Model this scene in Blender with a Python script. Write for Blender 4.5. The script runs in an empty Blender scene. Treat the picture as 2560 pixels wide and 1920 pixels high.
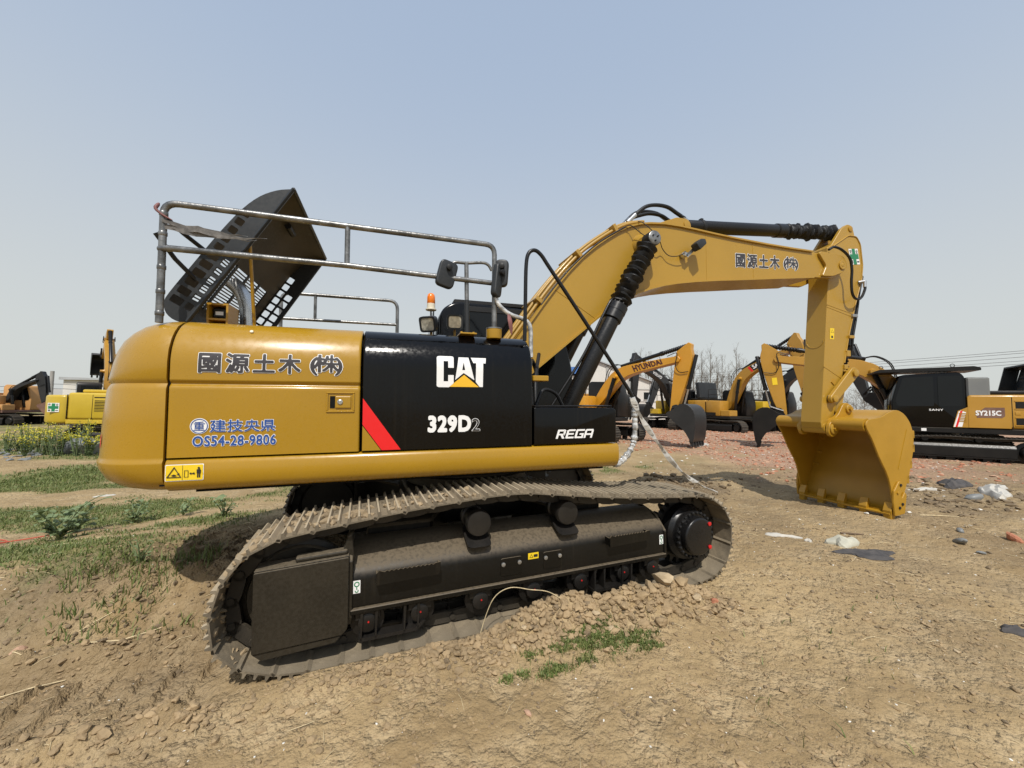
import bpy, bmesh, math, random
import numpy as np
from mathutils import Vector, Matrix, Euler
R = math.radians
sc = bpy.context.scene
col = sc.collection
random.seed(7)
rng = np.random.default_rng(7)

# ------------------------------------------------------------------ camera
CAM = Vector((-0.883, -4.633, 1.838))
YAW, PITCH, ROLL = R(17.416), R(3.278), R(0.894)
fw = Vector((math.sin(YAW) * math.cos(PITCH), math.cos(YAW) * math.cos(PITCH), math.sin(PITCH)))
rt = Vector((math.cos(YAW), -math.sin(YAW), 0))
up = rt.cross(fw)
rt2 = rt * math.cos(ROLL) + up * math.sin(ROLL)
up2 = -rt * math.sin(ROLL) + up * math.cos(ROLL)
cam_d = bpy.data.cameras.new('camera')
cam_d.sensor_width = 36.0
cam_d.lens = 36.0 * 959.66 / 2560.0
cam_d.clip_start = 0.05
cam_d.clip_end = 3000
cam = bpy.data.objects.new('camera', cam_d)
col.objects.link(cam)
mw = Matrix((rt2, up2, -fw)).transposed().to_4x4()
mw.translation = CAM
cam.matrix_world = mw
sc.camera = cam

# ------------------------------------------------------------------ sky and sun
SUN = Vector((-0.29, -1.0, 1.43)).normalized()          # towards the sun
elev = math.asin(SUN.z)
azim = math.atan2(SUN.x, SUN.y)                         # clockwise from +Y
world = bpy.data.worlds.new('World')
sc.world = world
world.use_nodes = True
wn, wl = world.node_tree.nodes, world.node_tree.links
wn.clear()
sky = wn.new('ShaderNodeTexSky')
sky.sky_type = 'NISHITA'
sky.sun_disc = False
sky.sun_elevation = elev
sky.sun_rotation = azim
sky.altitude = 0
sky.air_density = 1.0
sky.dust_density = 2.0
sky.ozone_density = 2.0
bg = wn.new('ShaderNodeBackground')
bg.inputs['Strength'].default_value = 0.13
wo = wn.new('ShaderNodeOutputWorld')
# spring haze: the air greys out towards the horizon all the way round
tc = wn.new('ShaderNodeTexCoord')
sp = wn.new('ShaderNodeSeparateXYZ')
wl.new(tc.outputs['Generated'], sp.inputs[0])
mr = wn.new('ShaderNodeMapRange')
mr.interpolation_type = 'SMOOTHSTEP'
mr.inputs['From Min'].default_value = -0.05
mr.inputs['From Max'].default_value = 0.85
mr.inputs['To Min'].default_value = 0.92
mr.inputs['To Max'].default_value = 0.62
wl.new(sp.outputs['Z'], mr.inputs['Value'])
hc = wn.new('ShaderNodeMapRange')
hc.interpolation_type = 'SMOOTHSTEP'
hc.inputs['From Min'].default_value = 0.10
hc.inputs['From Max'].default_value = 0.80
wl.new(sp.outputs['Z'], hc.inputs['Value'])
hcol = wn.new('ShaderNodeMix')
hcol.data_type = 'RGBA'
wl.new(hc.outputs[0], hcol.inputs[0])
hcol.inputs[6].default_value = (5.10, 5.28, 5.12, 1)      # thick pale haze low down
hcol.inputs[7].default_value = (4.25, 5.15, 6.45, 1)      # thinner and bluer above
hz = wn.new('ShaderNodeMix')
hz.data_type = 'RGBA'
wl.new(mr.outputs[0], hz.inputs[0])
wl.new(sky.outputs[0], hz.inputs[6])
wl.new(hcol.outputs[2], hz.inputs[7])
wl.new(hz.outputs[2], bg.inputs[0])
wl.new(bg.outputs[0], wo.inputs[0])

sun_d = bpy.data.lights.new('sun', 'SUN')
sun_d.energy = 4.0
sun_d.angle = R(0.6)
sun_d.color = (1.0, 0.955, 0.88)
sun = bpy.data.objects.new('sun', sun_d)
col.objects.link(sun)
sun.rotation_euler = (-SUN).to_track_quat('-Z', 'Y').to_euler()
sun.location = (0, 0, 30)

sc.view_settings.view_transform = 'Standard'
sc.view_settings.look = 'None'
sc.view_settings.exposure = 0.0
sc.view_settings.gamma = 1.0
sc.view_settings.use_curve_mapping = False
sc.render.engine = 'CYCLES'
sc.cycles.use_denoising = True
sc.cycles.max_bounces = 6
sc.cycles.diffuse_bounces = 3
sc.cycles.glossy_bounces = 3
sc.cycles.transmission_bounces = 4
sc.cycles.transparent_max_bounces = 8
sc.cycles.caustics_reflective = False
sc.cycles.caustics_refractive = False

# ------------------------------------------------------------------ materials
MATS = {}


def new_mat(name):
    m = bpy.data.materials.new(name)
    m.use_nodes = True
    n, l = m.node_tree.nodes, m.node_tree.links
    b = n['Principled BSDF']
    MATS[name] = m
    return m, n, l, b


def tex_noise(n, l, vec, scale, detail=4, rough=0.55):
    t = n.new('ShaderNodeTexNoise')
    t.inputs['Scale'].default_value = scale
    t.inputs['Detail'].default_value = detail
    t.inputs['Roughness'].default_value = rough
    l.new(vec, t.inputs['Vector'])
    return t.outputs['Fac']


def ramp(n, l, fac, p0, p1, v0=0.0, v1=1.0):
    r = n.new('ShaderNodeMapRange')
    r.interpolation_type = 'SMOOTHSTEP'
    r.inputs['From Min'].default_value = p0
    r.inputs['From Max'].default_value = p1
    r.inputs['To Min'].default_value = v0
    r.inputs['To Max'].default_value = v1
    l.new(fac, r.inputs['Value'])
    return r.outputs[0]


def mixc(n, l, fac, a, b, mode='MIX'):
    m = n.new('ShaderNodeMix')
    m.data_type = 'RGBA'
    m.blend_type = mode
    for s, v in (('Factor', fac), ('A', a), ('B', b)):
        k = m.inputs[s] if s == 'Factor' else [i for i in m.inputs if i.name == s and i.type == 'RGBA'][0]
        if isinstance(v, (int, float)):
            k.default_value = v
        elif isinstance(v, tuple):
            k.default_value = (*v[:3], 1)
        else:
            l.new(v, k)
    return [o for o in m.outputs if o.type == 'RGBA'][0]


def math_n(n, l, op, a, b=None):
    m = n.new('ShaderNodeMath')
    m.operation = op
    for i, v in enumerate((a, b)):
        if v is None:
            continue
        if isinstance(v, (int, float)):
            m.inputs[i].default_value = v
        else:
            l.new(v, m.inputs[i])
    return m.outputs[0]


DUST = (0.30, 0.225, 0.135)


def paint(name, c, rough=0.4, metal=0.0, var=0.08, dust=0.0, top_dust=0.0, bump=0.0, bscale=60, coat=0.0,
          streak=0.0, dustcol=DUST, scale=1.5, grain=0.0, spec=0.5):
    """painted or bare surface: slow tint drift, fine grain, settled dust, rain streaks"""
    m, n, l, b = new_mat(name)
    co = n.new('ShaderNodeTexCoord').outputs['Object']
    n1 = tex_noise(n, l, co, scale, 5)
    n2 = tex_noise(n, l, co, 28 * scale, 3)
    d1 = tuple(v * (1 - var) for v in c)
    d2 = tuple(min(1, v * (1 + var)) for v in c)
    out = mixc(n, l, ramp(n, l, n1, 0.3, 0.7), d1, d2)
    if grain:
        n3 = tex_noise(n, l, co, 180, 2)
        out = mixc(n, l, ramp(n, l, n3, 0.35, 0.65, 0, grain), out, tuple(v * 0.5 for v in c))
    rsock = ramp(n, l, n2, 0.3, 0.7, max(0.04, rough - 0.06), rough + 0.06)
    if streak:
        mp = n.new('ShaderNodeMapping')
        mp.inputs['Scale'].default_value = (30, 30, 0.7)
        l.new(co, mp.inputs[0])
        st = tex_noise(n, l, mp.outputs[0], 1.0, 3)
        f = math_n(n, l, 'MULTIPLY', ramp(n, l, st, 0.5, 0.75), ramp(n, l, n1, 0.35, 0.65, 0, streak))
        out = mixc(n, l, f, out, dustcol)
    if dust or top_dust:
        f = None
        if dust:
            f = ramp(n, l, math_n(n, l, 'ADD', math_n(n, l, 'MULTIPLY', n1, 0.6), math_n(n, l, 'MULTIPLY', n2, 0.4)),
                     0.42, 0.66, dust * 0.25, dust)
        if top_dust:
            g = n.new('ShaderNodeNewGeometry')
            s = n.new('ShaderNodeSeparateXYZ')
            l.new(g.outputs['Normal'], s.inputs[0])
            t = math_n(n, l, 'MULTIPLY', ramp(n, l, s.outputs['Z'], 0.15, 0.9), ramp(n, l, n2, 0.25, 0.6, top_dust * 0.55, top_dust))
            f = t if f is None else math_n(n, l, 'MAXIMUM', f, t)
        out = mixc(n, l, f, out, dustcol)
        rr = n.new('ShaderNodeMix')
        l.new(f, rr.inputs[0])
        l.new(rsock, rr.inputs[2])
        rr.inputs[3].default_value = 0.92
        rsock = rr.outputs[0]
    l.new(out, b.inputs['Base Color'])
    l.new(rsock, b.inputs['Roughness'])
    b.inputs['Metallic'].default_value = metal
    b.inputs['Specular IOR Level'].default_value = spec
    if coat:
        b.inputs['Coat Weight'].default_value = coat
        b.inputs['Coat Roughness'].default_value = 0.12
    if bump:
        bp = n.new('ShaderNodeBump')
        bp.inputs['Strength'].default_value = bump
        bp.inputs['Distance'].default_value = 0.01
        l.new(tex_noise(n, l, co, bscale, 5), bp.inputs['Height'])
        l.new(bp.outputs[0], b.inputs['Normal'])
    return m


Y_CAT = (0.355, 0.196, 0.008)
paint('yellow', Y_CAT, 0.36, var=0.05, coat=0.25, dust=0.02, scale=0.9)
paint('yellow_body', Y_CAT, 0.30, var=0.05, coat=0.35, streak=0.03, scale=0.8, bump=0.015, bscale=140)
paint('yellow_arm', (0.385, 0.222, 0.022), 0.42, var=0.05, coat=0.15, dust=0.03, scale=0.8, bump=0.05, bscale=90)
paint('yellow_worn', (0.385, 0.205, 0.010), 0.42, var=0.07, dust=0.05, scale=2.5, bump=0.06, bscale=40)
paint('black_gloss', (0.0012, 0.0012, 0.0014), 0.14, var=0.1, streak=0.012, spec=0.32)
paint('black_paint', (0.007, 0.007, 0.0075), 0.32, var=0.15, dust=0.01, spec=0.4)
paint('black_matt', (0.011, 0.0115, 0.0125), 0.55, var=0.2, dust=0.02, spec=0.35)
paint('black_plastic', (0.021, 0.024, 0.027), 0.42, var=0.12, dust=0.02, grain=0.15, spec=0.4)
paint('plastic_inside', (0.030, 0.027, 0.023), 0.6, var=0.3, dust=0.14)
paint('rubber', (0.007, 0.007, 0.0075), 0.5, var=0.2, bump=0.15, bscale=120, spec=0.4)
paint('dark_void', (0.005, 0.0048, 0.0045), 0.8, var=0.2, spec=0.2)
paint('frame_black', (0.0045, 0.0042, 0.0035), 0.34, var=0.2, dust=0.012, top_dust=0.6, streak=0.05, spec=0.32, bump=0.06, bscale=50, dustcol=(0.20, 0.155, 0.10))
paint('cover_dusty', (0.014, 0.0115, 0.0075), 0.45, var=0.18, dust=0.10, top_dust=0.8, spec=0.35, bump=0.08, bscale=30, dustcol=(0.15, 0.12, 0.08))
paint('shoe_bar', (0.30, 0.25, 0.18), 0.55, metal=0.1, var=0.25, dust=0.5, top_dust=0.7, bump=0.2, bscale=35, scale=5, dustcol=(0.46, 0.38, 0.26))
paint('shoe_steel', (0.12, 0.10, 0.072), 0.6, metal=0.1, var=0.35, dust=0.75, top_dust=0.5, bump=0.3, bscale=35, scale=4, dustcol=(0.33, 0.265, 0.175))
paint('link_steel', (0.018, 0.016, 0.013), 0.55, metal=0.2, var=0.3, dust=0.22, top_dust=0.45, scale=4, dustcol=(0.17, 0.135, 0.09))
paint('roller_steel', (0.008, 0.0075, 0.007), 0.42, metal=0.1, var=0.25, dust=0.08, scale=5, dustcol=(0.13, 0.10, 0.07))
paint('galvanised', (0.20, 0.20, 0.195), 0.36, metal=0.7, var=0.45, scale=9, bump=0.35, bscale=30)
paint('wrap_plastic', (0.50, 0.50, 0.49), 0.22, metal=0.35, var=0.5, scale=14, bump=0.6, bscale=45)
paint('steel', (0.55, 0.55, 0.54), 0.28, metal=0.9, var=0.15, scale=6)
paint('bolt_steel', (0.42, 0.42, 0.42), 0.35, metal=0.8, var=0.2, scale=8)
paint('white_print', (0.80, 0.80, 0.79), 0.38, var=0.02)
paint('black_print', (0.020, 0.019, 0.020), 0.40, var=0.05)
paint('ink_print', (0.040, 0.036, 0.040), 0.42, var=0.05)
paint('blue_print', (0.020, 0.075, 0.30), 0.40, var=0.03)
paint('red_print', (0.72, 0.012, 0.014), 0.35, var=0.02)
paint('gold_print', (0.80, 0.46, 0.025), 0.38, var=0.03)
paint('label_yellow', (0.80, 0.56, 0.02), 0.40, var=0.03)
paint('label_green', (0.015, 0.20, 0.085), 0.42, var=0.04)
paint('red_plug', (0.50, 0.015, 0.015), 0.35, var=0.1)
paint('red_tag', (0.22, 0.085, 0.08), 0.6, var=0.25, scale=12)
paint('amber', (0.85, 0.20, 0.01), 0.18, var=0.08, coat=0.4)
paint('lamp_white', (0.72, 0.66, 0.52), 0.45, var=0.05)
paint('lens', (0.62, 0.58, 0.47), 0.12, metal=0.3, var=0.25, scale=30)
paint('yellow_pipe', (0.40, 0.235, 0.036), 0.38, var=0.08, coat=0.2, dust=0.08)
paint('glass_dark', (0.004, 0.005, 0.006), 0.08, var=0.1, spec=0.35)
paint('mud', (0.30, 0.225, 0.135), 0.95, var=0.22, scale=6, bump=0.6, bscale=30)
paint('tatter', (0.16, 0.15, 0.14), 0.5, var=0.4, scale=18)
paint('clear_film', (0.42, 0.40, 0.36), 0.35, var=0.25, scale=10, bump=0.4, bscale=40)

# ------------------------------------------------------------------ helpers
class MB:
    """collects shapes into one mesh"""

    def __init__(s):
        s.v, s.f = [], []

    def add(s, vs, fs):
        o = len(s.v)
        s.v += [tuple(v) for v in vs]
        s.f += [tuple(i + o for i in f) for f in fs]
        return s

    def box(s, x0, x1, y0, y1, z0, z1, m=None):
        vs = [Vector((x, y, z)) for z in (z0, z1) for y in (y0, y1) for x in (x0, x1)]
        if m is not None:
            vs = [m @ v for v in vs]
        return s.add(vs, [(0, 2, 3, 1), (4, 5, 7, 6), (0, 1, 5, 4), (2, 6, 7, 3), (0, 4, 6, 2), (1, 3, 7, 5)])

    def prism(s, poly, a, b, axis='y', m=None):
        n = len(poly)
        area = sum(poly[i][0] * poly[(i + 1) % n][1] - poly[(i + 1) % n][0] * poly[i][1] for i in range(n))
        if area < 0:
            poly = poly[::-1]
        mk = {'y': lambda p, t: Vector((p[0], t, p[1])), 'z': lambda p, t: Vector((p[0], p[1], t)),
              'x': lambda p, t: Vector((t, p[0], p[1]))}[axis]
        lo, hi = min(a, b), max(a, b)
        vs = [mk(p, lo) for p in poly] + [mk(p, hi) for p in poly]
        if m is not None:
            vs = [m @ v for v in vs]
        A, B = tuple(range(n)), tuple(range(2 * n - 1, n - 1, -1))
        sides = [(i, n + i, n + (i + 1) % n, (i + 1) % n) for i in range(n)]
        if axis == 'y':
            fs = [A, B] + sides
        else:
            fs = [A[::-1], B[::-1]] + [f[::-1] for f in sides]
        return s.add(vs, fs)

    def tube(s, pts, r, n=8, caps=True, closed=False, flat=1.0):
        pts = [Vector(p) for p in pts]
        k = len(pts)
        rs = r if isinstance(r, (list, tuple)) else [r] * k
        t0 = None
        ring, nrm = [], None
        for i in range(k):
            if closed:
                t = (pts[(i + 1) % k] - pts[i - 1]).normalized()
            else:
                t = (pts[min(i + 1, k - 1)] - pts[max(i - 1, 0)])
                t = t.normalized() if t.length > 1e-9 else Vector((0, 0, 1))
            if nrm is None:
                a = Vector((0, 0, 1)) if abs(t.z) < 0.9 else Vector((0, 1, 0))
                nrm = t.cross(a).normalized()
            else:
                nrm = (nrm - t * nrm.dot(t))
                nrm = nrm.normalized() if nrm.length > 1e-9 else t.orthogonal().normalized()
            bn = t.cross(nrm)
            ring.append([pts[i] + (nrm * math.cos(2 * math.pi * j / n) + bn * math.sin(2 * math.pi * j / n) * flat) * rs[i] for j in range(n)])
        vs = [v for q in ring for v in q]
        fs = []
        for i in range(k if closed else k - 1):
            for j in range(n):
                a, b = i * n + j, i * n + (j + 1) % n
                c, d = ((i + 1) % k) * n + (j + 1) % n, ((i + 1) % k) * n + j
                fs.append((a, b, c, d))
        if caps and not closed:
            fs.append(tuple(range(n - 1, -1, -1)))
            fs.append(tuple((k - 1) * n + j for j in range(n)))
        return s.add(vs, fs)

    def cyl(s, p0, p1, r, n=16, r1=None):
        return s.tube([p0, p1], [r, r if r1 is None else r1], n)

    def lathe(s, prof, p0, d, n=20):
        """prof: (radius, distance along d from p0)"""
        d = Vector(d).normalized()
        a = Vector((0, 0, 1)) if abs(d.z) < 0.9 else Vector((1, 0, 0))
        u = d.cross(a).normalized()
        w = d.cross(u)
        vs, fs = [], []
        for r, h in prof:
            for j in range(n):
                t = 2 * math.pi * j / n
                vs.append(Vector(p0) + d * h + (u * math.cos(t) + w * math.sin(t)) * r)
        for i in range(len(prof) - 1):
            for j in range(n):
                fs.append((i * n + j, i * n + (j + 1) % n, (i + 1) * n + (j + 1) % n, (i + 1) * n + j))
        fs.append(tuple(range(n - 1, -1, -1)))
        fs.append(tuple((len(prof) - 1) * n + j for j in range(n)))
        return s.add(vs, fs)

    def lump(s, c, r, seed=0, rough=0.35, sub=1):
        """a broken piece: a ball cut by random planes, its corners knocked about"""
        V, F = ICO[sub]
        q = random.Random(seed)
        pl = [(Vector((q.gauss(0, 1), q.gauss(0, 1), q.gauss(0, 1))).normalized(), 1.0 - rough * q.uniform(0.1, 1.0)) for _ in range(13)]
        rx, ry, rz = r if isinstance(r, (tuple, list)) else (r, r, r)
        rot = Euler((q.uniform(-0.4, 0.4), q.uniform(-0.4, 0.4), q.uniform(0, 6.28))).to_matrix()
        vs = []
        for v in V:
            k = 1.0
            for a, d in pl:
                e = v.dot(a)
                if e > 0.05:
                    k = min(k, d / e)
            k *= 1 + q.uniform(-0.10, 0.10) * rough * 1.6
            p = rot @ Vector((v.x * rx * k, v.y * ry * k, v.z * rz * k))
            vs.append(Vector(c) + p)
        return s.add(vs, F)

    def mesh(s, name='m', smooth=None, bevel=0.0, segs=1, bang=30, weld=False):
        me = bpy.data.meshes.new(name)
        me.from_pydata(s.v, [], s.f)
        if bevel or weld:
            bm = bmesh.new()
            bm.from_mesh(me)
            if weld:
                bmesh.ops.remove_doubles(bm, verts=bm.verts, dist=1e-4)
            if bevel:
                es = [e for e in bm.edges if len(e.link_faces) == 2 and e.calc_face_angle(0) > R(bang)]
                bmesh.ops.bevel(bm, geom=es, offset=bevel, segments=segs, affect='EDGES', profile=0.5, clamp_overlap=True)
            bm.to_mesh(me)
            bm.free()
        me.update()
        if smooth is not None:
            me.polygons.foreach_set('use_smooth', [True] * len(me.polygons))
            me.set_sharp_from_angle(angle=R(smooth))
        return me

    def obj(s, name, mat, parent=None, smooth=None, bevel=0.0, segs=1, bang=30, weld=False):
        return put(name, s.mesh(name, smooth, bevel, segs, bang, weld), mat, parent)


def put(name, me, mat, parent=None, m=None):
    if mat is not None and not me.materials:
        me.materials.append(MATS[mat] if isinstance(mat, str) else mat)
    o = bpy.data.objects.new(name, me)
    col.objects.link(o)
    if parent is not None:
        o.parent = parent
    if m is not None:
        o.matrix_local = m
    return o


def empty(name, loc=(0, 0, 0), rz=0.0):
    o = bpy.data.objects.new(name, None)
    o.empty_display_size = 0.2
    col.objects.link(o)
    o.location = loc
    o.rotation_euler = (0, 0, rz)
    return o


def tag(o, label=None, cat=None, group=None, kind=None):
    if label:
        o['label'] = label
    if cat:
        o['category'] = cat
    if group:
        o['group'] = group
    if kind:
        o['kind'] = kind
    return o


def ico(sub):
    bm = bmesh.new()
    bmesh.ops.create_icosphere(bm, subdivisions=sub, radius=1)
    V = [v.co.copy() for v in bm.verts]
    F = [tuple(v.index for v in f.verts) for f in bm.faces]
    bm.free()
    return V, F


ICO = {k: ico(k) for k in (1, 2, 3)}


def spline(pts, n=8, closed=False):
    """Catmull-Rom through the points"""
    P = [Vector(p) for p in pts]
    k = len(P)
    out = []
    for i in range(k if closed else k - 1):
        if closed:
            a, b, c, d = P[i - 1], P[i], P[(i + 1) % k], P[(i + 2) % k]
        else:
            b, c = P[i], P[i + 1]
            a = P[i - 1] if i else b + (b - c)
            d = P[i + 2] if i + 2 < k else c + (c - b)
        for j in range(n):
            t = j / n
            out.append(0.5 * ((2 * b) + (c - a) * t + (2 * a - 5 * b + 4 * c - d) * t * t + (3 * b - a - 3 * c + d) * t ** 3))
    if not closed:
        out.append(P[-1])
    return out


def round_poly(poly, r, seg=4):
    """round the corners of a polygon; r is one radius or one for each corner"""
    n = len(poly)
    out = []
    for i in range(n):
        p, a, b = Vector(poly[i]), Vector(poly[i - 1]), Vector(poly[(i + 1) % n])
        rr = r[i] if isinstance(r, (list, tuple)) else r
        if rr <= 0:
            out.append(tuple(p))
            continue
        da, db = (a - p), (b - p)
        q = min(rr, da.length * 0.49, db.length * 0.49)
        s0, s1 = p + da.normalized() * q, p + db.normalized() * q
        for j in range(seg + 1):
            t = j / seg
            out.append(tuple((1 - t) ** 2 * s0 + 2 * t * (1 - t) * p + t * t * s1))
    return out


def rrect(x0, x1, z0, z1, r=0.02, seg=3):
    return round_poly([(x0, z0), (x1, z0), (x1, z1), (x0, z1)], r, seg)


def circle(cx, cz, r, n=20):
    return [(cx + r * math.cos(2 * math.pi * i / n), cz + r * math.sin(2 * math.pi * i / n)) for i in range(n)]


# ---- writing: outlines filled into flat meshes
TXT = {}


def raw_text(body, spacing=1.0, shear=0.0):
    """filled outlines of a word in em units"""
    cu = bpy.data.curves.new('word', 'FONT')
    cu.body = body
    cu.space_character = spacing
    cu.shear = shear
    cu.resolution_u = 3
    cu.fill_mode = 'FRONT'
    o = bpy.data.objects.new('word', cu)
    col.objects.link(o)
    dg = bpy.context.evaluated_depsgraph_get()
    me = bpy.data.meshes.new_from_object(o.evaluated_get(dg))
    bm = bmesh.new()
    bm.from_mesh(me)
    bmesh.ops.triangulate(bm, faces=bm.faces)
    V = [(v.co.x, v.co.y) for v in bm.verts]
    bm.verts.index_update()
    F = [tuple(v.index for v in f.verts) for f in bm.faces]
    bm.free()
    bpy.data.objects.remove(o)
    bpy.data.curves.remove(cu)
    bpy.data.meshes.remove(me)
    return V, F


def text2d(body, bold=0.0, spacing=1.0, shear=0.0):
    """a word thickened by `bold` em, scaled so that its plain box is 0..1 by 0..1"""
    key = (body, bold, spacing, shear)
    if key in TXT:
        return TXT[key]
    k0 = (body, spacing, shear)
    if k0 not in TXT:
        TXT[k0] = raw_text(body, spacing, shear)
    V, F = TXT[k0]
    x0, x1 = min(v[0] for v in V), max(v[0] for v in V)
    y0, y1 = min(v[1] for v in V), max(v[1] for v in V)
    if bold <= 0:
        res = ([((v[0] - x0) / (x1 - x0), (v[1] - y0) / (y1 - y0)) for v in V], F)
        TXT[key] = res
        return res
    RES = 64.0
    pad = int(bold * RES) + 4
    nx, ny = int((x1 - x0) * RES) + 2 * pad, int((y1 - y0) * RES) + 2 * pad
    M = np.zeros((ny, nx), np.float32)
    P = (np.array(V) - (x0, y0)) * RES + pad
    for f in F:
        t = P[list(f)]
        lo, hi = np.floor(t.min(0)).astype(int), np.ceil(t.max(0)).astype(int) + 1
        gx_, gy_ = np.meshgrid(np.arange(lo[0], hi[0]), np.arange(lo[1], hi[1]))
        e = []
        for i in range(3):
            a, b = t[i], t[(i + 1) % 3]
            e.append((b[0] - a[0]) * (gy_ - a[1]) - (b[1] - a[1]) * (gx_ - a[0]))
        ins = ((e[0] >= 0) & (e[1] >= 0) & (e[2] >= 0)) | ((e[0] <= 0) & (e[1] <= 0) & (e[2] <= 0))
        M[lo[1]:hi[1], lo[0]:hi[0]] = np.maximum(M[lo[1]:hi[1], lo[0]:hi[0]], ins)
    r = bold * RES
    D = M.copy()
    k = int(math.ceil(r + 0.5))
    for dy in range(-k, k + 1):
        for dx in range(-k, k + 1):
            w = r + 0.5 - math.hypot(dx, dy)
            if w > 0:
                sh = np.roll(np.roll(M, dy, 0), dx, 1) * min(1.0, w)
                np.maximum(D, sh, out=D)
    B = D.copy()
    for ax in (0, 1):
        B = (np.roll(B, 1, ax) + 2 * B + np.roll(B, -1, ax)) / 4
    verts, idx, faces = [], {}, []

    def vid(px, py):
        kk = (round(px * 16), round(py * 16))
        if kk not in idx:
            idx[kk] = len(verts)
            verts.append(((px - pad) / RES / (x1 - x0), (py - pad) / RES / (y1 - y0)))
        return idx[kk]
    I = B > 0.5
    full = I[:-1, :-1] & I[1:, :-1] & I[:-1, 1:] & I[1:, 1:]
    anyv = I[:-1, :-1] | I[1:, :-1] | I[:-1, 1:] | I[1:, 1:]
    for j in range(ny - 1):
        i = 0
        row = full[j]
        while i < nx - 1:
            if row[i]:
                e = i
                while e < nx - 1 and row[e]:
                    e += 1
                faces.append((vid(i, j), vid(e, j), vid(e, j + 1), vid(i, j + 1)))
                i = e
                continue
            if anyv[j, i]:
                cs = [(i, j), (i + 1, j), (i + 1, j + 1), (i, j + 1)]
                vv = [B[q[1], q[0]] for q in cs]
                poly = []
                for q in range(4):
                    a, b = vv[q], vv[(q + 1) % 4]
                    if a > 0.5:
                        poly.append(vid(*cs[q]))
                    if (a > 0.5) != (b > 0.5):
                        t = (0.5 - a) / (b - a)
                        poly.append(vid(cs[q][0] + (cs[(q + 1) % 4][0] - cs[q][0]) * t, cs[q][1] + (cs[(q + 1) % 4][1] - cs[q][1]) * t))
                pl = []
                for q in poly:
                    if not pl or pl[-1] != q:
                        pl.append(q)
                if len(pl) > 2 and pl[0] == pl[-1]:
                    pl.pop()
                if len(set(pl)) >= 3 and len(set(pl)) == len(pl):
                    faces.append(tuple(pl))
            i += 1
    TXT[key] = (verts, faces)
    return TXT[key]


def flat(name, shapes, mat, parent, surf, cut=0.0):
    """print laid on a surface; shapes: list of polygons [(u,v)..] or (verts, faces); surf maps (u,v) to a point"""
    bm = bmesh.new()
    for s in shapes:
        V, F = s if isinstance(s, tuple) else (s, [tuple(range(len(s)))])
        vs = [bm.verts.new((p[0], p[1], 0)) for p in V]
        for f in F:
            try:
                bm.faces.new([vs[i] for i in f])
            except ValueError:
                pass
    bmesh.ops.triangulate(bm, faces=bm.faces)
    if cut:
        lo, hi = min(v.co.y for v in bm.verts), max(v.co.y for v in bm.verts)
        t = math.floor(lo / cut) * cut + cut
        while t < hi:
            bmesh.ops.bisect_plane(bm, geom=bm.verts[:] + bm.edges[:] + bm.faces[:], plane_co=(0, t, 0), plane_no=(0, 1, 0))
            t += cut
    bm.normal_update()
    for f in bm.faces:
        if f.normal.z < 0:
            f.normal_flip()
    for v in bm.verts:
        v.co = Vector(surf(v.co.x, v.co.y))
    me = bpy.data.meshes.new(name)
    bm.to_mesh(me)
    bm.free()
    return put(name, me, mat, parent)


def word(body, x0, x1, z0, z1, bold=0.0, spacing=1.0, shear=0.0):
    V, F = text2d(body, bold, spacing, shear)
    return ([(x0 + p[0] * (x1 - x0), z0 + p[1] * (z1 - z0)) for p in V], F)


def holed(poly, holes, surf, thick, name, mat, parent):
    """a plate with holes: outline and hole polygons filled by triangulation, then given thickness"""
    bm = bmesh.new()
    es = []
    for lp in [poly] + holes:
        vs = [bm.verts.new((p[0], p[1], 0)) for p in lp]
        for i in range(len(vs)):
            es.append(bm.edges.new((vs[i], vs[(i + 1) % len(vs)])))
    bmesh.ops.triangle_fill(bm, use_beauty=True, use_dissolve=False, edges=es)
    bm.normal_update()
    for f in bm.faces:
        if f.normal.z < 0:
            f.normal_flip()
    r = bmesh.ops.extrude_face_region(bm, geom=bm.faces[:])
    for g in r['geom']:
        if isinstance(g, bmesh.types.BMVert):
            g.co.z += thick
    bmesh.ops.recalc_face_normals(bm, faces=bm.faces)
    for v in bm.verts:
        v.co = Vector(surf(v.co.x, v.co.y, v.co.z))
    bmesh.ops.recalc_face_normals(bm, faces=bm.faces)
    me = bpy.data.meshes.new(name)
    bm.to_mesh(me)
    bm.free()
    return put(name, me, mat, parent)

# ------------------------------------------------------------------ the ground
def _hash(ix, iy, seed):
    h = (ix.astype(np.int64) * 374761393 + iy.astype(np.int64) * 668265263 + seed * 974634777) & 0xFFFFFFFF
    h = ((h ^ (h >> 13)) * 1274126177) & 0xFFFFFFFF
    h = h ^ (h >> 16)
    return (h & 0xFFFFFF) / float(0xFFFFFF)


def vn(x, y, s=0):
    """value noise, -1..1"""
    ix, iy = np.floor(x), np.floor(y)
    fx, fy = x - ix, y - iy
    fx, fy = fx * fx * fx * (fx * (fx * 6 - 15) + 10), fy * fy * fy * (fy * (fy * 6 - 15) + 10)
    a, b = _hash(ix, iy, s), _hash(ix + 1, iy, s)
    c, d = _hash(ix, iy + 1, s), _hash(ix + 1, iy + 1, s)
    return ((a * (1 - fx) + b * fx) * (1 - fy) + (c * (1 - fx) + d * fx) * fy) * 2 - 1


def fbm(x, y, f, n, s=0, g=0.5):
    o, a, t = 0, 1.0, 0
    for i in range(n):
        # turn each octave so that no lattice direction shows
        c, q = math.cos(0.7 * i + s), math.sin(0.7 * i + s)
        o = o + a * vn((x * c - y * q) * f, (x * q + y * c) * f, s + 17 * i)
        t += a
        a *= g
        f *= 2.07
    return o / t


def st(a, b, x):
    t = np.clip((x - a) / (b - a), 0, 1)
    return t * t * (3 - 2 * t)


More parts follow.
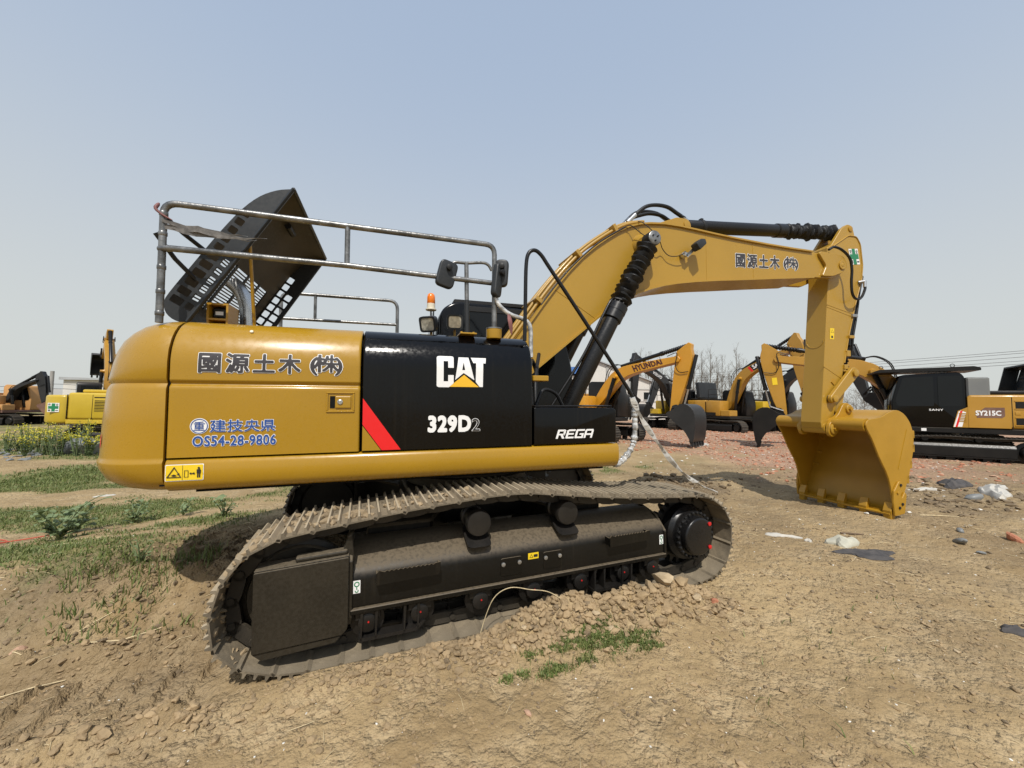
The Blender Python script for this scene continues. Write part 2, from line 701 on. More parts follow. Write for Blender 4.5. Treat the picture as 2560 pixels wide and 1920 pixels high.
RUT = np.array([(-1.66, -1.41), (-2.8, -1.49), (-3.9, -1.60), (-6.0, -1.95), (-9.0, -2.7)])


def rut_coords(x, y):
    """distance from the rut's centre line and length along it"""
    best = np.full(np.shape(x), 1e9)
    along = np.zeros(np.shape(x))
    L = 0.0
    for i in range(len(RUT) - 1):
        a, b = RUT[i], RUT[i + 1]
        d = b - a
        l = math.hypot(*d)
        t = np.clip(((x - a[0]) * d[0] + (y - a[1]) * d[1]) / (l * l), 0, 1)
        dist = np.hypot(x - a[0] - t * d[0], y - a[1] - t * d[1])
        sgn = np.sign((x - a[0]) * d[1] - (y - a[1]) * d[0])
        m = dist < np.abs(best)
        best = np.where(m, dist * np.where(sgn == 0, 1, sgn), best)
        along = np.where(m, L + t * l, along)
        L += l
    return best, along


def heights(x, y):
    x, y = np.asarray(x, float), np.asarray(y, float)
    z = 0.050 + 0.018 * np.clip(x, -3, 11)
    z = z + 0.10 * st(11, 18, x) - 0.02 * st(0, 14, -x)
    far = np.clip(np.hypot(x, y) / 30, 0, 1)
    # bank thrown up behind and between the tracks
    bx = st(-1.25, -2.1, x) if False else st(1.25, 2.1, -x)
    w = fbm(x, y, 1.1, 3, 5) * 0.10
    rise = st(-1.02, -0.48, y + w + 0.07 * (x + 2))
    fall = 1 - 0.72 * st(0.2, 3.2, y) - 0.28 * st(3.0, 8.0, y)
    left = 1 - 0.55 * st(2.9, 5.5, -x)
    bank = 0.40 * rise * fall * left
    z = z + bank * bx
    z = z + 0.10 * st(-0.9, -0.5, y) * st(0.95, 0.5, y) * st(-1.6, -1.2, x) * st(1.9, 1.2, x) if False else z
    under = st(0.97, 0.6, np.abs(y)) if False else (1 - st(0.6, 0.95, np.abs(y)))
    z = z + 0.16 * under * (1 - bx) * (1 - st(1.3, 2.2, x))
    # track marks behind the near track
    d, s = rut_coords(x, y)
    ad = np.abs(d + 0.03 * vn(s * 3, s * 0 + 2.0, 3))
    inr = 1 - st(0.27, 0.36, ad)
    fade = st(0.05, 0.4, s)
    ph = s / 0.19 + 0.22 * vn(x * 2.3, y * 2.3, 8) + d * 0.25
    saw = 0.75 * (1 - ((ph) % 1.0)) ** 0.8 + 0.25 * np.abs(((ph * 3) % 1.0) - 0.5) * 2
    keep = st(-0.35, 0.35, fbm(x, y, 2.2, 2, 41))
    z = z + fade * inr * (-0.095 + 0.105 * saw * (0.35 + 0.65 * keep))
    berm = np.exp(-((ad - 0.44) / 0.10) ** 2)
    z = z + fade * berm * (0.075 + 0.070 * fbm(x, y, 5, 3, 9))
    # clods heaped along the outer edge of the near track
    hp = np.exp(-((y + 1.70 + 0.04 * vn(x * 2, x * 0, 4)) / 0.145) ** 2)
    hx = st(-0.35, 0.35, x) * (1 - st(1.55, 2.15, x))
    z = z + hp * hx * (0.185 + 0.05 * fbm(x, y, 3.5, 3, 2))
    hp2 = np.exp(-((y + 1.80) / 0.15) ** 2) * st(1.0, 1.4, x * 0 + 2) * st(-2.0, -1.4, x) * (1 - st(-0.5, 0.0, x))
    z = z + hp2 * 0.05
    hp3 = np.exp(-(((y + 1.85) / 0.25) ** 2)) * st(-1.0, 0.4, x) * (1 - st(1.6, 2.3, x))
    z = z + hp3 * 0.035
    # dark heap between the front of the track and the bucket
    m1 = np.exp(-(((x - 4.35) / 0.80) ** 2 + ((y - 2.25) / 0.55) ** 2))
    m2 = np.exp(-(((x - 5.3) / 0.75) ** 2 + ((y - 2.5) / 0.5) ** 2))
    z = z + np.maximum(m1 * 0.30, m2 * 0.20) * (1 + 0.35 * fbm(x, y, 2.6, 3, 12))
    rough = 0.60 + 2.2 * (bank * bx / 0.4) * (1 - st(-0.2, 1.0, y)) + 1.6 * hp * hx + 0.9 * fade * berm + 0.8 * np.maximum(m1, m2)
    rough = rough + 0.5 * st(4.0, 6.5, x) * st(-3, 0, y)
    near = 1 - st(14, 40, np.hypot(x, y))
    z = z + 0.055 * fbm(x, y, 0.35, 3, 1)
    z = z + near * rough * (0.022 * fbm(x, y, 2.1, 3, 2) + 0.020 * np.abs(fbm(x, y, 6.0, 3, 3)) + 0.016 * fbm(x, y, 13.0, 2, 4) + 0.008 * np.abs(vn(x * 21, y * 21, 5)))
    # ridges the tracks of the digger pressed across the right foreground
    dr = st(2.4, 3.4, x) * (1 - st(8, 11, x)) * (1 - st(-0.4, 0.4, y)) 
    z = z + dr * 0.010 * np.abs(vn((x * 0.35 + y) * 9.0, (x - y * 0.35) * 1.1, 6))
    # the ground is pressed flat below the tracks
    a = SLEW_G
    ux, uy = x * math.cos(a) + y * math.sin(a), -x * math.sin(a) + y * math.cos(a)
    for c in (-1.295, 1.295):
        ins = (np.abs(uy - c) < 0.325) & (ux > -1.62) & (ux < 2.2)
        z = np.where(ins, np.minimum(z, 0.062 + 0.0178 * x), z)
        ins = (np.abs(uy - c) < 0.36) & (((ux >= 1.95) & (ux < 2.62)) | ((ux <= -1.5) & (ux > -2.25)))
        lim = 0.05 + 0.0178 * x + 0.30 * np.clip((np.where(ux > 0, ux - 2.15, -1.70 - ux)) / 0.4, 0, 1.2) ** 1.5
        z = np.where(ins, np.minimum(z, lim), z)
    return z


SLEW_G = R(3.87)


def hz1(x, y):
    return float(heights(np.array([x]), np.array([y]))[0])


def axis(lo, hi, step, ratio, far_lo, far_hi):
    a = list(np.arange(lo, hi + 1e-6, step))
    s, v = step, a[-1]
    while v < far_hi:
        s *= ratio
        v += s
        a.append(v)
    s, v = step, a[0]
    while v > far_lo:
        s *= ratio
        v -= s
        a.insert(0, v)
    return np.array(a)


gx = axis(-4.6, 4.2, 0.0215, 1.035, -900, 900)
gy = axis(-4.0, 0.6, 0.0215, 1.035, -60, 1200)
XX, YY = np.meshgrid(gx, gy)
ZZ = heights(XX, YY)
nx_, ny_ = len(gx), len(gy)
gm = bpy.data.meshes.new('ground')
co = np.stack([XX, YY, ZZ], -1).reshape(-1, 3)
gm.vertices.add(len(co))
gm.vertices.foreach_set('co', co.ravel())
ii = (np.arange(ny_ - 1)[:, None] * nx_ + np.arange(nx_ - 1)[None, :]).ravel()
quads = np.stack([ii, ii + 1, ii + nx_ + 1, ii + nx_], -1)
gm.loops.add(quads.size)
gm.polygons.add(len(quads))
gm.loops.foreach_set('vertex_index', quads.ravel().astype(np.int32))
gm.polygons.foreach_set('loop_start', np.arange(0, quads.size, 4, dtype=np.int32))
gm.polygons.foreach_set('use_smooth', np.ones(len(quads), bool))
gm.update()
gm.validate()


def zone_masks(x, y):
    n1 = fbm(x, y, 0.5, 4, 60)
    n2 = fbm(x, y, 1.7, 3, 61)
    rub = st(8.2, 10.5, x + 1.2 * n1 + 0.12 * np.abs(y - 8)) * st(0.2, 3.0, y + 1.5 * n1) * (1 - st(30, 45, y))
    rub = rub * st(-0.55, 0.15, fbm(x, y, 0.8, 3, 62) + 0.35)
    gr = st(-2.6, -3.6, x) if False else st(2.3, 3.4, -x + 0.3 * n1) * st(-0.35, 0.5, y + 0.6 * n2)
    band = st(-0.12, 0.14, fbm(x * 0.55 + 0.2 * y, y, 0.75, 4, 63) + 0.10 - 0.55 * st(-0.5, 1.5, x + 4.5) * 0 )
    gr = gr * band
    gr2 = np.exp(-(((x - 5.0) / 2.2) ** 2 + ((y - 4.75 - 0.12 * (x - 5)) / 0.42) ** 2)) * st(0.0, 0.3, n2 + 0.15)
    gr3 = st(0.25, 0.5, fbm(x, y, 0.9, 3, 64)) * st(-2.3, -2.9, x * 0 - 2) * 0
    gr4 = np.exp(-(((x + 2.6) / 0.7) ** 2 + ((y + 0.55) / 0.35) ** 2)) * st(-0.1, 0.3, n2) * 0.5
    gr = np.clip(np.maximum(np.maximum(gr, gr2), gr4), 0, 1)
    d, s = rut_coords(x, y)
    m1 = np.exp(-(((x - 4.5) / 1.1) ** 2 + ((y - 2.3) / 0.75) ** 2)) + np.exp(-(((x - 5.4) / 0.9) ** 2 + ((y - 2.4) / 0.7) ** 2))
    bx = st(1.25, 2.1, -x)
    umber = 0.85 * st(0.25, 0.7, m1 + 0.2 * n2) + 0.55 * bx * st(-1.1, -0.6, y) * (1 - st(0.0, 0.6, y)) * (1 - st(3.2, 4.5, -x))  # browner soil: the moist fresh heap, then the bank behind the track
    umber = umber + 0.40 * (1 - st(0.3, 0.6, np.abs(d))) * st(0.0, 0.5, s) + 0.30 * st(5.5, 8.0, x) * st(-2.0, 0.5, y) * (1 - st(2.0, 5.0, y))
    umber = umber + 0.42 * st(2.2, 4.5, x + n1) * (1 - st(4.0, 7.0, y)) + 0.30 * st(1.2, 2.4, -x) * (1 - st(0.3, 1.5, y))
    umber = np.clip(umber * (0.75 + 0.9 * n2), 0, 1)
    return np.clip(rub, 0, 1), gr, umber


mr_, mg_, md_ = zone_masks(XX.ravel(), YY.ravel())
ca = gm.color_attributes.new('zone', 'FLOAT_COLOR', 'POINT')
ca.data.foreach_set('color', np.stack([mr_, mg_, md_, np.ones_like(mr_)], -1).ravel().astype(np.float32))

m, n, l, b = new_mat('earth')
co_ = n.new('ShaderNodeNewGeometry').outputs['Position']
at = n.new('ShaderNodeAttribute')
at.attribute_name = 'zone'
sx = n.new('ShaderNodeSeparateColor')
l.new(at.outputs['Color'], sx.inputs[0])
a1 = tex_noise(n, l, co_, 0.55, 6, 0.6)
a2 = tex_noise(n, l, co_, 3.2, 6, 0.65)
a3 = tex_noise(n, l, co_, 22, 5, 0.7)
a4 = tex_noise(n, l, co_, 90, 3, 0.7)
c = mixc(n, l, ramp(n, l, a1, 0.35, 0.68), (0.285, 0.200, 0.102), (0.425, 0.310, 0.165))
c = mixc(n, l, ramp(n, l, a2, 0.40, 0.72, 0, 0.75), c, (0.48, 0.365, 0.215))
c = mixc(n, l, ramp(n, l, a3, 0.52, 0.70, 0, 0.55), c, (0.20, 0.145, 0.085))
c = mixc(n, l, ramp(n, l, a4, 0.60, 0.72, 0, 0.5), c, (0.52, 0.43, 0.30))
c = mixc(n, l, ramp(n, l, a4, 0.40, 0.28, 0, 0.5), c, (0.17, 0.125, 0.075))
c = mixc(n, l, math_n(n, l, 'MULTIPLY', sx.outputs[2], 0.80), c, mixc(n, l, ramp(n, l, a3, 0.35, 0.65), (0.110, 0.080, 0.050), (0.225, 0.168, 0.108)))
rc = mixc(n, l, ramp(n, l, a3, 0.40, 0.62), (0.36, 0.21, 0.145), (0.43, 0.31, 0.22))
rc = mixc(n, l, ramp(n, l, a4, 0.55, 0.66), rc, (0.40, 0.135, 0.075))
c = mixc(n, l, math_n(n, l, 'MULTIPLY', sx.outputs[0], 0.85), c, rc)
gc_ = mixc(n, l, ramp(n, l, a3, 0.35, 0.65), (0.085, 0.110, 0.032), (0.19, 0.20, 0.075))
c = mixc(n, l, math_n(n, l, 'MULTIPLY', sx.outputs[1], ramp(n, l, a2, 0.35, 0.60, 0.35, 0.9)), c, gc_)
l.new(c, b.inputs['Base Color'])
b.inputs['Roughness'].default_value = 0.95
b.inputs['Specular IOR Level'].default_value = 0.15
def crumbs(scale, sm):
    v = n.new('ShaderNodeTexVoronoi')
    v.feature = 'F1'
    v.inputs['Scale'].default_value = scale
    wv = n.new('ShaderNodeVectorMath')
    wv.operation = 'ADD'
    w2 = n.new('ShaderNodeVectorMath')
    w2.operation = 'SCALE'
    w2.inputs['Scale'].default_value = 0.9 / scale
    tn = n.new('ShaderNodeTexNoise')
    tn.inputs['Scale'].default_value = scale * 0.9
    l.new(co_, tn.inputs['Vector'])
    l.new(tn.outputs['Color'], w2.inputs[0])
    l.new(co_, wv.inputs[0])
    l.new(w2.outputs[0], wv.inputs[1])
    l.new(wv.outputs[0], v.inputs['Vector'])
    return v.outputs['Distance']
h1 = math_n(n, l, 'MULTIPLY', crumbs(17, 0.3), -0.040)
h2 = math_n(n, l, 'MULTIPLY', crumbs(55, 0.3), -0.013)
h3 = math_n(n, l, 'MULTIPLY', a3, 0.020)
h4 = math_n(n, l, 'MULTIPLY', a4, 0.005)
patchy = ramp(n, l, a2, 0.38, 0.62, 0.25, 1.0)
hgt = math_n(n, l, 'ADD', math_n(n, l, 'MULTIPLY', math_n(n, l, 'ADD', h1, h2), patchy), math_n(n, l, 'ADD', h3, h4))
bp = n.new('ShaderNodeBump')
bp.inputs['Strength'].default_value = 0.85
bp.inputs['Distance'].default_value = 1.0
l.new(hgt, bp.inputs['Height'])
l.new(bp.outputs[0], b.inputs['Normal'])
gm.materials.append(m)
ground = bpy.data.objects.new('ground', gm)
col.objects.link(ground)
tag(ground, 'uneven dry tan earth of the machine yard with ruts and grass', kind='structure')

# ------------------------------------------------------------------ the excavator in front
EX = empty('excavator')
tag(EX, 'large yellow and black crawler excavator in the foreground with its engine hood open', 'excavator')
EX.matrix_world = Matrix(((0.999841, 0.000707, -0.017832, 0.0359), (-0.000829, 0.999976, -0.006834, 0.0117),
                          (0.017827, 0.006848, 0.999818, 0.0478), (0, 0, 0, 1)))
SLEW = R(3.87)


def smooth01(t):
    t = max(0.0, min(1.0, t))
    return t * t * (3 - 2 * t)


def yside(z, groove=True):
    """how far out the side of the upper body lies at height z"""
    y = -1.385
    if z > 2.10:
        t = min(1.0, (z - 2.10) / 0.345)
        y += 0.30 * (1 - math.sqrt(max(0.0, 1 - t * t)))
    if groove:
        y += 0.020 * smooth01(1 - abs(z - 1.962) / 0.028)
    return y


def side_shell(name, xa, xb, z0, z1, mat, parent, groove, thick=0.035):
    zs = [z0 + (z1 - z0) * i / 40 for i in range(41)]
    zs += [1.934, 1.945, 1.955, 1.962, 1.969, 1.98, 1.99] if groove else []
    zs += [2.445 - 0.345 * (1 - math.cos(a)) * 0.4 for a in (0.1, 0.2, 0.3, 0.45)]
    zs = sorted(z for z in set(round(q, 4) for q in zs) if z0 <= z <= z1)
    k = len(zs)
    mb = MB()
    vs = []
    for x, dy, e in ((xa, 0.012, 0), (xa + 0.007, 0.002, 0), (xa + 0.018, 0, 0), (xb - 0.018, 0, 0), (xb - 0.007, 0.002, 0), (xb, 0.012, 0)):
        vs += [(x, yside(z, groove) + dy, z) for z in zs]
    for x in (xa, xb):
        vs += [(x, yside(z, groove) + thick + 0.012, z) for z in zs]
    fs = []
    for c in range(5):
        for i in range(k - 1):
            fs.append((c * k + i, (c + 1) * k + i, (c + 1) * k + i + 1, c * k + i + 1))
    for i in range(k - 1):
        fs.append((6 * k + i, i, i + 1, 6 * k + i + 1))
        fs.append((5 * k + i, 7 * k + i, 7 * k + i + 1, 5 * k + i + 1))
    mb.add(vs, fs)
    return mb.obj(name, mat, parent, smooth=45)


def SB(off):
    return lambda u, v: (u, yside(v) - off, v)


def SBn(off):
    return lambda u, v: (u, yside(v, False) - off, v)


# ---- upper body
mb = MB()
mb.box(-2.30, 0.30, -1.30, 1.30, 1.30, 2.15)
mb.box(-2.30, 0.30, -1.05, 1.30, 2.16, 2.40)
mb.box(-2.25, 1.15, -1.20, 1.25, 1.17, 1.42)
mb.box(0.30, 1.15, -1.10, -0.72, 1.42, 1.72)
mb.obj('upper_frame', 'dark_void', EX)

door = side_shell('engine_door', -2.360, -1.120, 1.446, 2.440, 'yellow_body', EX, True)
tank = side_shell('tank_panel', -1.104, 0.330, 1.446, 2.440, 'black_gloss', EX, False)

sill_poly = [(-1.28, 1.205), (-1.335, 1.212), (-1.372, 1.235), (-1.393, 1.275), (-1.398, 1.33), (-1.394, 1.40), (-1.380, 1.428), (-1.362, 1.437), (-1.20, 1.437), (-1.20, 1.205)]
mb = MB().prism(sill_poly, -2.362, 1.215, 'x')
sill = mb.obj('sill', 'yellow_body', EX, smooth=40, bevel=0.012, segs=2, bang=50)

mb = MB().prism(round_poly([(0.345, 1.447), (1.19, 1.447), (1.19, 1.775), (0.345, 1.785)], [0.012, 0.02, 0.045, 0.02], 4), -1.384, -0.75)
sbox = mb.obj('storage_box', 'black_gloss', EX, smooth=40, bevel=0.018, segs=3, bang=40)
MB().box(0.36, 1.16, -1.36, -0.80, 1.787, 1.80).obj('lid', 'black_paint', sbox, bevel=0.005)

# counterweight
plan = [(-2.373, -1.386), (-2.45, -1.386), (-2.55, -1.375), (-2.65, -1.345), (-2.755, -1.28), (-2.835, -1.18), (-2.91, -1.05), (-2.98, -0.85), (-3.05, -0.58), (-3.085, -0.30), (-3.095, 0)]
plan = [tuple(p) for p in spline([(x, y, 0) for x, y in plan], 3)]
plan = plan + [(x, -y, 0) for x, y, _ in plan[-2::-1]]
lev = [(1.207, 0.26, 0.16), (1.212, 0.20, 0.11), (1.235, 0.115, 0.05), (1.29, 0.04, 0.008), (1.36, 0.004, -0.004), (1.405, -0.006, -0.01), (1.418, -0.006, -0.01), (1.432, 0.004, 0.002),
       (1.45, 0.006, 0.002), (1.69, 0.012, 0.002), (1.92, 0.028, 0.002), (1.945, 0.038, 0.012), (1.962, 0.048, 0.022), (1.979, 0.040, 0.012), (2.0, 0.034, 0.002), (2.11, 0.052, 0.002),
       (2.20, 0.072, 0.014), (2.28, 0.105, 0.045), (2.34, 0.15, 0.085), (2.385, 0.20, 0.13), (2.42, 0.265, 0.195), (2.438, 0.33, 0.255), (2.446, 0.42, 0.34), (2.447, 0.9, 0.9)]
n = len(plan)
vs = []
for z, ir, isd in lev:
    for i, (x, y, _) in enumerate(plan):
        a, b = plan[max(i - 1, 0)], plan[min(i + 1, n - 1)]
        t = Vector((b[0] - a[0], b[1] - a[1], 0)).normalized()
        nr = Vector((t.y, -t.x, 0))
        if nr.dot(Vector((x, y, 0))) < 0:
            nr = -nr
        w = smooth01((abs(-2.373 - x)) / 0.42)
        ins = isd * (1 - w) + ir * w
        if i in (0, n - 1):
            nr = Vector((0, -1 if y < 0 else 1, 0))
        vs.append((min(x - nr.x * ins, -2.373), y - nr.y * ins, z))
fs = []
for k in range(len(lev) - 1):
    for i in range(n - 1):
        fs.append((k * n + i, k * n + i + 1, (k + 1) * n + i + 1, (k + 1) * n + i))
    fs.append((k * n + n - 1, k * n, (k + 1) * n, (k + 1) * n + n - 1))
fs.append(tuple(range(n)))
fs.append(tuple((len(lev) - 1) * n + i for i in range(n))[::-1])
mb = MB().add(vs, [f[::-1] for f in fs])
cwt = mb.obj('counterweight', 'yellow_body', EX, smooth=50)
MB().prism([(yside(z, False) + 0.028, z) for z in (1.25, 1.5, 1.8, 2.1, 2.2, 2.28, 2.34, 2.39, 2.42)] + [(-0.9, 2.425), (1.1, 2.425), (1.33, 2.2), (1.33, 1.25)], -2.40, -2.34, 'x').obj('seam_gap', 'dark_void', EX)
# red oval reflector and yellow plate round the corner of the counterweight
def cw_surf(off):
    def f(u, v):
        # u: along the corner outline as an angle measure, v: height
        ln = 0.0
        for i in range(n // 2):
            a, b = plan[i], plan[i + 1]
            seg = math.hypot(b[0] - a[0], b[1] - a[1])
            if ln + seg >= u or i == n // 2 - 1:
                t = (u - ln) / seg
                x, y = a[0] + (b[0] - a[0]) * t, a[1] + (b[1] - a[1]) * t
                tx, ty = (b[0] - a[0]) / seg, (b[1] - a[1]) / seg
                nx, ny = ty, -tx
                if nx * x + ny * y < 0:
                    nx, ny = -nx, -ny
                for q in range(len(lev) - 1):
                    if lev[q][0] <= v <= lev[q + 1][0]:
                        s = (v - lev[q][0]) / (lev[q + 1][0] - lev[q][0])
                        w = smooth01((abs(-2.373 - x)) / 0.42)
                        ins = sum((lev[j][2] * (1 - w) + lev[j][1] * w) * g for j, g in ((q, 1 - s), (q + 1, s)))
                        return (x - nx * (ins - off), y - ny * (ins - off), v)
                return (x, y, v)
            ln += seg
    return f
flat('reflector', [circle(0.53, 0, 0.026, 24)], 'red_print', cwt, lambda u, v: cw_surf(0.004)(u, 1.56 + v * 1.9), 0)
flat('plate', [rrect(0.66, 0.84, 1.995, 2.19, 0.01)], 'label_yellow', cwt, cw_surf(0.004), 0.03)

# top deck and far side
MB().box(-2.355, -1.12, -1.085, 1.30, 2.425, 2.436).obj('engine_deck', 'yellow_body', EX)
MB().box(-1.10, 0.325, -1.085, 0.28, 2.425, 2.436).obj('tank_deck', 'black_paint', EX)
MB().prism([(1.30, 1.44), (1.385, 1.44), (1.385, 2.15), (1.33, 2.35), (1.15, 2.43), (1.0, 2.43)], -2.36, -0.42, 'x').obj('far_door', 'yellow_body', EX, bevel=0.02, segs=2)
MB().prism([(1.2, 1.205), (1.36, 1.215), (1.395, 1.28), (1.39, 1.42), (1.36, 1.437), (1.2, 1.437)], -2.362, 1.4, 'x').obj('far_sill', 'yellow_body', EX, bevel=0.012)

# latch of the engine door
mb = MB()
for a, b, c, d in ((-1.362, -1.158, 1.897, 1.910), (-1.362, -1.158, 1.752, 1.766), (-1.362, -1.347, 1.766, 1.897), (-1.173, -1.158, 1.766, 1.897)):
    mb.box(a, b, -1.394, -1.380, c, d)
latch = mb.obj('latch', 'yellow_body', door, bevel=0.004)
MB().box(-1.335, -1.30, -1.388, -1.380, 1.785, 1.878).obj('recess', 'dark_void', latch)
MB().box(-1.298, -1.185, -1.396, -1.380, 1.785, 1.878).obj('paddle', 'yellow_body', latch, bevel=0.006, segs=2)
MB().lathe([(0.020, 0), (0.020, 0.006), (0.014, 0.009), (0.013, 0.004)], (-1.262, -1.395, 1.832), (0, -1, 0), 16).obj('lock', 'steel', latch, smooth=40)
MB().lathe([(0.012, 0), (0.012, 0.012), (0.008, 0.014)], (-1.90, yside(2.36) - 0.002, 2.36), (0, -0.8, 0.6), 10).obj('rubber_stop', 'lamp_white', door)

# ---- writing on the side
def outlined(txt, box, ink, parent, surf, bold, halo, cut=0.0, spacing=1.0, back='white_print', shear=0.0):
    x0, x1, z0, z1 = box
    b = flat('lettering_outline', [word(txt, x0, x1, z0, z1, halo, spacing, shear)], back, parent, surf(0.0035), cut)
    flat('lettering', [word(txt, x0, x1, z0, z1, bold, spacing, shear)], ink, parent, surf(0.006), cut)
    return b

outlined('國源土木', (-2.185, -1.545, 2.045, 2.185), 'ink_print', door, SB, 0.034, 0.062, 0.02, 1.22)
outlined('(株)', (-1.475, -1.255, 2.040, 2.195), 'ink_print', door, SB, 0.028, 0.056, 0.02, 0.66)
outlined('建技央県', (-2.105, -1.700, 1.620, 1.706), 'blue_print', door, SB, 0.020, 0.050, 0, 1.05)
outlined('OS54-28-9806', (-2.205, -1.695, 1.522, 1.592), 'blue_print', door, SB, 0.030, 0.070, 0, 1.08)
flat('lettering_outline', [circle(-2.170, 1.663, 0.056, 28)], 'white_print', door, SB(0.0035))
ring = []
for i in range(28):
    a, b = 2 * math.pi * i / 28, 2 * math.pi * (i + 1) / 28
    ring.append([(-2.170 + r * math.cos(t), 1.663 + r * math.sin(t)) for r, t in ((0.046, a), (0.051, a), (0.051, b), (0.046, b))])
flat('lettering', ring + [word('重', -2.203, -2.137, 1.632, 1.695, 0.012)], 'blue_print', door, SB(0.006))
# warning plate on the sill
sl = lambda off: (lambda u, v: (u, -1.398 - off + 0.02 * ((v - 1.345) / 0.055) ** 4 * 0.2, v))
wp = flat('warning_label', [rrect(-2.352, -2.130, 1.288, 1.402, 0.008)], 'white_print', sill, sl(0.003))
flat('panel', [rrect(-2.347, -2.135, 1.293, 1.397, 0.006)], 'label_yellow', wp, sl(0.0045))
def tri_ring(cx, cz, r, w):
    o = [(cx + r * math.cos(R(90 + 120 * i)), cz + r * math.sin(R(90 + 120 * i))) for i in range(3)]
    q = [(cx + (r - w) * math.cos(R(90 + 120 * i)), cz + (r - w) * math.sin(R(90 + 120 * i))) for i in range(3)]
    return [[o[i], o[(i + 1) % 3], q[(i + 1) % 3], q[i]] for i in range(3)]
man = [circle(-2.158, 1.374, 0.0075, 10), rrect(-2.170, -2.146, 1.335, 1.365, 0.004), rrect(-2.167, -2.160, 1.308, 1.335, 0.002), rrect(-2.156, -2.149, 1.308, 1.335, 0.002)]
arrow = [[(-2.212, 1.338), (-2.202, 1.347), (-2.202, 1.329)], [(-2.178, 1.338), (-2.188, 1.329), (-2.188, 1.347)], [(-2.203, 1.335), (-2.187, 1.335), (-2.187, 1.341), (-2.203, 1.341)]]
frame = [[(-2.242, 1.312), (-2.218, 1.312), (-2.218, 1.315), (-2.242, 1.315)], [(-2.242, 1.358), (-2.218, 1.358), (-2.218, 1.361), (-2.242, 1.361)], [(-2.242, 1.315), (-2.239, 1.315), (-2.239, 1.358), (-2.242, 1.358)], [(-2.221, 1.315), (-2.218, 1.315), (-2.218, 1.358), (-2.221, 1.358)], [(-2.2535, 1.294), (-2.2515, 1.294), (-2.2515, 1.396), (-2.2535, 1.396)]]
inner = [[(-2.318, 1.328), (-2.300, 1.336), (-2.283, 1.328), (-2.300, 1.322)], [(-2.285, 1.333), (-2.270, 1.345), (-2.268, 1.330)]]
flat('pictogram', tri_ring(-2.300, 1.338, 0.050, 0.011) + man + arrow + frame + inner, 'black_print', wp, sl(0.006))

# red stripe, tan wedge, and the maker's letters on the black panel
flat('stripe', [[(-1.098, 1.862), (-1.098, 1.655), (-0.952, 1.450), (-0.806, 1.450)]], 'red_print', tank, SBn(0.0035), 0.03)
flat('wedge', [[(-1.098, 1.645), (-1.098, 1.450), (-0.958, 1.450)]], 'yellow_body', tank, SBn(0.0035))
def catbox(p):
    return (-0.525 + p[0] * 0.425, 1.957 + p[1] * 0.262)
Co = round_poly([(0.0, 0.0), (0.37, 0.0), (0.37, 0.40), (0.26, 0.40), (0.26, 0.145), (0.135, 0.145), (0.135, 0.855), (0.23, 0.855), (0.23, 0.60), (0.35, 0.60), (0.35, 1.0), (0.0, 1.0)],
                [0.16, 0, 0, 0, 0.0, 0.05, 0.05, 0.05, 0, 0, 0.13, 0.16], 4)
Cp = round_poly([(0.0, 0.03), (0.245, 0.03), (0.30, 0.075), (0.342, 0.115), (0.342, 0.395), (0.225, 0.395), (0.225, 0.21), (0.135, 0.21), (0.135, 0.855), (0.225, 0.855), (0.225, 0.63), (0.335, 0.63), (0.335, 1.01), (0.0, 1.01)],
                [0.15, 0.03, 0.0, 0.0, 0, 0, 0.04, 0.04, 0.04, 0.04, 0, 0, 0.14, 0.15], 4)
A1 = [(0.365, 0.28), (0.435, 0.985), (0.625, 0.985), (0.745, 0.285), (0.555, 0.49), (0.50, 0.49), (0.53, 0.80), (0.56, 0.56), (0.595, 0.56), (0.55, 0.49)]
Aa = [[(0.365, 0.25), (0.43, 0.985), (0.520, 0.985), (0.508, 0.60), (0.500, 0.445)], [(0.520, 0.985), (0.615, 0.985), (0.745, 0.27), (0.575, 0.445), (0.563, 0.60), (0.532, 0.80), (0.508, 0.60)], [(0.500, 0.445), (0.508, 0.60), (0.563, 0.60), (0.575, 0.445), (0.5375, 0.505)]]
Aa = [[(0.365, 0.24), (0.435, 0.985), (0.535, 0.985), (0.535, 0.82), (0.505, 0.565), (0.535, 0.565), (0.535, 0.47)],
      [(0.755, 0.24), (0.535, 0.47), (0.535, 0.565), (0.565, 0.565), (0.535, 0.82), (0.535, 0.985), (0.635, 0.985)]]
Tt = [(0.735, 0.985), (1.0, 0.985), (1.0, 0.80), (0.948, 0.80), (0.932, 0.035), (0.862, 0.035), (0.792, 0.16), (0.805, 0.80), (0.735, 0.80)]
Tt = [(0.685, 0.985), (1.0, 0.985), (0.988, 0.805), (0.938, 0.805), (0.930, 0.02), (0.862, 0.02), (0.782, 0.185), (0.790, 0.805), (0.733, 0.805)]
Cs = [round_poly([(0.0, 0.0), (0.135, 0.0), (0.135, 1.01), (0.0, 1.01)], [0.13, 0, 0, 0.13], 5),
      [(0.135, 0.0), (0.225, 0.0), (0.225, 0.19), (0.135, 0.19)], [(0.135, 0.845), (0.225, 0.845), (0.225, 1.01), (0.135, 1.01)],
      round_poly([(0.225, 0.63), (0.335, 0.63), (0.335, 1.01), (0.225, 1.01)], [0, 0, 0.11, 0], 5),
      [(0.225, 0.0), (0.24, 0.0), (0.335, 0.125), (0.335, 0.395), (0.225, 0.395)]]
shp = [[catbox(p) for p in s] for s in Cs + Aa + [Tt]]
flat('lettering', shp, 'white_print', tank, SBn(0.0035), 0.03)
flat('emblem', [[catbox(p) for p in [(0.245, 0.015), (0.85, 0.015), (0.543, 0.41)]]], 'gold_print', tank, SBn(0.0035), 0.03)
flat('lettering', [word('329D', -0.586, -0.238, 1.588, 1.712, 0.060, 1.10)], 'white_print', tank, SBn(0.0035))
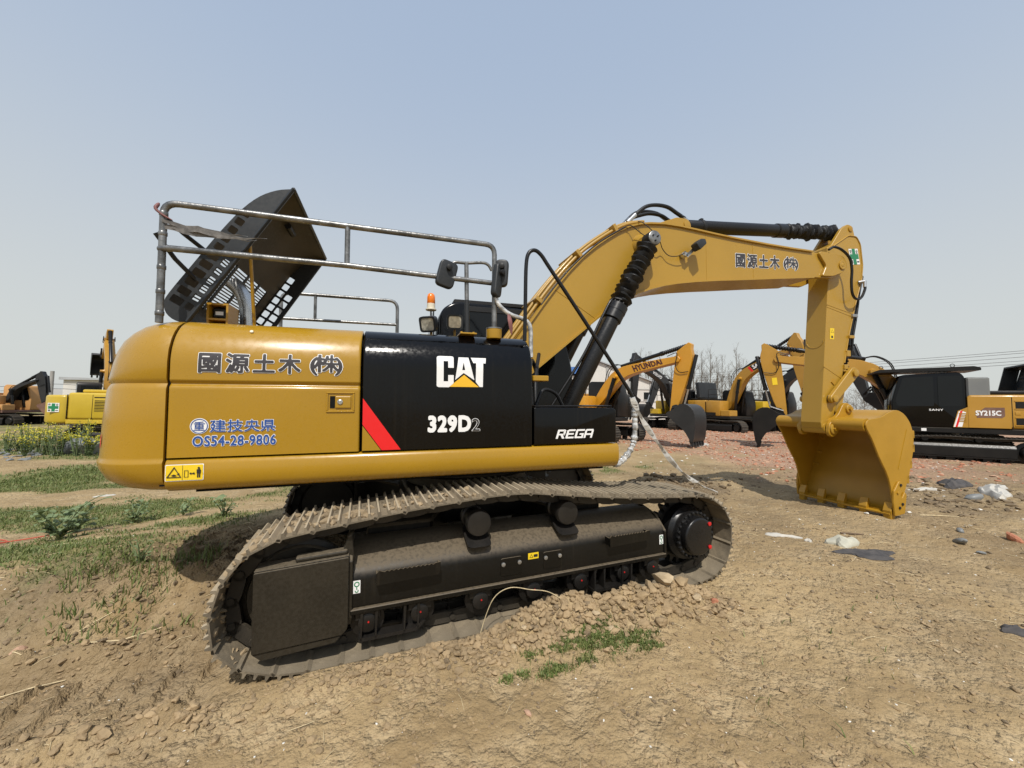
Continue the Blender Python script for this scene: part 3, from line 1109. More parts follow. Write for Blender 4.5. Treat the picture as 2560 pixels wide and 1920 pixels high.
flat('lettering_outline', [word('2', -0.222, -0.155, 1.588, 1.690, 0.030)], 'white_print', tank, SBn(0.0035))
flat('lettering', [word('2', -0.222, -0.155, 1.588, 1.690, 0.008)], 'black_print', tank, SBn(0.006))
def ital(pts, x0, k=0.045):
    return [(x0 + p[0] * 0.088 + k * p[1] * 0.6, 1.497 + p[1] * 0.082) for p in pts]
def S_rega(u, v):
    return (u, -1.3875, v)
LR = [[(0, 0), (0.24, 0), (0.24, 1), (0, 1)], [(0.24, 0.80), (0.85, 0.80), (0.80, 1), (0.24, 1)], [(0.72, 0.42), (0.95, 0.42), (0.95, 0.92), (0.80, 1.0), (0.72, 0.80)], [(0.24, 0.38), (0.95, 0.38), (0.95, 0.54), (0.24, 0.54)], [(0.45, 0.38), (0.72, 0.38), (1.0, 0), (0.72, 0)]]
LE = [[(0.05, 0), (0.24, 0), (0.24, 1), (0.0, 0.9), (0, 0.1)], [(0.24, 0), (0.95, 0), (0.95, 0.19), (0.24, 0.19)], [(0.24, 0.41), (0.85, 0.41), (0.85, 0.59), (0.24, 0.59)], [(0.24, 0.81), (0.95, 0.81), (0.95, 1), (0.24, 1)]]
LG = [[(0.05, 0), (0.24, 0), (0.24, 1), (0.08, 1), (0, 0.9), (0, 0.1)], [(0.24, 0), (1, 0), (1, 0.19), (0.24, 0.19)], [(0.77, 0.19), (1, 0.19), (1, 0.55), (0.77, 0.55)], [(0.5, 0.38), (0.77, 0.38), (0.77, 0.55), (0.5, 0.55)], [(0.24, 0.81), (1, 0.81), (1, 1), (0.24, 1)]]
LA = [[(0, 0), (0.22, 0), (0.22, 1), (0.12, 1), (0, 0.85)], [(0.78, 0), (1, 0), (1, 0.85), (0.9, 1), (0.78, 1)], [(0.22, 0.81), (0.78, 0.81), (0.78, 1), (0.22, 1)], [(0.22, 0.33), (0.78, 0.33), (0.78, 0.52), (0.22, 0.52)]]
flat('lettering', [ital(p, x) for L, x in ((LR, 0.553), (LE, 0.648), (LG, 0.740), (LA, 0.835)) for p in L], 'white_print', sbox, S_rega)

# ---- cab on the far side
mb = MB().prism(round_poly([(-0.36, 1.44), (1.52, 1.44), (1.60, 2.2), (1.38, 3.10), (-0.12, 3.15), (-0.30, 3.02)], [0.05, 0.05, 0.2, 0.18, 0.14, 0.22], 6), 0.32, 1.36)
cab = mb.obj('cab', 'black_gloss', EX, smooth=40, bevel=0.04, segs=3, bang=50)
MB().prism(rrect(-0.02, 1.30, 2.20, 3.05, 0.06), 0.312, 0.320).obj('cab_window', 'glass_dark', cab, bevel=0.003)
MB().prism(rrect(-0.12, 1.34, 3.135, 3.185, 0.02), 0.36, 1.32).obj('cab_roof', 'black_matt', cab, bevel=0.015)
MB().box(0.02, 1.25, 0.300, 0.311, 3.02, 3.09).obj('window_trim', 'black_matt', cab, bevel=0.004)
MB().prism(rrect(0.45, 1.10, 0.52, 1.18, 0.05), 3.188, 3.215, 'z').obj('roof_hatch', 'black_matt', cab, bevel=0.008)
MB().prism([(0.40, 2.35), (1.16, 2.35), (1.16, 3.02), (0.45, 3.02)], -0.378, -0.362, 'x').obj('cab_window', 'glass_dark', cab)

# ---- guard rails, mirrors, lamps on the deck
def elbow(pts, r=0.10, n=5):
    out = [Vector(pts[0])]
    for i in range(1, len(pts) - 1):
        p, a, b = Vector(pts[i]), Vector(pts[i - 1]), Vector(pts[i + 1])
        q = min(r, (a - p).length * 0.49, (b - p).length * 0.49)
        s0, s1 = p + (a - p).normalized() * q, p + (b - p).normalized() * q
        for j in range(n + 1):
            t = j / n
            out.append((1 - t) ** 2 * s0 + 2 * t * (1 - t) * p + t * t * s1)
    out.append(Vector(pts[-1]))
    return out

YR = -1.22
mb = MB()
mb.tube(elbow([(-2.505, YR, 2.41), (-2.505, YR, 3.305), (0.015, YR, 3.295), (0.015, YR, 2.44)], 0.09), 0.024, 10)
mb.tube([(-2.52, YR, 2.952), (-2.45, YR - 0.03, 2.955), (-1.25, YR - 0.005, 2.965), (0.015, YR, 2.935)], 0.023, 10)
mb.tube([(-1.252, YR, 2.96), (-1.252, YR, 3.30)], 0.021, 10)
gr = mb.obj('guard_rail', 'galvanised', EX, smooth=50)
MB().lathe([(0.070, 0), (0.072, 0.012), (0.072, 0.085), (0.055, 0.092), (0.034, 0.094)], (0.012, YR, 2.415), (0, 0, 1), 20).obj('post_socket', 'yellow', gr, smooth=40)
MB().lathe([(0.070, 0), (0.074, 0.004), (0.074, 0.014), (0.05, 0.018)], (0.012, YR, 2.500), (0, 0, 1), 20).obj('collar', 'galvanised', gr, smooth=40)
for z in (2.46, 2.62, 2.80, 3.05, 3.20):
    MB().lathe([(0.024, 0), (0.0275, 0.006), (0.0275, 0.03), (0.024, 0.036)], (-2.505, YR, z), (0, 0, 1), 10).obj('tape_band', 'galvanised', gr, smooth=50)
mb = MB()
mb.tube(spline([(0.015, YR - 0.02, 2.83), (0.05, YR - 0.03, 2.73), (0.15, YR - 0.035, 2.65), (0.30, YR - 0.035, 2.605), (0.355, YR - 0.035, 2.54), (0.362, YR - 0.035, 2.40), (0.357, YR - 0.05, 2.25)], 5), 0.021, 9)
mb.obj('grab_rail', 'wrap_plastic', EX, smooth=50)
mb = MB()
YF = 1.10
mb.tube(elbow([(-2.30, YF, 2.43), (-2.30, YF, 3.285), (-0.82, YF, 3.285), (-0.82, YF, 2.43)], 0.12), 0.024, 10)
mb.tube([(-2.30, YF, 2.94), (-0.82, YF, 2.94)], 0.021, 8)
mb.tube([(-1.89, YF, 2.94), (-1.89, YF, 3.285)], 0.02, 8)
mb.obj('guard_rail', 'galvanised', EX, smooth=50)
# tattered tape and cords on the rear post
mb = MB()
mb.tube([(-2.50, YR, 3.20), (-2.42, YR + 0.1, 3.12), (-2.32, YR + 0.22, 3.04)], 0.016, 6)
mb.tube([(-2.55, YR, 3.07), (-2.47, YR + 0.1, 2.92), (-2.38, YR + 0.22, 2.80)], 0.016, 6)
mb.obj('cord', 'black_matt', gr, smooth=50)
q = random.Random(3)
for k, (z0, dz) in enumerate(((3.155, -0.06), (3.12, -0.04), (3.13, -0.02))):
    pts = [(-2.50 + 0.67 * t * (1 - 0.1 * k), YR - 0.02 + q.uniform(-0.015, 0.015), z0 + dz * math.sin(t * 2.2) + q.uniform(-0.008, 0.008)) for t in [i / 9 for i in range(10)]]
    mb = MB()
    for i in range(9):
        w0, w1 = [0.020 * (1 - abs(2 * (j / 9) - 0.7)) + 0.004 for j in (i, i + 1)]
        a, b = pts[i], pts[i + 1]
        mb.add([(a[0], a[1], a[2] - w0), (b[0], b[1], b[2] - w1), (b[0], b[1] - 0.004, b[2] + w1), (a[0], a[1] - 0.004, a[2] + w0)], [(0, 1, 2, 3)])
    mb.obj('tape', 'tatter', gr)
mb = MB()
mb.tube(spline([(-2.53, YR - 0.01, 3.29), (-2.54, YR - 0.03, 3.24), (-2.50, YR - 0.03, 3.20), (-2.44, YR - 0.02, 3.17)], 4), [0.006, 0.012, 0.013, 0.013, 0.011, 0.010, 0.009, 0.008, 0.008, 0.007, 0.006, 0.004, 0.002], 7)
mb.obj('ribbon', 'red_tag', gr, smooth=60)
mb = MB()
mb.tube(spline([(0.135, YR - 0.06, 2.64), (0.15, YR - 0.065, 2.56), (0.165, YR - 0.06, 2.45)], 4), [0.012, 0.016, 0.02, 0.022, 0.021, 0.02, 0.018, 0.012, 0.003], 7, flat=0.45)
mb.obj('ribbon', 'red_tag', EX, smooth=60)

# mirror post with two mirrors
mb = MB()
mb.tube([(-0.235, -1.20, 2.44), (-0.245, -1.20, 3.10)], 0.020, 10)
mb.tube(spline([(-0.40, -1.20, 3.06), (-0.35, -1.20, 3.10), (-0.245, -1.20, 3.105), (-0.10, -1.20, 3.125), (-0.04, -1.20, 3.11), (-0.005, -1.20, 3.06)], 5), 0.015, 8)
mp_ = mb.obj('mirror_post', 'galvanised', EX, smooth=50)
MB().tube([(-0.2345, -1.20, 2.45), (-0.2385, -1.20, 2.76)], 0.0225, 10).obj('sleeve', 'black_plastic', mp_, smooth=50)
MB().box(-0.31, -0.16, -1.28, -1.06, 2.437, 2.452).obj('base_plate', 'yellow', mp_, bevel=0.004)
for x in (-0.29, -0.18):
    MB().lathe([(0.012, 0), (0.012, 0.012), (0.008, 0.016)], (x, -1.22, 2.452), (0, 0, 1), 6).obj('bolt', 'yellow', mp_)
def mirror(cx, cz, w, h, tilt, yaw, yy=-1.22):
    m = Matrix.Translation((cx, yy, cz)) @ Matrix.Rotation(R(yaw), 4, 'Z') @ Matrix.Rotation(R(tilt), 4, 'Y')
    mb = MB().prism(round_poly([(-w / 2, -h / 2), (w / 2, -h / 2), (w / 2, h / 2), (-w / 2, h / 2)], 0.05, 5), -0.03, 0.03, 'y', m)
    o = mb.obj('mirror', 'black_plastic', EX, smooth=40, bevel=0.014, segs=3, bang=50)
    MB().prism(round_poly([(-w / 2 + .015, -h / 2 + .015), (w / 2 - .015, -h / 2 + .015), (w / 2 - .015, h / 2 - .015), (-w / 2 + .015, h / 2 - .015)], 0.04, 5), 0.031, 0.033, 'y', m).obj('glass', 'steel', o)
    MB().lathe([(0.022, 0), (0.026, 0.01), (0.026, 0.035), (0.012, 0.04)], m @ Vector((0.0, -0.028, h * 0.22)), m.to_3x3() @ Vector((0, -1, 0)), 12).obj('ball_joint', 'black_matt', o, smooth=40)
    return o
mirror(-0.428, 2.975, 0.165, 0.245, 14, 8)
mirror(0.085, 3.035, 0.125, 0.255, 4, -20)
mirror(0.035, 2.955, 0.105, 0.33, 10, 40, -1.25)

def work_lamp(p, yaw, pitch, s=1.0):
    m = Matrix.Translation(p) @ Matrix.Rotation(R(yaw), 4, 'Z') @ Matrix.Rotation(R(pitch), 4, 'X') @ Matrix.Scale(s, 4)
    secs = [(0.075, 0.0, 0.022), (0.075, -0.012, 0.022), (0.068, 0.05, 0.03), (0.045, 0.10, 0.03)]
    mb = MB()
    order = [(0.060, -0.006), (0.060, -0.016), (0.078, -0.016), (0.078, 0.02), (0.070, 0.065), (0.045, 0.105)]
    prev = []
    vs, fs = [], []
    for w, d in order:
        pl = round_poly([(-w, -w * 0.92), (w, -w * 0.92), (w, w * 0.92), (-w, w * 0.92)], w * 0.4, 3)
        vs += [m @ Vector((a, d, b)) for a, b in pl]
    k = len(vs) // len(order)
    for i in range(len(order) - 1):
        for j in range(k):
            fs.append((i * k + j, (i + 1) * k + j, (i + 1) * k + (j + 1) % k, i * k + (j + 1) % k))
    fs.append(tuple(range((len(order) - 1) * k, len(order) * k))[::-1])
    o = mb.add(vs, [f[::-1] for f in fs]).obj('work_lamp', 'black_plastic', EX, smooth=40)
    w = 0.060
    MB().prism(round_poly([(-w, -w * 0.92), (w, -w * 0.92), (w, w * 0.92), (-w, w * 0.92)], w * 0.4, 3), -0.012, -0.006, 'y', m).obj('lens', 'lens', o)
    b0 = m @ Vector((0, 0.05, -0.07))
    MB().tube([b0, (b0.x, b0.y, 2.43)], 0.012, 6).obj('bracket', 'yellow', o)
    return o
work_lamp((-0.56, -0.92, 2.575), -30, 20, 1.05)
work_lamp((-0.30, -0.90, 2.615), -6, 8, 1.0)

bc = MB().lathe([(0.055, 0), (0.06, 0.004), (0.06, 0.014), (0.045, 0.018), (0.045, 0.075), (0.038, 0.078)], (-0.475, -0.30, 2.855), (0, 0, 1), 18).obj('beacon', 'lamp_white', EX, smooth=40)
MB().lathe([(0.042, 0), (0.045, 0.004), (0.044, 0.075), (0.038, 0.100), (0.022, 0.115)], (-0.475, -0.30, 2.931), (0, 0, 1), 18).obj('dome', 'amber', bc, smooth=40)
MB().tube([(-0.475, -0.30, 2.43), (-0.475, -0.30, 2.86)], 0.010, 6).obj('stalk', 'galvanised', bc)

# black hoop handrail over the front steps, its foot wrapped in film
mb = MB()
YH = -1.30
mb.tube(spline([(0.285, YH, 2.40), (0.292, YH, 2.75), (0.300, YH, 3.10), (0.325, YH, 3.225), (0.385, YH, 3.262), (0.45, YH, 3.225), (0.53, YH, 3.12), (0.75, YH, 2.83), (1.10, YH, 2.36), (1.40, YH, 1.945), (1.445, YH, 1.85)], 6), 0.0185, 10)
hoop = mb.obj('handrail', 'black_paint', EX, smooth=50)
mb = MB()
pp = spline([(1.43, YH, 1.88), (1.455, YH, 1.78), (1.462, YH, 1.65), (1.455, YH, 1.50), (1.43, YH, 1.40), (1.37, YH, 1.31), (1.28, YH, 1.235), (1.21, YH, 1.22)], 6)
q = random.Random(5)
mb.tube(pp, [0.026 + q.uniform(-0.004, 0.010) for _ in pp], 9)
mb.obj('film_wrap', 'wrap_plastic', hoop)
pp = spline([(1.425, YH - 0.02, 1.87), (1.50, YH - 0.05, 1.68), (1.66, YH - 0.10, 1.42), (1.86, YH - 0.14, 1.17), (2.06, YH - 0.2, 1.01), (2.24, YH - 0.24, 0.93)], 6)
mb = MB()
for i in range(len(pp) - 1):
    w = [0.030 + 0.012 * math.sin(j * 0.9) if j < 24 else 0.016 for j in (i, i + 1)]
    a, b = pp[i], pp[i + 1]
    fold = 0.012 * math.sin(i * 1.7)
    mb.add([a + Vector((-w[0], 0, 0)), a + Vector((0, -0.02 - fold, 0)), a + Vector((w[0], 0.01, 0.004)), b + Vector((-w[1], 0, 0)), b + Vector((0, -0.02 - fold, 0)), b + Vector((w[1], 0.01, 0.004))], [(0, 3, 4, 1), (1, 4, 5, 2)])
mb.obj('loose_film', 'clear_film', hoop, smooth=60)
MB().box(0.345, 0.50, -1.36, -1.15, 2.025, 2.075).obj('step', 'yellow', EX, bevel=0.006)
mb = MB()
mb.tube(spline([(0.45, -1.15, 1.80), (0.55, -1.10, 1.95), (0.70, -1.05, 1.92), (0.80, -1.00, 1.80)], 6), 0.018, 7)
mb.tube(spline([(0.40, -1.0, 1.80), (0.42, -0.9, 2.10), (0.50, -0.7, 2.25), (0.62, -0.5, 2.15)], 6), 0.022, 7)
mb.tube(spline([(0.48, -0.95, 1.80), (0.50, -0.85, 2.15), (0.62, -0.6, 2.30), (0.75, -0.45, 2.10)], 6), 0.022, 7)
mb.tube(spline([(0.40, -0.85, 1.5), (0.45, -0.75, 2.20), (0.60, -0.45, 2.42)], 6), 0.022, 7)
mb.tube(spline([(0.56, -0.90, 1.5), (0.60, -0.75, 2.05), (0.78, -0.40, 2.40)], 6), 0.022, 7)
mb.obj('hose_bundle', 'rubber', EX, smooth=60)

# ---- open engine hood
HO = Vector((-2.42, 0, 2.46))
HU, HN = Vector((0.515, 0, 0.857)), Vector((-0.857, 0, 0.515))
def HP(u, y, nn):
    p = HO + HU * u + HN * nn
    return (p.x, y, p.z)
prof = [(0, 0), (-0.035, 0.07), (-0.02, 0.15), (0.04, 0.205), (0.12, 0.222), (0.40, 0.222), (0.75, 0.218), (1.00, 0.200), (1.17, 0.160), (1.29, 0.095), (1.36, 0.03), (1.385, 0)]
prof2 = [(p.x, p.y) for p in spline([(a, b, 0) for a, b in prof], 3)]
holes = []
for k in range(11):
    u0 = 0.075 + 0.088 * k
    if k < 6:
        holes.append(rrect(u0, u0 + 0.062, 0.105, 0.195, 0.012))
        holes.append(rrect(u0, u0 + 0.062, 0.030, 0.082, 0.012))
    else:
        holes.append(rrect(u0, u0 + 0.060, 0.125, 0.190, 0.012))
hood = holed(prof2, holes, lambda u, v, w: HP(u, -1.02 + w, v), 0.018, 'engine_hood', 'black_plastic', EX)
fholes = []
for k in range(9):
    u0 = 0.07 + 0.10 * k
    fholes.append(rrect(u0, u0 + 0.075, 0.125, 0.195, 0.012))
    if k < 7:
        fholes.append(rrect(u0, u0 + 0.075, 0.030, 0.105, 0.012))
holed(prof2, fholes, lambda u, v, w: HP(u, 0.65 - w, v), 0.018, 'side_wall', 'black_plastic', hood)
# the top skin between the two side walls
def skin(u0, u1, y0, y1, name='top_skin', mat='black_plastic'):
    pts = [p for p in prof2[1:-1] if u0 - 1e-6 <= p[0] <= u1 + 1e-6]
    return pts
mb = MB()
def sweep(pts, y0, y1, th=0.014):
    k = len(pts)
    vs = []
    for y in (y0, y1):
        for i, (u, v) in enumerate(pts):
            vs.append(HP(u, y, v))
        for i, (u, v) in enumerate(pts):
            a, b = pts[max(0, i - 1)], pts[min(k - 1, i + 1)]
            t = Vector((b[0] - a[0], b[1] - a[1])).normalized()
            vs.append(HP(u + t.y * th, y, v - t.x * th))
    fs = []
    for i in range(k - 1):
        fs.append((i, i + 1, 2 * k + i + 1, 2 * k + i))
        fs.append((k + i + 1, k + i, 3 * k + i, 3 * k + i + 1))
    fs.append((0, k, k + k - 1, k - 1)) if False else None
    mb.add(vs, fs)
full = prof2
iu = [i for i, p in enumerate(full) if p[1] > 0.2]
lo = [p for p in full[:] if p[0] <= 0.12 and full.index(p) < len(full) // 2] + [(0.14, 0.2225)]
hi = [(0.62, 0.2205)] + [p for p in full if p[0] > 0.63]
mid = [(0.14, 0.2225), (0.38, 0.2225), (0.62, 0.2205)]
sweep(lo, -1.005, 0.635)
sweep(hi, -1.005, 0.635)
sweep(mid, -1.005, -0.78)
sweep(mid, 0.42, 0.635)
mb.obj('top_skin', 'plastic_inside', hood, smooth=50)
mb = MB()
for k in range(16):
    u0 = 0.15 + 0.029 * k
    a, b = Vector(HP(u0, 0, 0.213)), Vector(HP(u0 + 0.013, 0, 0.221))
    mb.prism([(a.x, a.z), (Vector(HP(u0 + 0.013, 0, 0.213))).xz[:], (b.x, b.z), (Vector(HP(u0, 0, 0.221))).xz[:]], -0.78, 0.42)
for y in (-0.50, -0.20, 0.12):
    mb.prism([Vector(HP(0.13, 0, 0.198)).xz[:], Vector(HP(0.63, 0, 0.198)).xz[:], Vector(HP(0.63, 0, 0.214)).xz[:], Vector(HP(0.13, 0, 0.214)).xz[:]], y, y + 0.03)
mb.obj('grille', 'black_plastic', hood)
mb = MB()
rim = [(0.0, 0.0), (1.385, 0.0)]
mb.tube([HP(0, -1.02, 0), HP(1.385, -1.02, 0)], 0.016, 6)
mb.tube([HP(1.385, -1.02, 0), HP(1.385, 0.65, 0)], 0.018, 6)
mb.tube([HP(1.385, 0.65, 0), HP(0, 0.65, 0)], 0.016, 6)
mb.tube([HP(0, -1.02, 0), HP(0, 0.65, 0)], 0.016, 6)
mb.obj('rim', 'black_plastic', hood, smooth=60)
MB().tube([HP(1.22, -0.45, 0.10), HP(1.22, -0.25, 0.10)], 0.03, 8).obj('catch', 'black_matt', hood)
MB().tube([HP(0.80, -0.99, 0.02), (-2.02, -0.82, 2.43)], 0.014, 8).obj('prop', 'yellow', hood, smooth=50)
MB().box(-2.05, -1.98, -0.86, -0.78, 2.43, 2.475).obj('prop_foot', 'yellow', hood, bevel=0.006)
mb = MB()
ep = spline([(-2.175, -0.50, 2.40), (-2.175, -0.50, 2.62), (-2.19, -0.50, 2.74), (-2.24, -0.50, 2.86), (-2.31, -0.50, 2.94)], 6)
mb.tube(ep, 0.062, 16, caps=False)
mb.tube([p for p in ep[::-1]], 0.056, 16, caps=False)
mb.obj('exhaust_pipe', 'steel', EX, smooth=60)
mb = MB()
for z0, z1 in ((2.50, 2.515), (2.625, 2.64), (2.436, 2.45)):
    mb.box(-2.325, -2.175, -0.95, -0.72, z0, z1)
mb.box(-2.325, -2.310, -0.949, -0.72, 2.515, 2.625)
mb.box(-2.190, -2.175, -0.949, -0.72, 2.515, 2.625)
mb.box(-2.325, -2.175, -0.735, -0.72, 2.437, 2.64)
mb.box(-2.323, -2.309, -0.947, -0.73, 2.45, 2.50)
mb.box(-2.191, -2.177, -0.947, -0.73, 2.45, 2.50)
bx = mb.obj('bracket_box', 'yellow_worn', EX)
MB().box(-2.30, -2.20, -0.90, -0.80, 2.525, 2.61).obj('solenoid', 'black_matt', bx, bevel=0.01)
MB().box(-2.28, -2.225, -0.903, -0.901, 2.55, 2.58).obj('tag', 'white_print', bx)

# ---- boom
top = [(0.00, 1.95), (0.20, 2.10), (0.45, 2.42), (0.70, 2.77), (0.90, 3.05), (1.06, 3.26), (1.25, 3.49), (1.44, 3.69), (1.62, 3.845), (1.79, 3.97), (1.97, 4.09), (2.14, 4.18), (2.31, 4.235), (2.47, 4.265), (2.70, 4.290), (2.95, 4.292), (3.2, 4.282), (3.6, 4.262), (3.96, 4.248), (4.56, 4.236), (5.10, 4.234), (5.54, 4.240)]
bot = [(5.54, 3.835), (4.7, 3.735), (3.94, 3.640), (3.64, 3.605), (3.2, 3.545), (2.88, 3.490), (2.66, 3.440), (2.46, 3.380), (2.25, 3.300), (2.06, 3.205), (1.87, 3.095), (1.73, 2.995), (1.60, 2.895), (1.20, 2.575), (0.73, 2.195), (0.40, 1.92), (0.12, 1.72), (-0.08, 1.72)]
mb = MB().prism(top + bot, -0.275, 0.275)
boom = mb.obj('boom', 'yellow_arm', EX, smooth=25)
def strip(path, y0, y1, th):
    """a flange plate following a path in the boom's plane"""
    mb = MB()
    k = len(path)
    vs = []
    for i, p in enumerate(path):
        a, b = path[max(0, i - 1)], path[min(k - 1, i + 1)]
        t = Vector((b[0] - a[0], b[1] - a[1])).normalized()
        nx, nz = -t.y, t.x
        for y in (y0, y1):
            vs += [(p[0] - nx * 0.003, y, p[1] - nz * 0.003), (p[0] + nx * th, y, p[1] + nz * th)]
    fs = []
    for i in range(k - 1):
        a, b = i * 4, (i + 1) * 4
        for q, w in ((0, 2), (2, 3), (3, 1), (1, 0)):
            fs.append((a + q, b + q, b + w, a + w))
    fs += [(0, 1, 3, 2), ((k - 1) * 4, (k - 1) * 4 + 2, (k - 1) * 4 + 3, (k - 1) * 4 + 1)]
    mb.add(vs, fs)
    return mb
strip(top, -0.305, 0.305, 0.020).obj('top_plate', 'yellow_arm', boom, smooth=25)
strip(bot, -0.305, 0.305, 0.020).obj('bottom_plate', 'yellow_arm', boom, smooth=25)
# weld seams on the boom side
for a, b in (((3.42, 4.265), (3.42, 3.585)), ((4.30, 4.235), (4.30, 3.69)), ((1.05, 3.23), (1.60, 2.91))):
    MB().tube([(a[0], -0.275, a[1]), (b[0], -0.275, b[1])], 0.005, 5, caps=False).obj('weld', 'yellow_arm', boom)
# nose fork
nose = [(5.50, 3.835), (5.72, 3.850), (5.80, 4.00), (5.755, 4.13), (5.68, 4.235), (5.55, 4.240)]
mb = MB()
for s in (-1, 1):
    mb.prism([(5.50, 3.835), (5.74, 3.845), (5.98, 3.86), (6.19, 3.945), (6.275, 4.02), (6.30, 4.09), (6.275, 4.175), (6.20, 4.245), (6.00, 4.262), (5.50, 4.240)], s * 0.205, s * 0.272)
mb.box(5.44, 5.60, -0.204, 0.204, 3.85, 4.225)
mb.obj('nose_fork', 'yellow_arm', boom, bevel=0.006)
for s in (-1, 1):
    MB().prism(round_poly([(5.715, 3.862), (5.95, 3.880), (6.165, 3.955), (6.285, 4.03), (6.29, 4.15), (6.20, 4.245), (5.93, 4.268), (5.695, 4.262), (5.655, 4.225), (5.80, 4.055), (5.80, 4.02)], [0.03, 0.05, 0.05, 0.08, 0.08, 0.05, 0.05, 0.02, 0.02, 0.02, 0.02], 3), s * 0.273, s * 0.315).obj('cheek_plate', 'yellow_arm', boom, bevel=0.006)
for s in (-1, 1):
    MB().lathe([(0.075, 0), (0.075, 0.018), (0.062, 0.022), (0.04, 0.016), (0.03, 0.022)], (6.165, s * 0.314, 4.085), (0, s, 0), 20).obj('pin', 'yellow_arm', boom, smooth=40)
# lugs of the stick cylinder on the boom
mb = MB()
for s in (-1, 1):
    mb.prism(round_poly([(2.45, 4.26), (2.90, 4.44), (2.98, 4.475), (3.17, 4.475), (3.225, 4.42), (3.225, 4.275), (3.0, 4.26)], [0, 0.03, 0.03, 0.04, 0.04, 0.02, 0], 3), s * 0.165, s * 0.205)
mb.obj('cylinder_lug', 'yellow_arm', boom, bevel=0.005)
for s in (-1, 1):
    MB().lathe([(0.05, 0), (0.05, 0.012), (0.036, 0.014)], (3.145, s * 0.205, 4.395), (0, s, 0), 16).obj('pin', 'yellow_arm', boom, smooth=40)
# boom lettering
SBm = lambda off: (lambda u, v: (u, -0.275 - off, v))
def skewed(sh, x0, x1, dz):
    V, F = sh
    return ([(p[0], p[1] + dz * (p[0] - x0) / (x1 - x0)) for p in V], F)
for txt, x0, x1, bo, ha, sp_, m in (('國源土木', 3.965, 4.83, 0.036, 0.066, 1.22, 0), ('(株)', 4.92, 5.225, 0.028, 0.058, 0.66, 1)):
    dz = 0.075 * (x1 - x0) / 1.26
    z0 = 3.835 + 0.075 * (x0 - 3.965) / 1.26
    flat('lettering_outline', [skewed(word(txt, x0, x1, z0, z0 + 0.205, ha, sp_), x0, x1, dz)], 'white_print', boom, SBm(0.003))
    flat('lettering', [skewed(word(txt, x0, x1, z0, z0 + 0.205, bo, sp_), x0, x1, dz)], 'ink_print', boom, SBm(0.0055))

# steel pipes along the back of the boom and the hoses over its crown
def off_top(d, i0, i1):
    out = []
    for i in range(i0, i1):
        a, b = top[max(0, i - 1)], top[min(len(top) - 1, i + 1)]
        t = Vector((b[0] - a[0], b[1] - a[1])).normalized()
        out.append((top[i][0] - t.y * d, top[i][1] + t.x * d))
    return out
for y, d, r, i1 in ((-0.22, 0.060, 0.021, 13), (-0.15, 0.095, 0.021, 14), (0.10, 0.085, 0.024, 14), (0.22, 0.075, 0.024, 13)):
    p = off_top(d, 2, i1)
    MB().tube(spline([(a, y, b) for a, b in p], 3), r, 8).obj('oil_pipe', 'yellow_pipe', boom, smooth=60)
for i in (4, 7, 10):
    a, b = top[i - 1], top[i + 1]
    ang = math.atan2(b[1] - a[1], b[0] - a[0])
    m = Matrix.Translation((top[i][0], 0, top[i][1])) @ Matrix.Rotation(-ang, 4, 'Y')
    MB().box(-0.025, 0.025, -0.27, 0.27, 0.02, 0.125, m).obj('pipe_clamp', 'yellow_pipe', boom, bevel=0.004)
for y, h, s in ((-0.11, 0.0, 0), (0.03, -0.06, 1), (0.13, 0.02, 0)):
    pts = [(2.22, y, 4.33), (2.35, y, 4.46), (2.52, y, 4.60 + h), (2.70, y, 4.655 + h), (2.90, y, 4.655 + h), (3.06, y, 4.59 + h), (3.20, y, 4.53 + h * 0.3)]
    MB().tube(spline(pts, 5), 0.027, 8).obj('hose', 'rubber', boom, smooth=60)
    MB().cyl(pts[0], pts[1], 0.030, 10).obj('hose_fitting', 'steel', boom, smooth=40)
    MB().cyl((3.14, y, 4.558 + h * 0.45), (3.25, y, 4.50), 0.026, 10).obj('hose_fitting', 'steel', boom, smooth=40)
# thin electric wires on the boom side
def wire(pts, r=0.006, name='wire', mat='rubber', par=None):
    return MB().tube(spline(pts, 6), r, 5).obj(name, mat, par or boom, smooth=60)
wire([(2.05, -0.31, 4.16), (2.12, -0.34, 4.17), (2.22, -0.40, 4.06), (2.28, -0.46, 3.98)])
wire([(2.25, -0.31, 4.26), (2.30, -0.36, 4.22), (2.42, -0.42, 4.08), (2.52, -0.40, 3.99), (2.62, -0.33, 3.92), (2.72, -0.33, 3.84), (2.85, -0.35, 3.84), (2.95, -0.37, 3.885)])
for k in range(6):
    x0 = 1.05 + 0.07 * k
wire([(0.85, -0.30, 3.02), (1.05, -0.305, 3.29), (1.30, -0.305, 3.575), (1.65, -0.305, 3.895), (2.05, -0.31, 4.16)], 0.009)
# boom lamp
m = Matrix.Translation((3.12, -0.43, 3.985)) @ Matrix.Rotation(R(-38), 4, 'Y')
MB().prism(round_poly([(-0.05, -0.055), (0.10, -0.045), (0.12, 0.02), (0.06, 0.06), (-0.05, 0.055)], 0.015, 2), -0.06, 0.06, 'y', m).obj('boom_lamp', 'black_plastic', boom, bevel=0.012, segs=2, smooth=40)
m2 = Matrix.Translation((2.985, -0.33, 3.885)) @ Matrix.Rotation(R(-38), 4, 'Y')
mb = MB()
mb.box(-0.035, 0.035, -0.012, 0.045, -0.035, 0.035, m2)
mb.prism([(2.97, 3.86), (3.0, 3.83), (3.13, 3.95), (3.10, 3.985)], -0.375, -0.365)
mb.box(2.96, 3.01, -0.375, -0.285, 3.85, 3.90)
mb.obj('lamp_bracket', 'steel', boom)

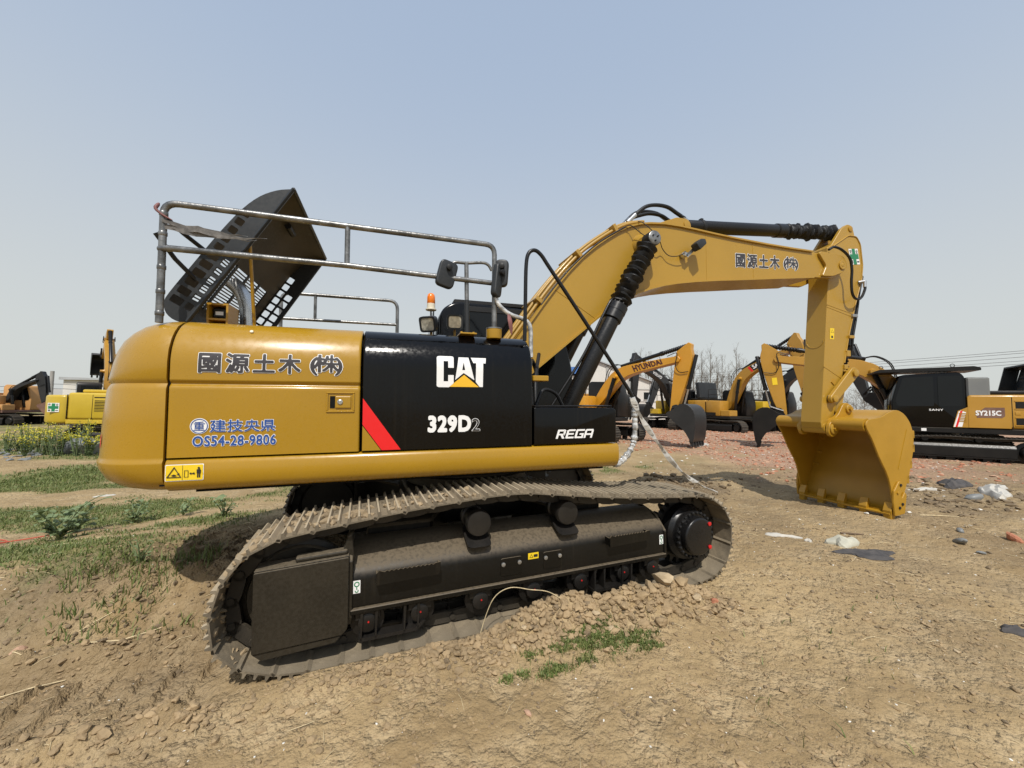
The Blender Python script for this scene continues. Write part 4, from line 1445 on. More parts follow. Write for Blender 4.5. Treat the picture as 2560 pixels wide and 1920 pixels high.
# ---- boom cylinders
def boot(path_a, path_b, r0, r1, nf, seed, name, par, mat='rubber', jag=0.35):
    a, b = Vector(path_a), Vector(path_b)
    d = (b - a)
    L = d.length
    q = random.Random(seed)
    prof = [(r0 * 0.8, 0)]
    for i in range(nf):
        t = (i + 0.5) / nf * L
        w = L / nf
        rr = r1 * q.uniform(1 - jag * 0.4, 1.05)
        prof += [(rr * 0.72, t - w * 0.46), (rr * q.uniform(0.92, 1.0), t - w * q.uniform(0.02, 0.16)), (rr, t + w * q.uniform(0.05, 0.14)), (rr * 0.74, t + w * 0.42)]
    prof.append((r0 * 0.7, L))
    mb = MB().lathe(prof, a, d, 18)
    vs = []
    ph = [q.uniform(0, 6.28) for _ in range(4)]
    for i, v in enumerate(mb.v):
        v = Vector(v)
        t = (v - a).dot(d) / (L * L)
        c = a + d * t
        e = v - c
        an = math.atan2(e.y, e.x * d.z / L - e.z * d.x / L)
        k = 1 + jag * 0.18 * math.sin(an * 3 + t * 34 + ph[0]) + jag * 0.15 * math.sin(an * 2 - t * 51 + ph[1]) + jag * 0.12 * math.sin(an * 5 + t * 77 + ph[2])
        sl = Vector((d.x, 0, d.z)).normalized() * 0.02 * jag * math.sin(an + ph[3] + t * 20)
        vs.append(c + e * k + (sl if 0.03 < t < 0.97 else Vector()))
    mb.v = [tuple(v) for v in vs]
    return mb.obj(name, mat, par, smooth=28)

for s in (-1, 1):
    y = s * 0.455
    base, gl0, gl1, eye = Vector((1.00, y, 1.53)), Vector((1.725, y, 2.85)), Vector((1.83, y, 3.04)), Vector((2.335, y, 3.955))
    d = (eye - base).normalized()
    cy = MB().lathe([(0.09, 0), (0.102, 0.02), (0.102, (gl0 - base).length)], base, d, 24).obj('boom_cylinder', 'black_paint', EX, smooth=40)
    L = (gl1 - gl0).length
    mb = MB().lathe([(0.104, 0), (0.124, 0.012), (0.124, L * 0.55), (0.128, L * 0.56), (0.128, L), (0.10, L + 0.01)], gl0, d, 24)
    mb.obj('gland', 'black_paint', cy, smooth=40)
    for j in range(12):
        a = 2 * math.pi * j / 12
        u = d.cross(Vector((0, 1, 0))).normalized()
        p = gl1 + (u * math.cos(a) + Vector((0, 1, 0)) * math.sin(a)) * 0.106
        MB().lathe([(0.011, 0), (0.011, 0.016)], p + d * 0.008, d, 6).obj('bolt', 'black_matt', cy)
    boot(gl1 + d * 0.01, eye - d * 0.10, 0.10, 0.135, 13, 11 + s, 'rod_boot', cy)
    MB().lathe([(0.095, 0), (0.10, 0.006), (0.10, 0.10), (0.095, 0.106)], (2.335, y - 0.055 * 1.0 - 0.0, 3.955) if s < 0 else (2.335, y + 0.055, 3.955), (0, s, 0) if s > 0 else (0, -1, 0), 22).obj('rod_eye', 'black_paint', cy, smooth=40) if False else None
    MB().cyl((2.335, s * 0.395, 3.955), (2.335, s * 0.530, 3.955), 0.098, 24).obj('rod_eye', 'black_matt', cy, smooth=40)
    dc = MB().lathe([(0.092, 0), (0.092, 0.012), (0.084, 0.018)], (2.335, s * 0.530, 3.955), (0, s, 0), 24).obj('end_disc', 'galvanised', cy, smooth=40)
    for j in range(3):
        a = 2 * math.pi * j / 3 + 0.5
        MB().lathe([(0.012, 0), (0.012, 0.014), (0.006, 0.016)], (2.335 + 0.042 * math.cos(a), s * 0.548, 3.955 + 0.042 * math.sin(a)), (0, s, 0), 6).obj('bolt', 'black_matt', dc)
    MB().lathe([(0.155, 0), (0.150, 0.02), (0.110, 0.06), (0.098, 0.125)], (2.335, s * 0.272, 3.955), (0, s, 0), 28).obj('pin_boss', 'yellow_arm', boom, smooth=50)
    bb = base + Vector((-0.10, -0.05 * 0, 0.25))
    MB().tube(spline([bb + Vector((0.0, -0.03, 0)), base + d * 0.9 + Vector((-0.115, -0.03, 0.07)), gl0 + Vector((-0.125, -0.03, 0.06)), gl1 + Vector((-0.10, -0.02, 0.07)), gl1 + Vector((-0.02, 0, 0.03))], 6), 0.017, 7).obj('oil_pipe', 'black_paint', cy, smooth=60)

# stick cylinder along the top of the boom
a0, a1 = Vector((3.15, 0, 4.455)), Vector((6.645, 0, 4.815))
d = (a1 - a0).normalized()
ac = MB().lathe([(0.085, 0.04), (0.098, 0.06), (0.098, 2.02)], a0, d, 24).obj('stick_cylinder', 'black_paint', EX, smooth=40)
MB().lathe([(0.100, 1.98), (0.112, 1.99), (0.112, 2.16), (0.10, 2.17)], a0, d, 24).obj('gland', 'black_paint', ac, smooth=40)
MB().lathe([(0.104, 0.42), (0.108, 0.43), (0.108, 0.47), (0.104, 0.48)], a0, d, 20).obj('strap', 'black_matt', ac, smooth=40)
MB().box(3.58, 3.63, -0.03, 0.03, 4.58, 4.635).obj('port', 'black_matt', ac, bevel=0.006)
boot(a0 + d * 2.17, a0 + d * 3.36, 0.10, 0.125, 26, 21, 'rod_boot', ac, 'rubber', 0.5)
MB().cyl((a1.x, -0.09, a1.z), (a1.x, 0.09, a1.z), 0.075, 20).obj('rod_eye', 'black_matt', ac, smooth=40)

# ---- stick
left = [(6.075, 4.43), (6.072, 3.87), (5.982, 3.11), (5.90, 2.40), (5.78, 1.50), (5.80, 1.41)]
right = [(6.02, 1.36), (6.06, 1.55), (6.315, 2.23), (6.38, 2.50), (6.50, 2.94), (6.70, 3.51), (6.885, 3.97), (6.925, 4.21), (6.885, 4.60), (6.80, 4.70), (6.66, 4.70), (6.45, 4.62)]
mb = MB().prism(left + right, -0.165, 0.165)
stick = mb.obj('stick', 'yellow_arm', EX, smooth=20, bevel=0.008, bang=50)
mb = MB()
for s in (-1, 1):
    mb.prism(round_poly([(6.10, 4.38), (6.44, 4.80), (6.58, 4.90), (6.69, 4.90), (6.745, 4.80), (6.77, 4.69), (6.60, 4.60)], [0, 0.03, 0.05, 0.06, 0.03, 0, 0], 4), s * 0.105, s * 0.162)
mb.obj('cylinder_lug', 'yellow_arm', stick, bevel=0.006)
# raised edge along the back plate of the stick head
MB().tube(elbow([(6.30, 4.50), (6.64, 4.70), (6.83, 4.69), (6.90, 4.58), (6.935, 4.21), (6.893, 3.96)][0:0] or [(6.22, -0.166, 4.47), (6.60, -0.166, 4.70), (6.80, -0.166, 4.705), (6.893, -0.166, 4.58), (6.93, -0.166, 4.21), (6.888, -0.166, 3.96), (6.70, -0.166, 3.50), (6.50, -0.166, 2.93), (6.38, -0.166, 2.49)], 0.05), 0.013, 6).obj('edge_bead', 'yellow_arm', stick, smooth=60)
for s in (-1, 1):
    MB().lathe([(0.05, 0), (0.05, 0.014), (0.036, 0.018)], (6.655, s * 0.162, 4.825), (0, s, 0), 16).obj('pin', 'yellow_worn', stick, smooth=40)
for a, b in (((6.02, 3.45), (6.66, 3.33)), ((6.02, 3.41), (6.64, 3.28)), ((5.87, 2.42), (6.34, 2.20))):
    MB().tube([(a[0], -0.165, a[1]), (b[0], -0.165, b[1])], 0.005, 5, caps=False).obj('weld', 'yellow_arm', stick)
pts = [(6.02 - 0.07 * abs(math.cos(t)), 0.17 * math.cos(t) * 0.9, 2.86 - 0.12 * math.sin(t)) for t in [math.pi * i / 10 for i in range(11)]]
MB().tube([(5.949 - 0.0, 0.14 * math.cos(math.pi * i / 10), 2.87 - 0.13 * math.sin(math.pi * i / 10)) if i in (0, 10) else (5.949 - 0.010 * math.sin(math.pi * i / 10) , 0.14 * math.cos(math.pi * i / 10), 2.87 - 0.13 * math.sin(math.pi * i / 10)) for i in range(11)], 0.006, 5).obj('weld', 'yellow_arm', stick)
SSt = lambda off: (lambda u, v: (u, -0.165 - off, v))
def quad_map(c00, c10, c01, c11):
    return lambda u, v: (c00[0] * (1 - u) * (1 - v) + c10[0] * u * (1 - v) + c01[0] * (1 - u) * v + c11[0] * u * v,
                         c00[1] * (1 - u) * (1 - v) + c10[1] * u * (1 - v) + c01[1] * (1 - u) * v + c11[1] * u * v)
Q = quad_map((6.635, 4.195), (6.865, 4.225), (6.585, 4.465), (6.815, 4.495))
def sq(s, off):
    def f(u, v):
        a, b = Q(u, v)
        return (a, -0.165 - off, b)
    return f
gc = flat('safety_cross_label', [[(0, 0), (1, 0), (1, 1), (0, 1)]], 'white_print', stick, sq(0, 0.003))
flat('cross', [[(0.33, 0.0), (0.67, 0.0), (0.67, 1.0), (0.33, 1.0)], [(0.04, 0.34), (0.33, 0.34), (0.33, 0.66), (0.04, 0.66)], [(0.67, 0.34), (0.96, 0.34), (0.96, 0.66), (0.67, 0.66)]], 'label_green', gc, sq(0, 0.005))
for t, u, v in (('安', 0.06, 0.70), ('全', 0.72, 0.70), ('第', 0.06, 0.06), ('一', 0.72, 0.14)):
    flat('lettering', [word(t, u, u + 0.23, v, v + (0.24 if t != '一' else 0.06), 0.02)], 'black_print', gc, sq(0, 0.005))
lb = flat('warning_label', [[(6.052, 2.875), (6.150, 2.875), (6.164, 3.062), (6.066, 3.062)]], 'label_yellow', stick, SSt(0.003))
flat('pictogram', tri_ring(6.113, 3.005, 0.038, 0.007) + [rrect(6.085, 6.125, 2.895, 2.935, 0.004)], 'black_print', lb, SSt(0.005))
# hose looping off the stick head, fittings, and the bucket cylinder behind
wire([(5.85, -0.33, 4.30), (5.98, -0.33, 4.36), (6.15, -0.345, 4.32), (6.31, -0.35, 4.20), (6.365, -0.34, 4.02), (6.375, -0.32, 3.82), (6.42, -0.30, 3.64), (6.54, -0.28, 3.56), (6.70, -0.26, 3.60), (6.81, -0.25, 3.74), (6.845, -0.24, 3.82)], 0.021, 'hose', 'rubber', stick)
MB().cyl((6.838, -0.24, 3.80), (6.852, -0.235, 3.91), 0.025, 10).obj('hose_fitting', 'steel', stick, smooth=40)
MB().cyl((6.80, -0.17, 3.90), (6.852, -0.235, 3.90), 0.028, 10).obj('hose_fitting', 'bolt_steel', stick, smooth=40)
b0, b1 = Vector((7.08, 0, 4.10)), Vector((6.505, 0, 2.325))
d = (b1 - b0).normalized()
bcx = MB().lathe([(0.06, 0), (0.085, 0.03), (0.085, 1.22)], b0, d, 20).obj('bucket_cylinder', 'black_paint', EX, smooth=40)
MB().lathe([(0.1, 1.20), (0.1, 1.36), (0.08, 1.37)], b0, d, 20).obj('gland', 'black_paint', bcx, smooth=40)
boot(b0 + d * 1.37, b1 - d * 0.07, 0.08, 0.105, 9, 31, 'rod_boot', bcx)
for y in (-0.12, 0.12):
    MB().tube(spline([(6.90, y, 3.86), (6.83, y - 0.02 * (y < 0), 3.60), (6.72, y - 0.03, 3.22), (6.64, y - 0.03, 2.95), (6.62, y - 0.02, 2.72), (6.60, y, 2.60)], 5), 0.019, 7).obj('oil_pipe', 'rubber', bcx, smooth=60)
for z in (3.30, 2.93):
    x = 6.62 if z > 3 else 6.515
    MB().box(x - 0.03, x + 0.09, -0.20, -0.10, z - 0.02, z + 0.03).obj('pipe_clamp', 'bolt_steel' if z > 3 else 'yellow_arm', stick, bevel=0.004)
mb = MB()
for z0, z1, x in ((2.60, 2.70, 6.44), (2.38, 2.46, 6.37)):
    mb.box(x - 0.02, x + 0.07, -0.19, 0.19, z0, z1)
mb.obj('back_rib', 'yellow_arm', stick, bevel=0.006)
MB().box(6.05, 6.13, -0.178, -0.164, 2.13, 2.20, Matrix.Translation((6.09, 0, 2.16)) @ Matrix.Rotation(R(40), 4, 'Y') @ Matrix.Translation((-6.09, 0, -2.16))).obj('cleat', 'yellow_worn', stick)
MB().lathe([(0.09, 0), (0.09, 0.36)], (5.905, -0.18, 1.405), (0, 1, 0), 22).obj('pivot_tube', 'yellow_arm', stick, smooth=40)

# ---- bucket linkage
def link(p, q, r0, r1, w0, w1, y0, y1, name, par, mat='yellow_arm'):
    p, q = Vector(p), Vector(q)
    d = (q - p).normalized()
    nn = Vector((-d.y, d.x))
    pl = []
    for c, r, w, s in ((p, r0, w0, 1), (q, r1, w1, -1)):
        for j in range(9):
            a = math.pi / 2 + math.pi * j / 8
            v = d * math.cos(a) * s * r + nn * math.sin(a) * s * r
            pl.append(tuple(c + v))
    return MB().prism(pl, y0, y1).obj(name, mat, par, bevel=0.006)
mid = (6.49, 2.315)
for s in (-1, 1):
    lk = link((5.985, 1.885), mid, 0.075, 0.095, 0, 0, s * 0.185, s * 0.245, 'idler_link', EX)
    for c, r in (((5.985, 1.885), 0.055), (mid, 0.06)):
        MB().lathe([(r, 0), (r, 0.03), (r * 0.75, 0.034)], (c[0], s * 0.245, c[1]), (0, s, 0), 18).obj('pin', 'yellow_arm', lk, smooth=40)
pl = link(mid, (6.29, 1.715), 0.08, 0.085, 0, 0, -0.10, 0.10, 'power_link', EX)
MB().cyl((mid[0], -0.24, mid[1]), (mid[0], 0.24, mid[1]), 0.05, 18).obj('pin', 'yellow_worn', pl, smooth=40)
MB().cyl((5.985, -0.22, 1.885), (5.985, 0.22, 1.885), 0.06, 18).obj('pin', 'black_matt', pl, smooth=40)

# ---- bucket
out = [(6.48, 0.13), (6.57, 0.16), (6.66, 0.28), (6.76, 0.50), (6.86, 0.70), (6.94, 0.93), (6.995, 1.13), (7.0, 1.31), (6.965, 1.44), (6.90, 1.55), (6.78, 1.655), (6.62, 1.705), (6.45, 1.675), (6.30, 1.615), (6.15, 1.585), (5.99, 1.57), (5.925, 1.53), (5.90, 1.46)]
out = [(p.x, p.y) for p in spline([(a, b, 0) for a, b in out], 3)]
front = [(5.93, 1.42), (5.965, 1.37), (6.03, 1.28), (6.10, 1.15), (6.17, 1.01), (6.25, 0.88), (6.32, 0.775), (6.375, 0.66), (6.415, 0.52), (6.44, 0.36)]
bucket = None
mb = MB()
k = len(out)
vs = []
for y in (-0.685, 0.685):
    for i, p in enumerate(out):
        vs.append((p[0], y, p[1]))
    for i, p in enumerate(out):
        a, b = out[max(0, i - 1)], out[min(k - 1, i + 1)]
        t = Vector((b[0] - a[0], b[1] - a[1])).normalized()
        vs.append((p[0] - t.y * 0.022, y, p[1] + t.x * 0.022))
fs = []
for i in range(k - 1):
    fs.append((i, 2 * k + i, 2 * k + i + 1, i + 1))
    fs.append((k + i + 1, 3 * k + i + 1, 3 * k + i, k + i))
fs.append((0, k, 3 * k, 2 * k))
fs.append((k - 1, 3 * k - 1, 4 * k - 1, 2 * k - 1))
mb.add(vs, fs)
bucket = mb.obj('bucket', 'yellow_worn', EX, smooth=40)
for s in (-1, 1):
    sp_ = MB().prism(out[:-1] + front, s * 0.686, s * 0.712).obj('side_plate', 'yellow_worn', bucket, bevel=0.004)
    MB().tube([(6.84, s * 0.713, 1.40), (6.60, s * 0.713, 0.80)], 0.008, 5).obj('weld', 'yellow', sp_)
    mb = MB().prism(round_poly([(6.43, 0.10), (6.66, 0.12), (6.72, 0.40), (6.68, 0.45), (6.61, 0.36), (6.575, 0.40), (6.62, 0.60), (6.55, 0.62), (6.43, 0.48), (6.41, 0.30)], 0.015, 2), s * 0.713, s * 0.742)
    sc_ = mb.obj('side_cutter', 'yellow_worn', bucket, bevel=0.006)
    for x, z in ((6.575, 0.56), (6.50, 0.45), (6.60, 0.27), (6.53, 0.22)):
        MB().lathe([(0.022, 0), (0.022, 0.014), (0.012, 0.016)], (x, s * 0.742, z), (0, s, 0), 6).obj('bolt', 'black_matt' if x > 6.52 else 'yellow_worn', sc_)
    for z, x in ((0.62, 6.84), (0.85, 6.925), (1.10, 7.0), (1.32, 7.012)):
        MB().box(x - 0.03, x + 0.018, s * 0.60, s * 0.712, z - 0.06, z + 0.06).obj('wear_pad', 'yellow_worn', bucket, bevel=0.006)
MB().box(6.40, 6.60, -0.684, 0.684, 0.112, 0.140, Matrix.Translation((6.5, 0, 0.126)) @ Matrix.Rotation(R(-8), 4, 'Y') @ Matrix.Translation((-6.5, 0, -0.126))).obj('lip', 'yellow_worn', bucket, bevel=0.004)
for i in range(5):
    y = -0.645 + 1.29 * i / 4
    m = Matrix.Translation((6.475, y, 0.125)) @ Matrix.Rotation(R(16), 4, 'Y')
    mb = MB().prism([(-0.055, 0.16), (-0.075, 0.02), (-0.055, -0.03), (0.055, -0.03), (0.055, 0.02), (0.02, 0.02), (-0.02, 0.16)], -0.055, 0.055, 'y', m)
    ad = mb.obj('tooth_adapter', 'yellow_worn', bucket, bevel=0.006)
    vs = [(-0.058, -0.052, -0.025), (0.052, -0.052, -0.025), (0.052, 0.052, -0.025), (-0.058, 0.052, -0.025), (-0.012, -0.044, -0.175), (0.016, -0.044, -0.175), (0.016, 0.044, -0.175), (-0.012, 0.044, -0.175)]
    MB().add([m @ Vector(v) for v in vs], [(0, 3, 2, 1), (4, 5, 6, 7), (0, 1, 5, 4), (1, 2, 6, 5), (2, 3, 7, 6), (3, 0, 4, 7)]).obj('tooth', 'yellow_worn', ad, bevel=0.006)
MB().lathe([(0.10, 0), (0.10, 0.44)], (5.985, -0.68, 1.485), (0, 1, 0), 24).obj('torque_tube', 'yellow_worn', bucket, smooth=40)
MB().lathe([(0.10, 0), (0.10, 0.44)], (5.985, 0.24, 1.485), (0, 1, 0), 24).obj('torque_tube', 'yellow_worn', bucket, smooth=40)
for s in (-1, 1):
    ear = [(5.82, 1.33), (5.84, 1.47), (5.93, 1.55), (6.06, 1.63), (6.17, 1.79), (6.27, 1.825), (6.36, 1.78), (6.38, 1.69), (6.42, 1.60), (6.20, 1.50), (6.05, 1.33), (5.95, 1.27), (5.87, 1.275)]
    er = MB().prism(round_poly(ear, 0.04, 3), s * 0.195, s * 0.25).obj('hinge_ear', 'yellow_worn', bucket, bevel=0.006)
    for c, r in (((5.925, 1.40), 0.085), ((6.29, 1.72), 0.07)):
        MB().lathe([(r, 0), (r, 0.022), (r * 0.9, 0.028)], (c[0], s * 0.25, c[1]), (0, s, 0), 20).obj('boss', 'yellow_arm', er, smooth=40)
        MB().lathe([(r * 0.48, 0), (r * 0.48, 0.03)], (c[0], s * 0.278, c[1]), (0, s, 0), 6).obj('bolt', 'yellow_worn', er)

# ---- undercarriage
def UCm():
    return Matrix.Rotation(SLEW, 4, 'Z')
carb = MB()
carb.prism(round_poly([(-0.75, -0.70), (0.75, -0.70), (0.75, 0.70), (-0.75, 0.70)], 0.3, 4), 0.62, 0.93, 'z')
for sx in (-1, 1):
    for sy in (-1, 1):
        carb.prism([(sx * 0.35, sy * 0.55), (sx * 0.75, sy * 0.45), (sx * 1.15, sy * 1.10), (sx * 0.60, sy * 1.10)], 0.50, 0.80, 'z')
cb = carb.obj('car_body', 'frame_black', EX, bevel=0.02)
cb.matrix_local = UCm()
MB().lathe([(0.62, 0), (0.70, 0.01), (0.70, 0.10), (0.66, 0.11), (0.66, 0.24)], (0, 0, 0.932), (0, 0, 1), 48).obj('swing_ring', 'link_steel', EX, smooth=40)

tp = [(-1.70, 0.915), (-1.30, 0.970), (-0.89, 1.018), (-0.47, 1.052), (-0.14, 1.072), (0.14, 1.065), (0.40, 1.028), (0.81, 0.975), (1.25, 0.928), (1.74, 0.892), (2.06, 0.868), (2.24, 0.795), (2.37, 0.680), (2.42, 0.550), (2.42, 0.400), (2.38, 0.245), (2.28, 0.130), (2.12, 0.060), (1.87, 0.034), (1.0, 0.03), (0, 0.03), (-1.0, 0.03), (-1.52, 0.036), (-1.78, 0.085), (-1.95, 0.175), (-2.035, 0.285), (-2.06, 0.41), (-2.045, 0.55), (-1.99, 0.70), (-1.87, 0.84)]
loop = spline([(a, 0, b) for a, b in tp], 8, True)
per = sum((loop[i] - loop[i - 1]).length for i in range(len(loop)))
NS = 49
pitch = per / NS
def walk(dist):
    dist %= per
    for i in range(len(loop)):
        a, b = loop[i], loop[(i + 1) % len(loop)]
        s = (b - a).length
        if dist <= s:
            return a + (b - a) * (dist / s)
        dist -= s
    return loop[0]
# one shoe: plate with a hooked leading edge and three grouser bars; +Z points away from the chain
W = 0.305
mb = MB()
hp = pitch / 2
pr = [(-hp - 0.012, -0.004), (-hp + 0.012, -0.016), (-hp + 0.03, 0.0), (hp - 0.01, 0.0), (hp + 0.012, -0.012), (hp + 0.016, -0.002), (hp + 0.002, 0.012)]
for xb, hgt in ((-0.068, 0.030), (0.0, 0.030), (0.068, 0.032)):
    pr += [(xb + 0.013, 0.012), (xb + 0.006, 0.012 + hgt), (xb - 0.006, 0.012 + hgt), (xb - 0.013, 0.012)][0:4]
pr2 = pr[:7] + [(0.081, 0.012), (0.074, 0.044), (0.062, 0.044), (0.055, 0.012), (0.013, 0.012), (0.006, 0.042), (-0.006, 0.042), (-0.013, 0.012), (-0.055, 0.012), (-0.062, 0.042), (-0.074, 0.042), (-0.081, 0.012), (-hp - 0.004, 0.012)]
mb.prism(pr2, -W, W)
for xx in (-0.035, 0.035):
    for yy in (-0.09, -0.05, 0.05, 0.09):
        mb.lathe([(0.011, 0), (0.011, 0.010)], (xx, yy, 0.010), (0, 0, 1), 6)
shoe_me = mb.mesh('track_shoe', bevel=0.0)
shoe_me.materials.append(MATS['shoe_steel'])
shoe_me.materials.append(MATS['shoe_bar'])
for pg in shoe_me.polygons:
    if pg.center.z > 0.022 and len(pg.vertices) == 4:
        pg.material_index = 1
link_mb = MB()
for s in (-1, 1):
    link_mb.prism([(-hp * 1.12, -0.018), (hp * 1.12, -0.018), (hp * 1.25, -0.055), (hp * 1.05, -0.095), (hp * 0.4, -0.105), (-hp * 0.4, -0.105), (-hp * 1.05, -0.095), (-hp * 1.25, -0.055)], s * 0.062, s * 0.098)
link_mb.cyl((hp, -0.11, -0.058), (hp, 0.11, -0.058), 0.024, 8)
def build_track(side):
    ch = MB()
    frames = []
    for i in range(NS):
        a, b = walk(i * pitch), walk((i + 1) * pitch)
        c = (a + b) / 2
        t = (b - a).normalized()
        z = Vector((-t.z, 0, t.x))
        m = Matrix(((t.x, 0, z.x, c.x), (0, 1, 0, 0), (t.z, 0, z.z, c.z), (0, 0, 0, 1)))
        # the loop runs clockwise seen from the near side: outward is to the left of travel
        frames.append(m)
        ch.add([m @ Vector(v) for v in link_mb.v], link_mb.f)
    o = ch.obj('crawler_track', 'link_steel', EX)
    o.matrix_local = UCm() @ Matrix.Translation((0, side * 1.295, 0))
    for m in frames:
        s = put('track_shoe', shoe_me, 'shoe_steel', o)
        s.matrix_local = m
    return o, frames
trk, FR = build_track(-1)
build_track(1)
# dried mud caked on the upper shoes at the idler end
q = random.Random(9)
mb = MB()
for i, m in enumerate(FR):
    c = m.translation
    if c.z > 0.6 and c.x < -0.35 or (c.x < -1.9):
        for j in range(14 if c.x < -1.0 else 6):
            p = m @ Vector((q.uniform(-0.08, 0.08), q.uniform(-0.28, 0.24) if c.x < -1.2 else q.uniform(-0.26, 0.0), 0.018))
            mb.lump(p, (q.uniform(0.02, 0.05), q.uniform(0.03, 0.08), q.uniform(0.016, 0.036)), q.randint(0, 9999), 0.5, 1)
mudo = mb.obj('dried_mud', 'mud', trk)
tag(mudo, kind='stuff')

def frame_side(side):
    yo = -0.235   # outer face of the frame, from the track's centre line
    fr = MB()
    sec = [(-0.20, 0.36), (-0.20, 0.80), (-0.05, 0.80), (yo + 0.09, 0.685), (yo + 0.035, 0.635), (yo + 0.008, 0.59), (yo, 0.54), (yo, 0.36)]
    sec = [(0.20, 0.36), (yo, 0.36), (yo, 0.55), (yo + 0.012, 0.595), (yo + 0.045, 0.635), (yo + 0.12, 0.675), (0.0, 0.735), (0.20, 0.735)]
    fr.prism(sec, -1.24, 1.60, 'x')
    o = fr.obj('track_frame', 'frame_black', EX, smooth=35, bevel=0.008)
    o.matrix_local = UCm() @ Matrix.Translation((0, side * 1.295, 0)) @ (Matrix.Identity(4) if side < 0 else Matrix.Scale(-1, 4, (0, 1, 0)))
    mb = MB().box(-1.25, 1.60, yo - 0.025, yo + 0.05, 0.322, 0.358)
    mb.obj('flange', 'frame_black', o, bevel=0.006)
    mb = MB().prism([(yo + 0.02, 0.24), (yo - 0.02, 0.30), (yo - 0.02, 0.70), (yo + 0.10, 0.80), (0.15, 0.80), (0.15, 0.24)], -1.275, -1.235, 'x')
    mb.obj('end_plate', 'cover_dusty', o, bevel=0.006)
    MB().prism([(yo + 0.02, 0.30), (yo - 0.012, 0.34), (yo - 0.012, 0.57), (yo + 0.12, 0.70), (0.15, 0.76), (0.15, 0.30)], 1.585, 1.615, 'x').obj('end_plate', 'frame_black', o, bevel=0.006)
    # idler and its dusty cover plate
    mb = MB()
    mb.lathe([(0.10, 0), (0.315, 0.0), (0.325, 0.02), (0.325, 0.035), (0.362, 0.045), (0.362, 0.095), (0.325, 0.105), (0.325, 0.12), (0.315, 0.14), (0.10, 0.14)], (-1.60, -0.07, 0.465), (0, 1, 0), 40)
    idl = mb.obj('idler', 'cover_dusty', o, smooth=35)
    MB().lathe([(0.09, 0), (0.09, 0.05), (0.06, 0.06)], (-1.60, -0.07, 0.465), (0, -1, 0), 20).obj('hub', 'roller_steel', idl, smooth=40)
    cv = MB().prism(round_poly([(-1.835, 0.20), (-1.30, 0.215), (-1.262, 0.25), (-1.262, 0.74), (-1.835, 0.715)], [0.01, 0.01, 0.02, 0.01, 0.01], 2), -0.285, -0.265)
    cv.prism([(-1.835, 0.716), (-1.262, 0.741), (-1.262, 0.749), (-1.835, 0.724)], -0.275, -0.12)
    c = cv.obj('idler_cover', 'cover_dusty', o, bevel=0.006, segs=2)
    MB().prism([(-1.83, 0.195), (-1.31, 0.205), (-1.34, 0.17), (-1.78, 0.150)], -0.275, -0.262).obj('skirt', 'cover_dusty', c)
    MB().box(-1.60, -1.27, -0.25, -0.16, 0.742, 0.775, Matrix.Translation((-1.43, 0, 0.745)) @ Matrix.Rotation(R(-2.5), 4, 'Y') @ Matrix.Translation((1.43, 0, -0.745))).obj('stop_bar', 'cover_dusty', c, bevel=0.012, segs=2)
    mb = MB().prism([(-1.265, 0.74), (-1.32, 0.745), (-1.29, 0.80), (-1.275, 0.86), (-1.245, 0.875), (-1.225, 0.70)], -0.22, -0.14)
    mb.obj('guide_horn', 'cover_dusty', o, bevel=0.006)
    mb = MB().prism([(-1.82, 0.30), (-1.30, 0.36), (-1.28, 0.60), (-1.70, 0.55)], -0.16, -0.12)
    mb.obj('yoke', 'roller_steel', o)
    # sprocket and final drive
    N = 22
    pl = []
    for i in range(N):
        a = 2 * math.pi * i / N
        for da, r in ((-0.09, 0.295), (-0.035, 0.355), (0.035, 0.355), (0.09, 0.295)):
            pl.append((2.0 + r * math.cos(a + da), 0.478 + r * math.sin(a + da)))
    MB().prism(pl, -0.035, 0.035).obj('sprocket', 'roller_steel', o)
    fd = MB().lathe([(0.20, 0), (0.275, 0.01), (0.275, 0.10), (0.245, 0.13), (0.235, 0.145), (0.235, 0.165), (0.225, 0.185)], (2.0, -0.04, 0.478), (0, -1, 0), 40).obj('final_drive', 'black_paint', o, smooth=35)
    for i in range(26):
        a = 2 * math.pi * i / 26
        MB().lathe([(0.014, 0), (0.014, 0.024), (0.008, 0.027)], (2.0 + 0.222 * math.cos(a), -0.218, 0.478 + 0.222 * math.sin(a)), (0, -1, 0), 6).obj('bolt', 'black_matt', fd)
    pl = []
    for i in range(32):
        a = 2 * math.pi * i / 32
        r = min(0.188, 0.158 / max(1e-3, math.cos(a)) if math.cos(a) > 0 else 9)
        pl.append((2.0 + r * math.cos(a), 0.478 + r * math.sin(a)))
    MB().prism(pl, -0.300, -0.200).obj('drive_cover', 'black_paint', fd, smooth=40, bevel=0.022, segs=3, bang=50)
    for z in (0.595, 0.365):
        MB().lathe([(0.020, 0), (0.020, 0.010), (0.012, 0.013)], (2.118, -0.300, z), (0, -1, 0), 12).obj('drain_plug', 'red_plug', fd)
    # rollers
    for x in (-0.29, 0.53):
        mb = MB().lathe([(0.06, 0), (0.098, 0.004), (0.105, 0.02), (0.105, 0.06), (0.085, 0.07), (0.085, 0.20), (0.10, 0.21), (0.10, 0.26)], (x, -0.225, 0.845), (0, 1, 0), 26)
        cr = mb.obj('carrier_roller', 'roller_steel', o, smooth=35)
        MB().prism(round_poly([(x - 0.10, -0.27), (x + 0.10, -0.27), (x + 0.10, 0.0), (x - 0.10, 0.0)], 0.05, 3), 0.70, 0.712, 'z', Matrix.Translation((0, 0, 0.02)) @ Matrix.Translation((0, -0.13, 0.70)) @ Matrix.Rotation(R(24), 4, 'X') @ Matrix.Translation((0, 0.13, -0.70))).obj('bracket', 'roller_steel', cr)
